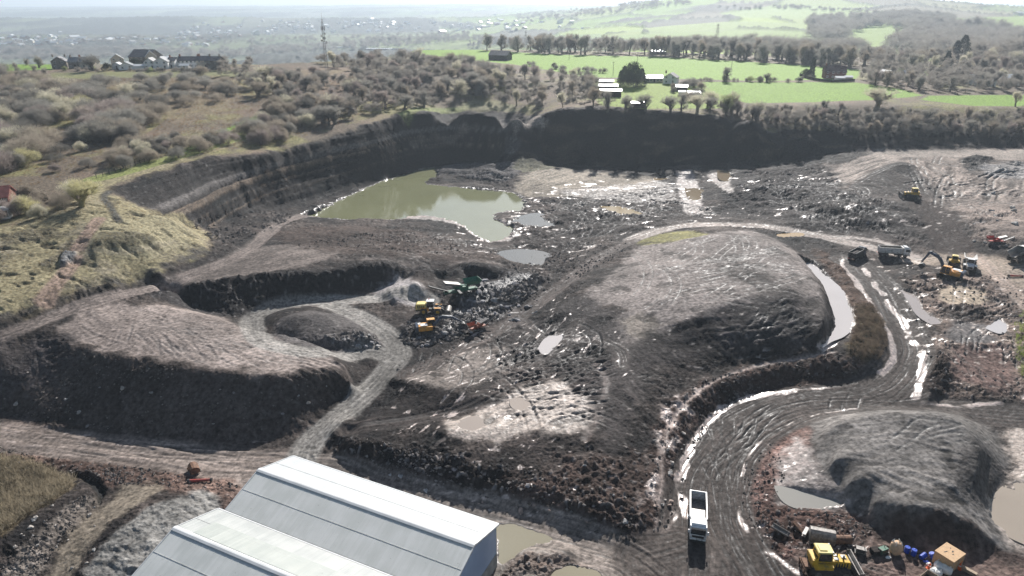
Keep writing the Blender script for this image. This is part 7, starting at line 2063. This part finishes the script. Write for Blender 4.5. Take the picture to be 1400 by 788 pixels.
one('tree', 1048, 112, 5.5, 'dark', 'small round bare tree at the right end of the field hedge', 1, 1.2)
one('tree', 573, 82, 10, 'pale', 'pale bare tree at the left corner of the green field', 1, 1.3)
one('tree', 1388, 146, 8, 'pale', 'slender pale tree at the right edge above the thicket', 2)
for i, (px, py, h, v, lab) in enumerate(((866, 118, 15, 3, 'broad dark evergreen, tallest of the clump by the bungalow'), (853, 116, 11, 1, 'dark conifer at the left of the evergreen clump'), (877, 117, 10, 1, 'dark conifer at the right of the evergreen clump'),
        (848, 115, 8, 0, 'small dark conifer at the far left of the evergreen clump'), (861, 119, 9, 3, 'low dark evergreen at the foot of the tallest one'), (1109, 106, 12, 2, 'narrow dark cypress left of the brick house'),
        (1101, 106, 6, 3, 'round dark evergreen left of the narrow cypress'), (1292, 98, 14, 0, 'dark conifer standing out in the right hand wood'), (1312, 88, 22, 1, 'large dark conifer high in the far right wood'), (1303, 88, 18, 0, 'dark conifer left of the largest one in the far right wood'),
        (407, 84, 8, 3, 'dark evergreen at the top left of the wood by the mast'), (186, 92, 6, 3, 'dark evergreen in front of the slate hall'), (146, 97, 5, 3, 'round dark evergreen beside the tiny white bungalow'), (508, 78, 10, 0, 'dark conifer in front of the long pale shed'))):
    one('evergreen', px, py, h, 'grey', lab, v)

PROTO = {}
def plant(kind, var, x, y, h, tn, label, group, wid, rot):
    key = (kind, var)
    nm = {'shrub': 'bare_shrub', 'tree': 'bare_tree', 'evergreen': 'evergreen_tree'}[kind]
    if key not in PROTO:
        src = {'shrub': SHR, 'tree': TRE, 'evergreen': CON}[kind][var]
        r = bpy.data.objects.new(nm, None); link(r)
        link(bpy.data.objects.new('stems' if kind == 'shrub' else 'trunk', src[0]), r); link(bpy.data.objects.new('crown', src[1]), r)
        PROTO[key] = r
    else:
        s = PROTO[key]; r = s.copy(); scn.collection.objects.link(r)
        for ch in list(s.children):
            c = ch.copy(); scn.collection.objects.link(c); c.parent = r
    r.location = (x, y, ground_z(x, y) - .15); r.scale = (h * wid, h * wid, h); r.rotation_euler = (0, 0, rot)
    c = TINT[tn]; k = random.uniform(.85, 1.15)
    for ch in r.children: ch.color = (c[0] * k, c[1] * k, c[2] * k, 1)
    if 'group' in r: del r['group']
    tag(r, label, {'shrub': 'shrub', 'tree': 'tree', 'evergreen': 'evergreen'}[kind], group)

WORD = {'grey': 'grey', 'brown': 'brown', 'purple': 'purplish', 'pale': 'pale', 'yellow': 'yellowish', 'dark': 'dark', 'green': 'greenish'}
PL.sort(key=lambda t: -t[0]); cnt = {}; rest = []
for (sz, kind, var, x, y, h, tn, size, w2, where, wid) in PL:
    cnt[kind] = cnt.get(kind, 0) + 1
    rot = random.uniform(0, 6.28)
    if cnt[kind] > 298: rest.append((kind, var, x, y, h, tn, wid, rot)); continue
    lab = w2 if size is None else '%s%s bare %s %s' % (size, WORD[tn], kind, w2)
    plant(kind, var, x, y, h, tn, lab, None if size is None else kind + 's ' + where, wid, rot)

# the rest of the woods, and the far woods that read as one mass
def merged(name, items, frac_, m, wmul):
    rs = np.random.RandomState(9); out = []
    for (kind, var, x, y, h, tn, wid, rot) in items:
        T = (SHR if kind == 'shrub' else TRE)[var][2]
        k = rs.choice(len(T), int(len(T) * frac_), replace=False); t = T[k].copy()
        mid = t.mean(1, keepdims=True); t = mid + (t - mid) * wmul
        c, s = math.cos(rot), math.sin(rot)
        X2 = (t[..., 0] * c - t[..., 1] * s) * h * wid + x; Y2 = (t[..., 0] * s + t[..., 1] * c) * h * wid + y
        out.append(np.stack([X2, Y2, t[..., 2] * h + ground_z(x, y) - .2], -1))
    o = link(bpy.data.objects.new(name, tri_mesh(name, np.concatenate(out), m))); o['kind'] = 'stuff'
    o.color = (.9, .88, .88, 1)
    return o
merged('woodland', rest, .45, TWIG, 1.35)
random.seed(77)
farw = []
def farwood(P_, n, h0, h1):
    xs = [p[0] for p in P_]; ys = [p[1] for p in P_]; k = 0; t = 0
    while k < n and t < n * 20:
        t += 1; px = random.uniform(min(xs), max(xs)); py = random.uniform(min(ys), max(ys))
        if not in_poly(px, py, P_): continue
        p = hit(px, py); farw.append((random.choice(('tree', 'shrub')), random.choice((0, 1, 3, 4)), p[0], p[1], random.uniform(h0, h1), 'dark', 1.2, random.uniform(0, 6))); k += 1
farwood([(1105,36),(1130,25),(1250,22),(1300,26),(1300,40),(1255,48),(1215,38),(1180,40),(1140,60),(1108,52)], 420, 14, 20)
farwood([(1215,66),(1235,50),(1300,38),(1350,38),(1400,52),(1420,85),(1330,84),(1240,72)], 420, 14, 20)
farwood([(560,55),(700,62),(830,66),(1000,70),(1180,74),(1180,68),(1000,64),(840,60),(700,56),(600,50)], 260, 12, 18)
farwood([(980,12),(1080,8),(1200,18),(1180,20),(1060,12),(990,15)], 60, 8, 12)
farwood([(700,22),(820,10),(900,2),(960,4),(880,14),(760,28),(710,32)], 200, 10, 16)
farwood([(0,72),(330,70),(460,60),(640,50),(640,56),(460,72),(330,80),(0,84)], 420, 12, 18)
farwood([(-30,58),(300,54),(640,44),(640,50),(300,62),(-30,66)], 160, 10, 14)
merged('far_woodland', farw, .07, TWIG, 3.0)

# scrub in the hollow, on the bank inside the haul road bend, and rough grass tufts on the hillside
def scrub(name, P_, n, h0, h1, m, col, wide, sd_):
    rs = np.random.RandomState(sd_); W_ = catmull(np.vstack([hits(P_), hits(P_[:1])]), 3)[:-1]
    x0, y0 = W_.min(0); x1, y1 = W_.max(0); pts = []
    px = rs.uniform(x0, x1, n * 4); py = rs.uniform(y0, y1, n * 4)
    Wl = [tuple(p) for p in W_]
    for a, b_ in zip(px, py):
        if in_poly(a, b_, Wl): pts.append((a, b_, ground_z(a, b_)))
        if len(pts) >= n: break
    pts = np.array(pts); K = 26; P0 = np.repeat(pts, K, 0)
    hh = np.repeat(rs.uniform(h0, h1, len(pts)), K)
    d = unit(rs.normal(size=(len(P0), 3)) * wide + np.array([0, 0, 1.0])); d[:, 2] = np.abs(d[:, 2])
    P0 = P0 + d * (hh * rs.uniform(0, .6, len(P0)))[:, None]
    T = twig_tris(rs, P0, d, hh * rs.uniform(.3, .7, len(P0)), hh * .035 + .012)
    o = link(bpy.data.objects.new(name, tri_mesh(name, T, m))); o['kind'] = 'stuff'; o.color = (*col, 1)
scrub('scrub', [(-60,648),(0,628),(50,640),(96,655),(94,672),(42,704),(0,732),(-60,765)], 1500, .7, 1.9, GRASSB, (1.05, 1.08, 1.35), .55, 1)
scrub('scrub', [(1168,418),(1200,428),(1213,470),(1197,494),(1160,486),(1168,452)], 900, .5, 1.3, GRASSB, (.55, .52, .68), .5, 2)
scrub('grass', [(0,434),(80,408),(150,388),(205,370),(268,345),(285,325),(260,302),(215,294),(165,276),(120,268),(50,294),(0,316)], 3000, .12, .4, GRASSB, (1.0, .93, .95), .8, 3)
scrub('grass', [(1385,440),(1400,430),(1425,470),(1410,540),(1390,500)], 160, .6, 1.6, GRASSB, (.9, 1.3, .6), .5, 4)
scrub('heather', [(60,118),(160,108),(300,106),(500,110),(560,135),(440,180),(330,205),(160,230),(60,250),(-40,256),(-40,110)], 9000, .3, 1.0, GRASSB, (.85, .68, .62), .7, 5)

# loose stone: too much to count, one object
def rubble(P_, n, s0, s1, sd_, out):
    rs = np.random.RandomState(sd_); W_ = catmull(np.vstack([hits(P_), hits(P_[:1])]), 3)[:-1]; Wl = [tuple(p) for p in W_]
    x0, y0 = W_.min(0); x1, y1 = W_.max(0); c = []
    cx = rs.uniform(x0, x1, (12, 1)); cy = rs.uniform(y0, y1, (12, 1))
    while len(c) < n:
        if rs.uniform() < .5: a, b_ = rs.uniform(x0, x1), rs.uniform(y0, y1)
        else:
            k = rs.randint(12); a, b_ = cx[k, 0] + rs.normal() * (x1 - x0) * .06, cy[k, 0] + rs.normal() * (y1 - y0) * .06
        if in_poly(a, b_, Wl): c.append((a, b_, ground_z(a, b_)))
        elif rs.uniform() < .002: c.append((W_[0][0], W_[0][1], ground_z(*W_[0])))
    c = np.array(c); s = s0 + (s1 - s0) * rs.uniform(0, 1, n) ** 3
    O = np.array([(1,0,0),(0,1,0),(-1,0,0),(0,-1,0),(0,0,1),(0,0,-1)], float)
    V = O[None] * s[:, None, None] * rs.uniform(.55, 1.25, (n, 6, 1)); V += rs.normal(size=(n, 6, 3)) * s[:, None, None] * .22
    V[..., 2] *= .75; V += c[:, None, :] + np.array([0, 0, 1.0]) * (s * .25)[:, None, None]
    F_ = np.array([(0,1,4),(1,2,4),(2,3,4),(3,0,4),(1,0,5),(2,1,5),(3,2,5),(0,3,5)])
    out.append(V[:, F_].reshape(-1, 3, 3))
out = []
rubble([(455,605),(500,602),(600,620),(700,640),(800,660),(880,700),(850,745),(700,696),(600,670),(520,648)], 1000, .06, .38, 1, out)
rubble([(1195,505),(1120,490),(1040,500),(970,520),(925,548),(895,590),(882,650),(890,720),(915,730),(935,680),(948,615),(985,565),(1040,535),(1120,526)], 900, .06, .36, 2, out)
rubble([(0,480),(110,480),(220,500),(370,516),(470,510),(440,560),(330,603),(200,596),(60,576),(0,558)], 1200, .05, .3, 3, out)
rubble([(560,440),(640,430),(735,380),(735,400),(690,430),(640,455),(600,472),(548,470)], 2400, .12, .8, 4, out)
rubble([(1020,640),(1060,600),(1075,650),(1060,695),(1150,705),(1190,728),(1180,745),(1090,760),(1040,740),(1015,700)], 700, .05, .3, 5, out)
rubble([(1235,380),(1300,372),(1410,395),(1410,545),(1290,545),(1262,500),(1245,440)], 800, .08, .42, 6, out)
rubble([(0,780),(60,715),(110,680),(135,685),(110,715),(50,785)], 700, .05, .25, 7, out)
rubble([(0,612),(100,628),(300,655),(320,670),(200,665),(60,640),(0,628)], 900, .05, .3, 8, out)
rubble([(450,340),(640,350),(700,350),(640,335),(560,318),(400,335)], 1200, .08, .4, 9, out)
rubble([(700,350),(640,470),(560,510),(540,500),(600,480),(740,410),(860,340),(820,330)], 1200, .08, .4, 10, out)
rubble([(260,296),(330,290),(400,295),(360,318),(320,335),(290,330)], 900, .1, .6, 11, out)
o = link(bpy.data.objects.new('rubble', tri_mesh('rubble', np.concatenate(out), mat('loose_stone', (.13, .115, .105), .85, noise=.7, nscale=.9, spec=.3)))); o['kind'] = 'stuff'
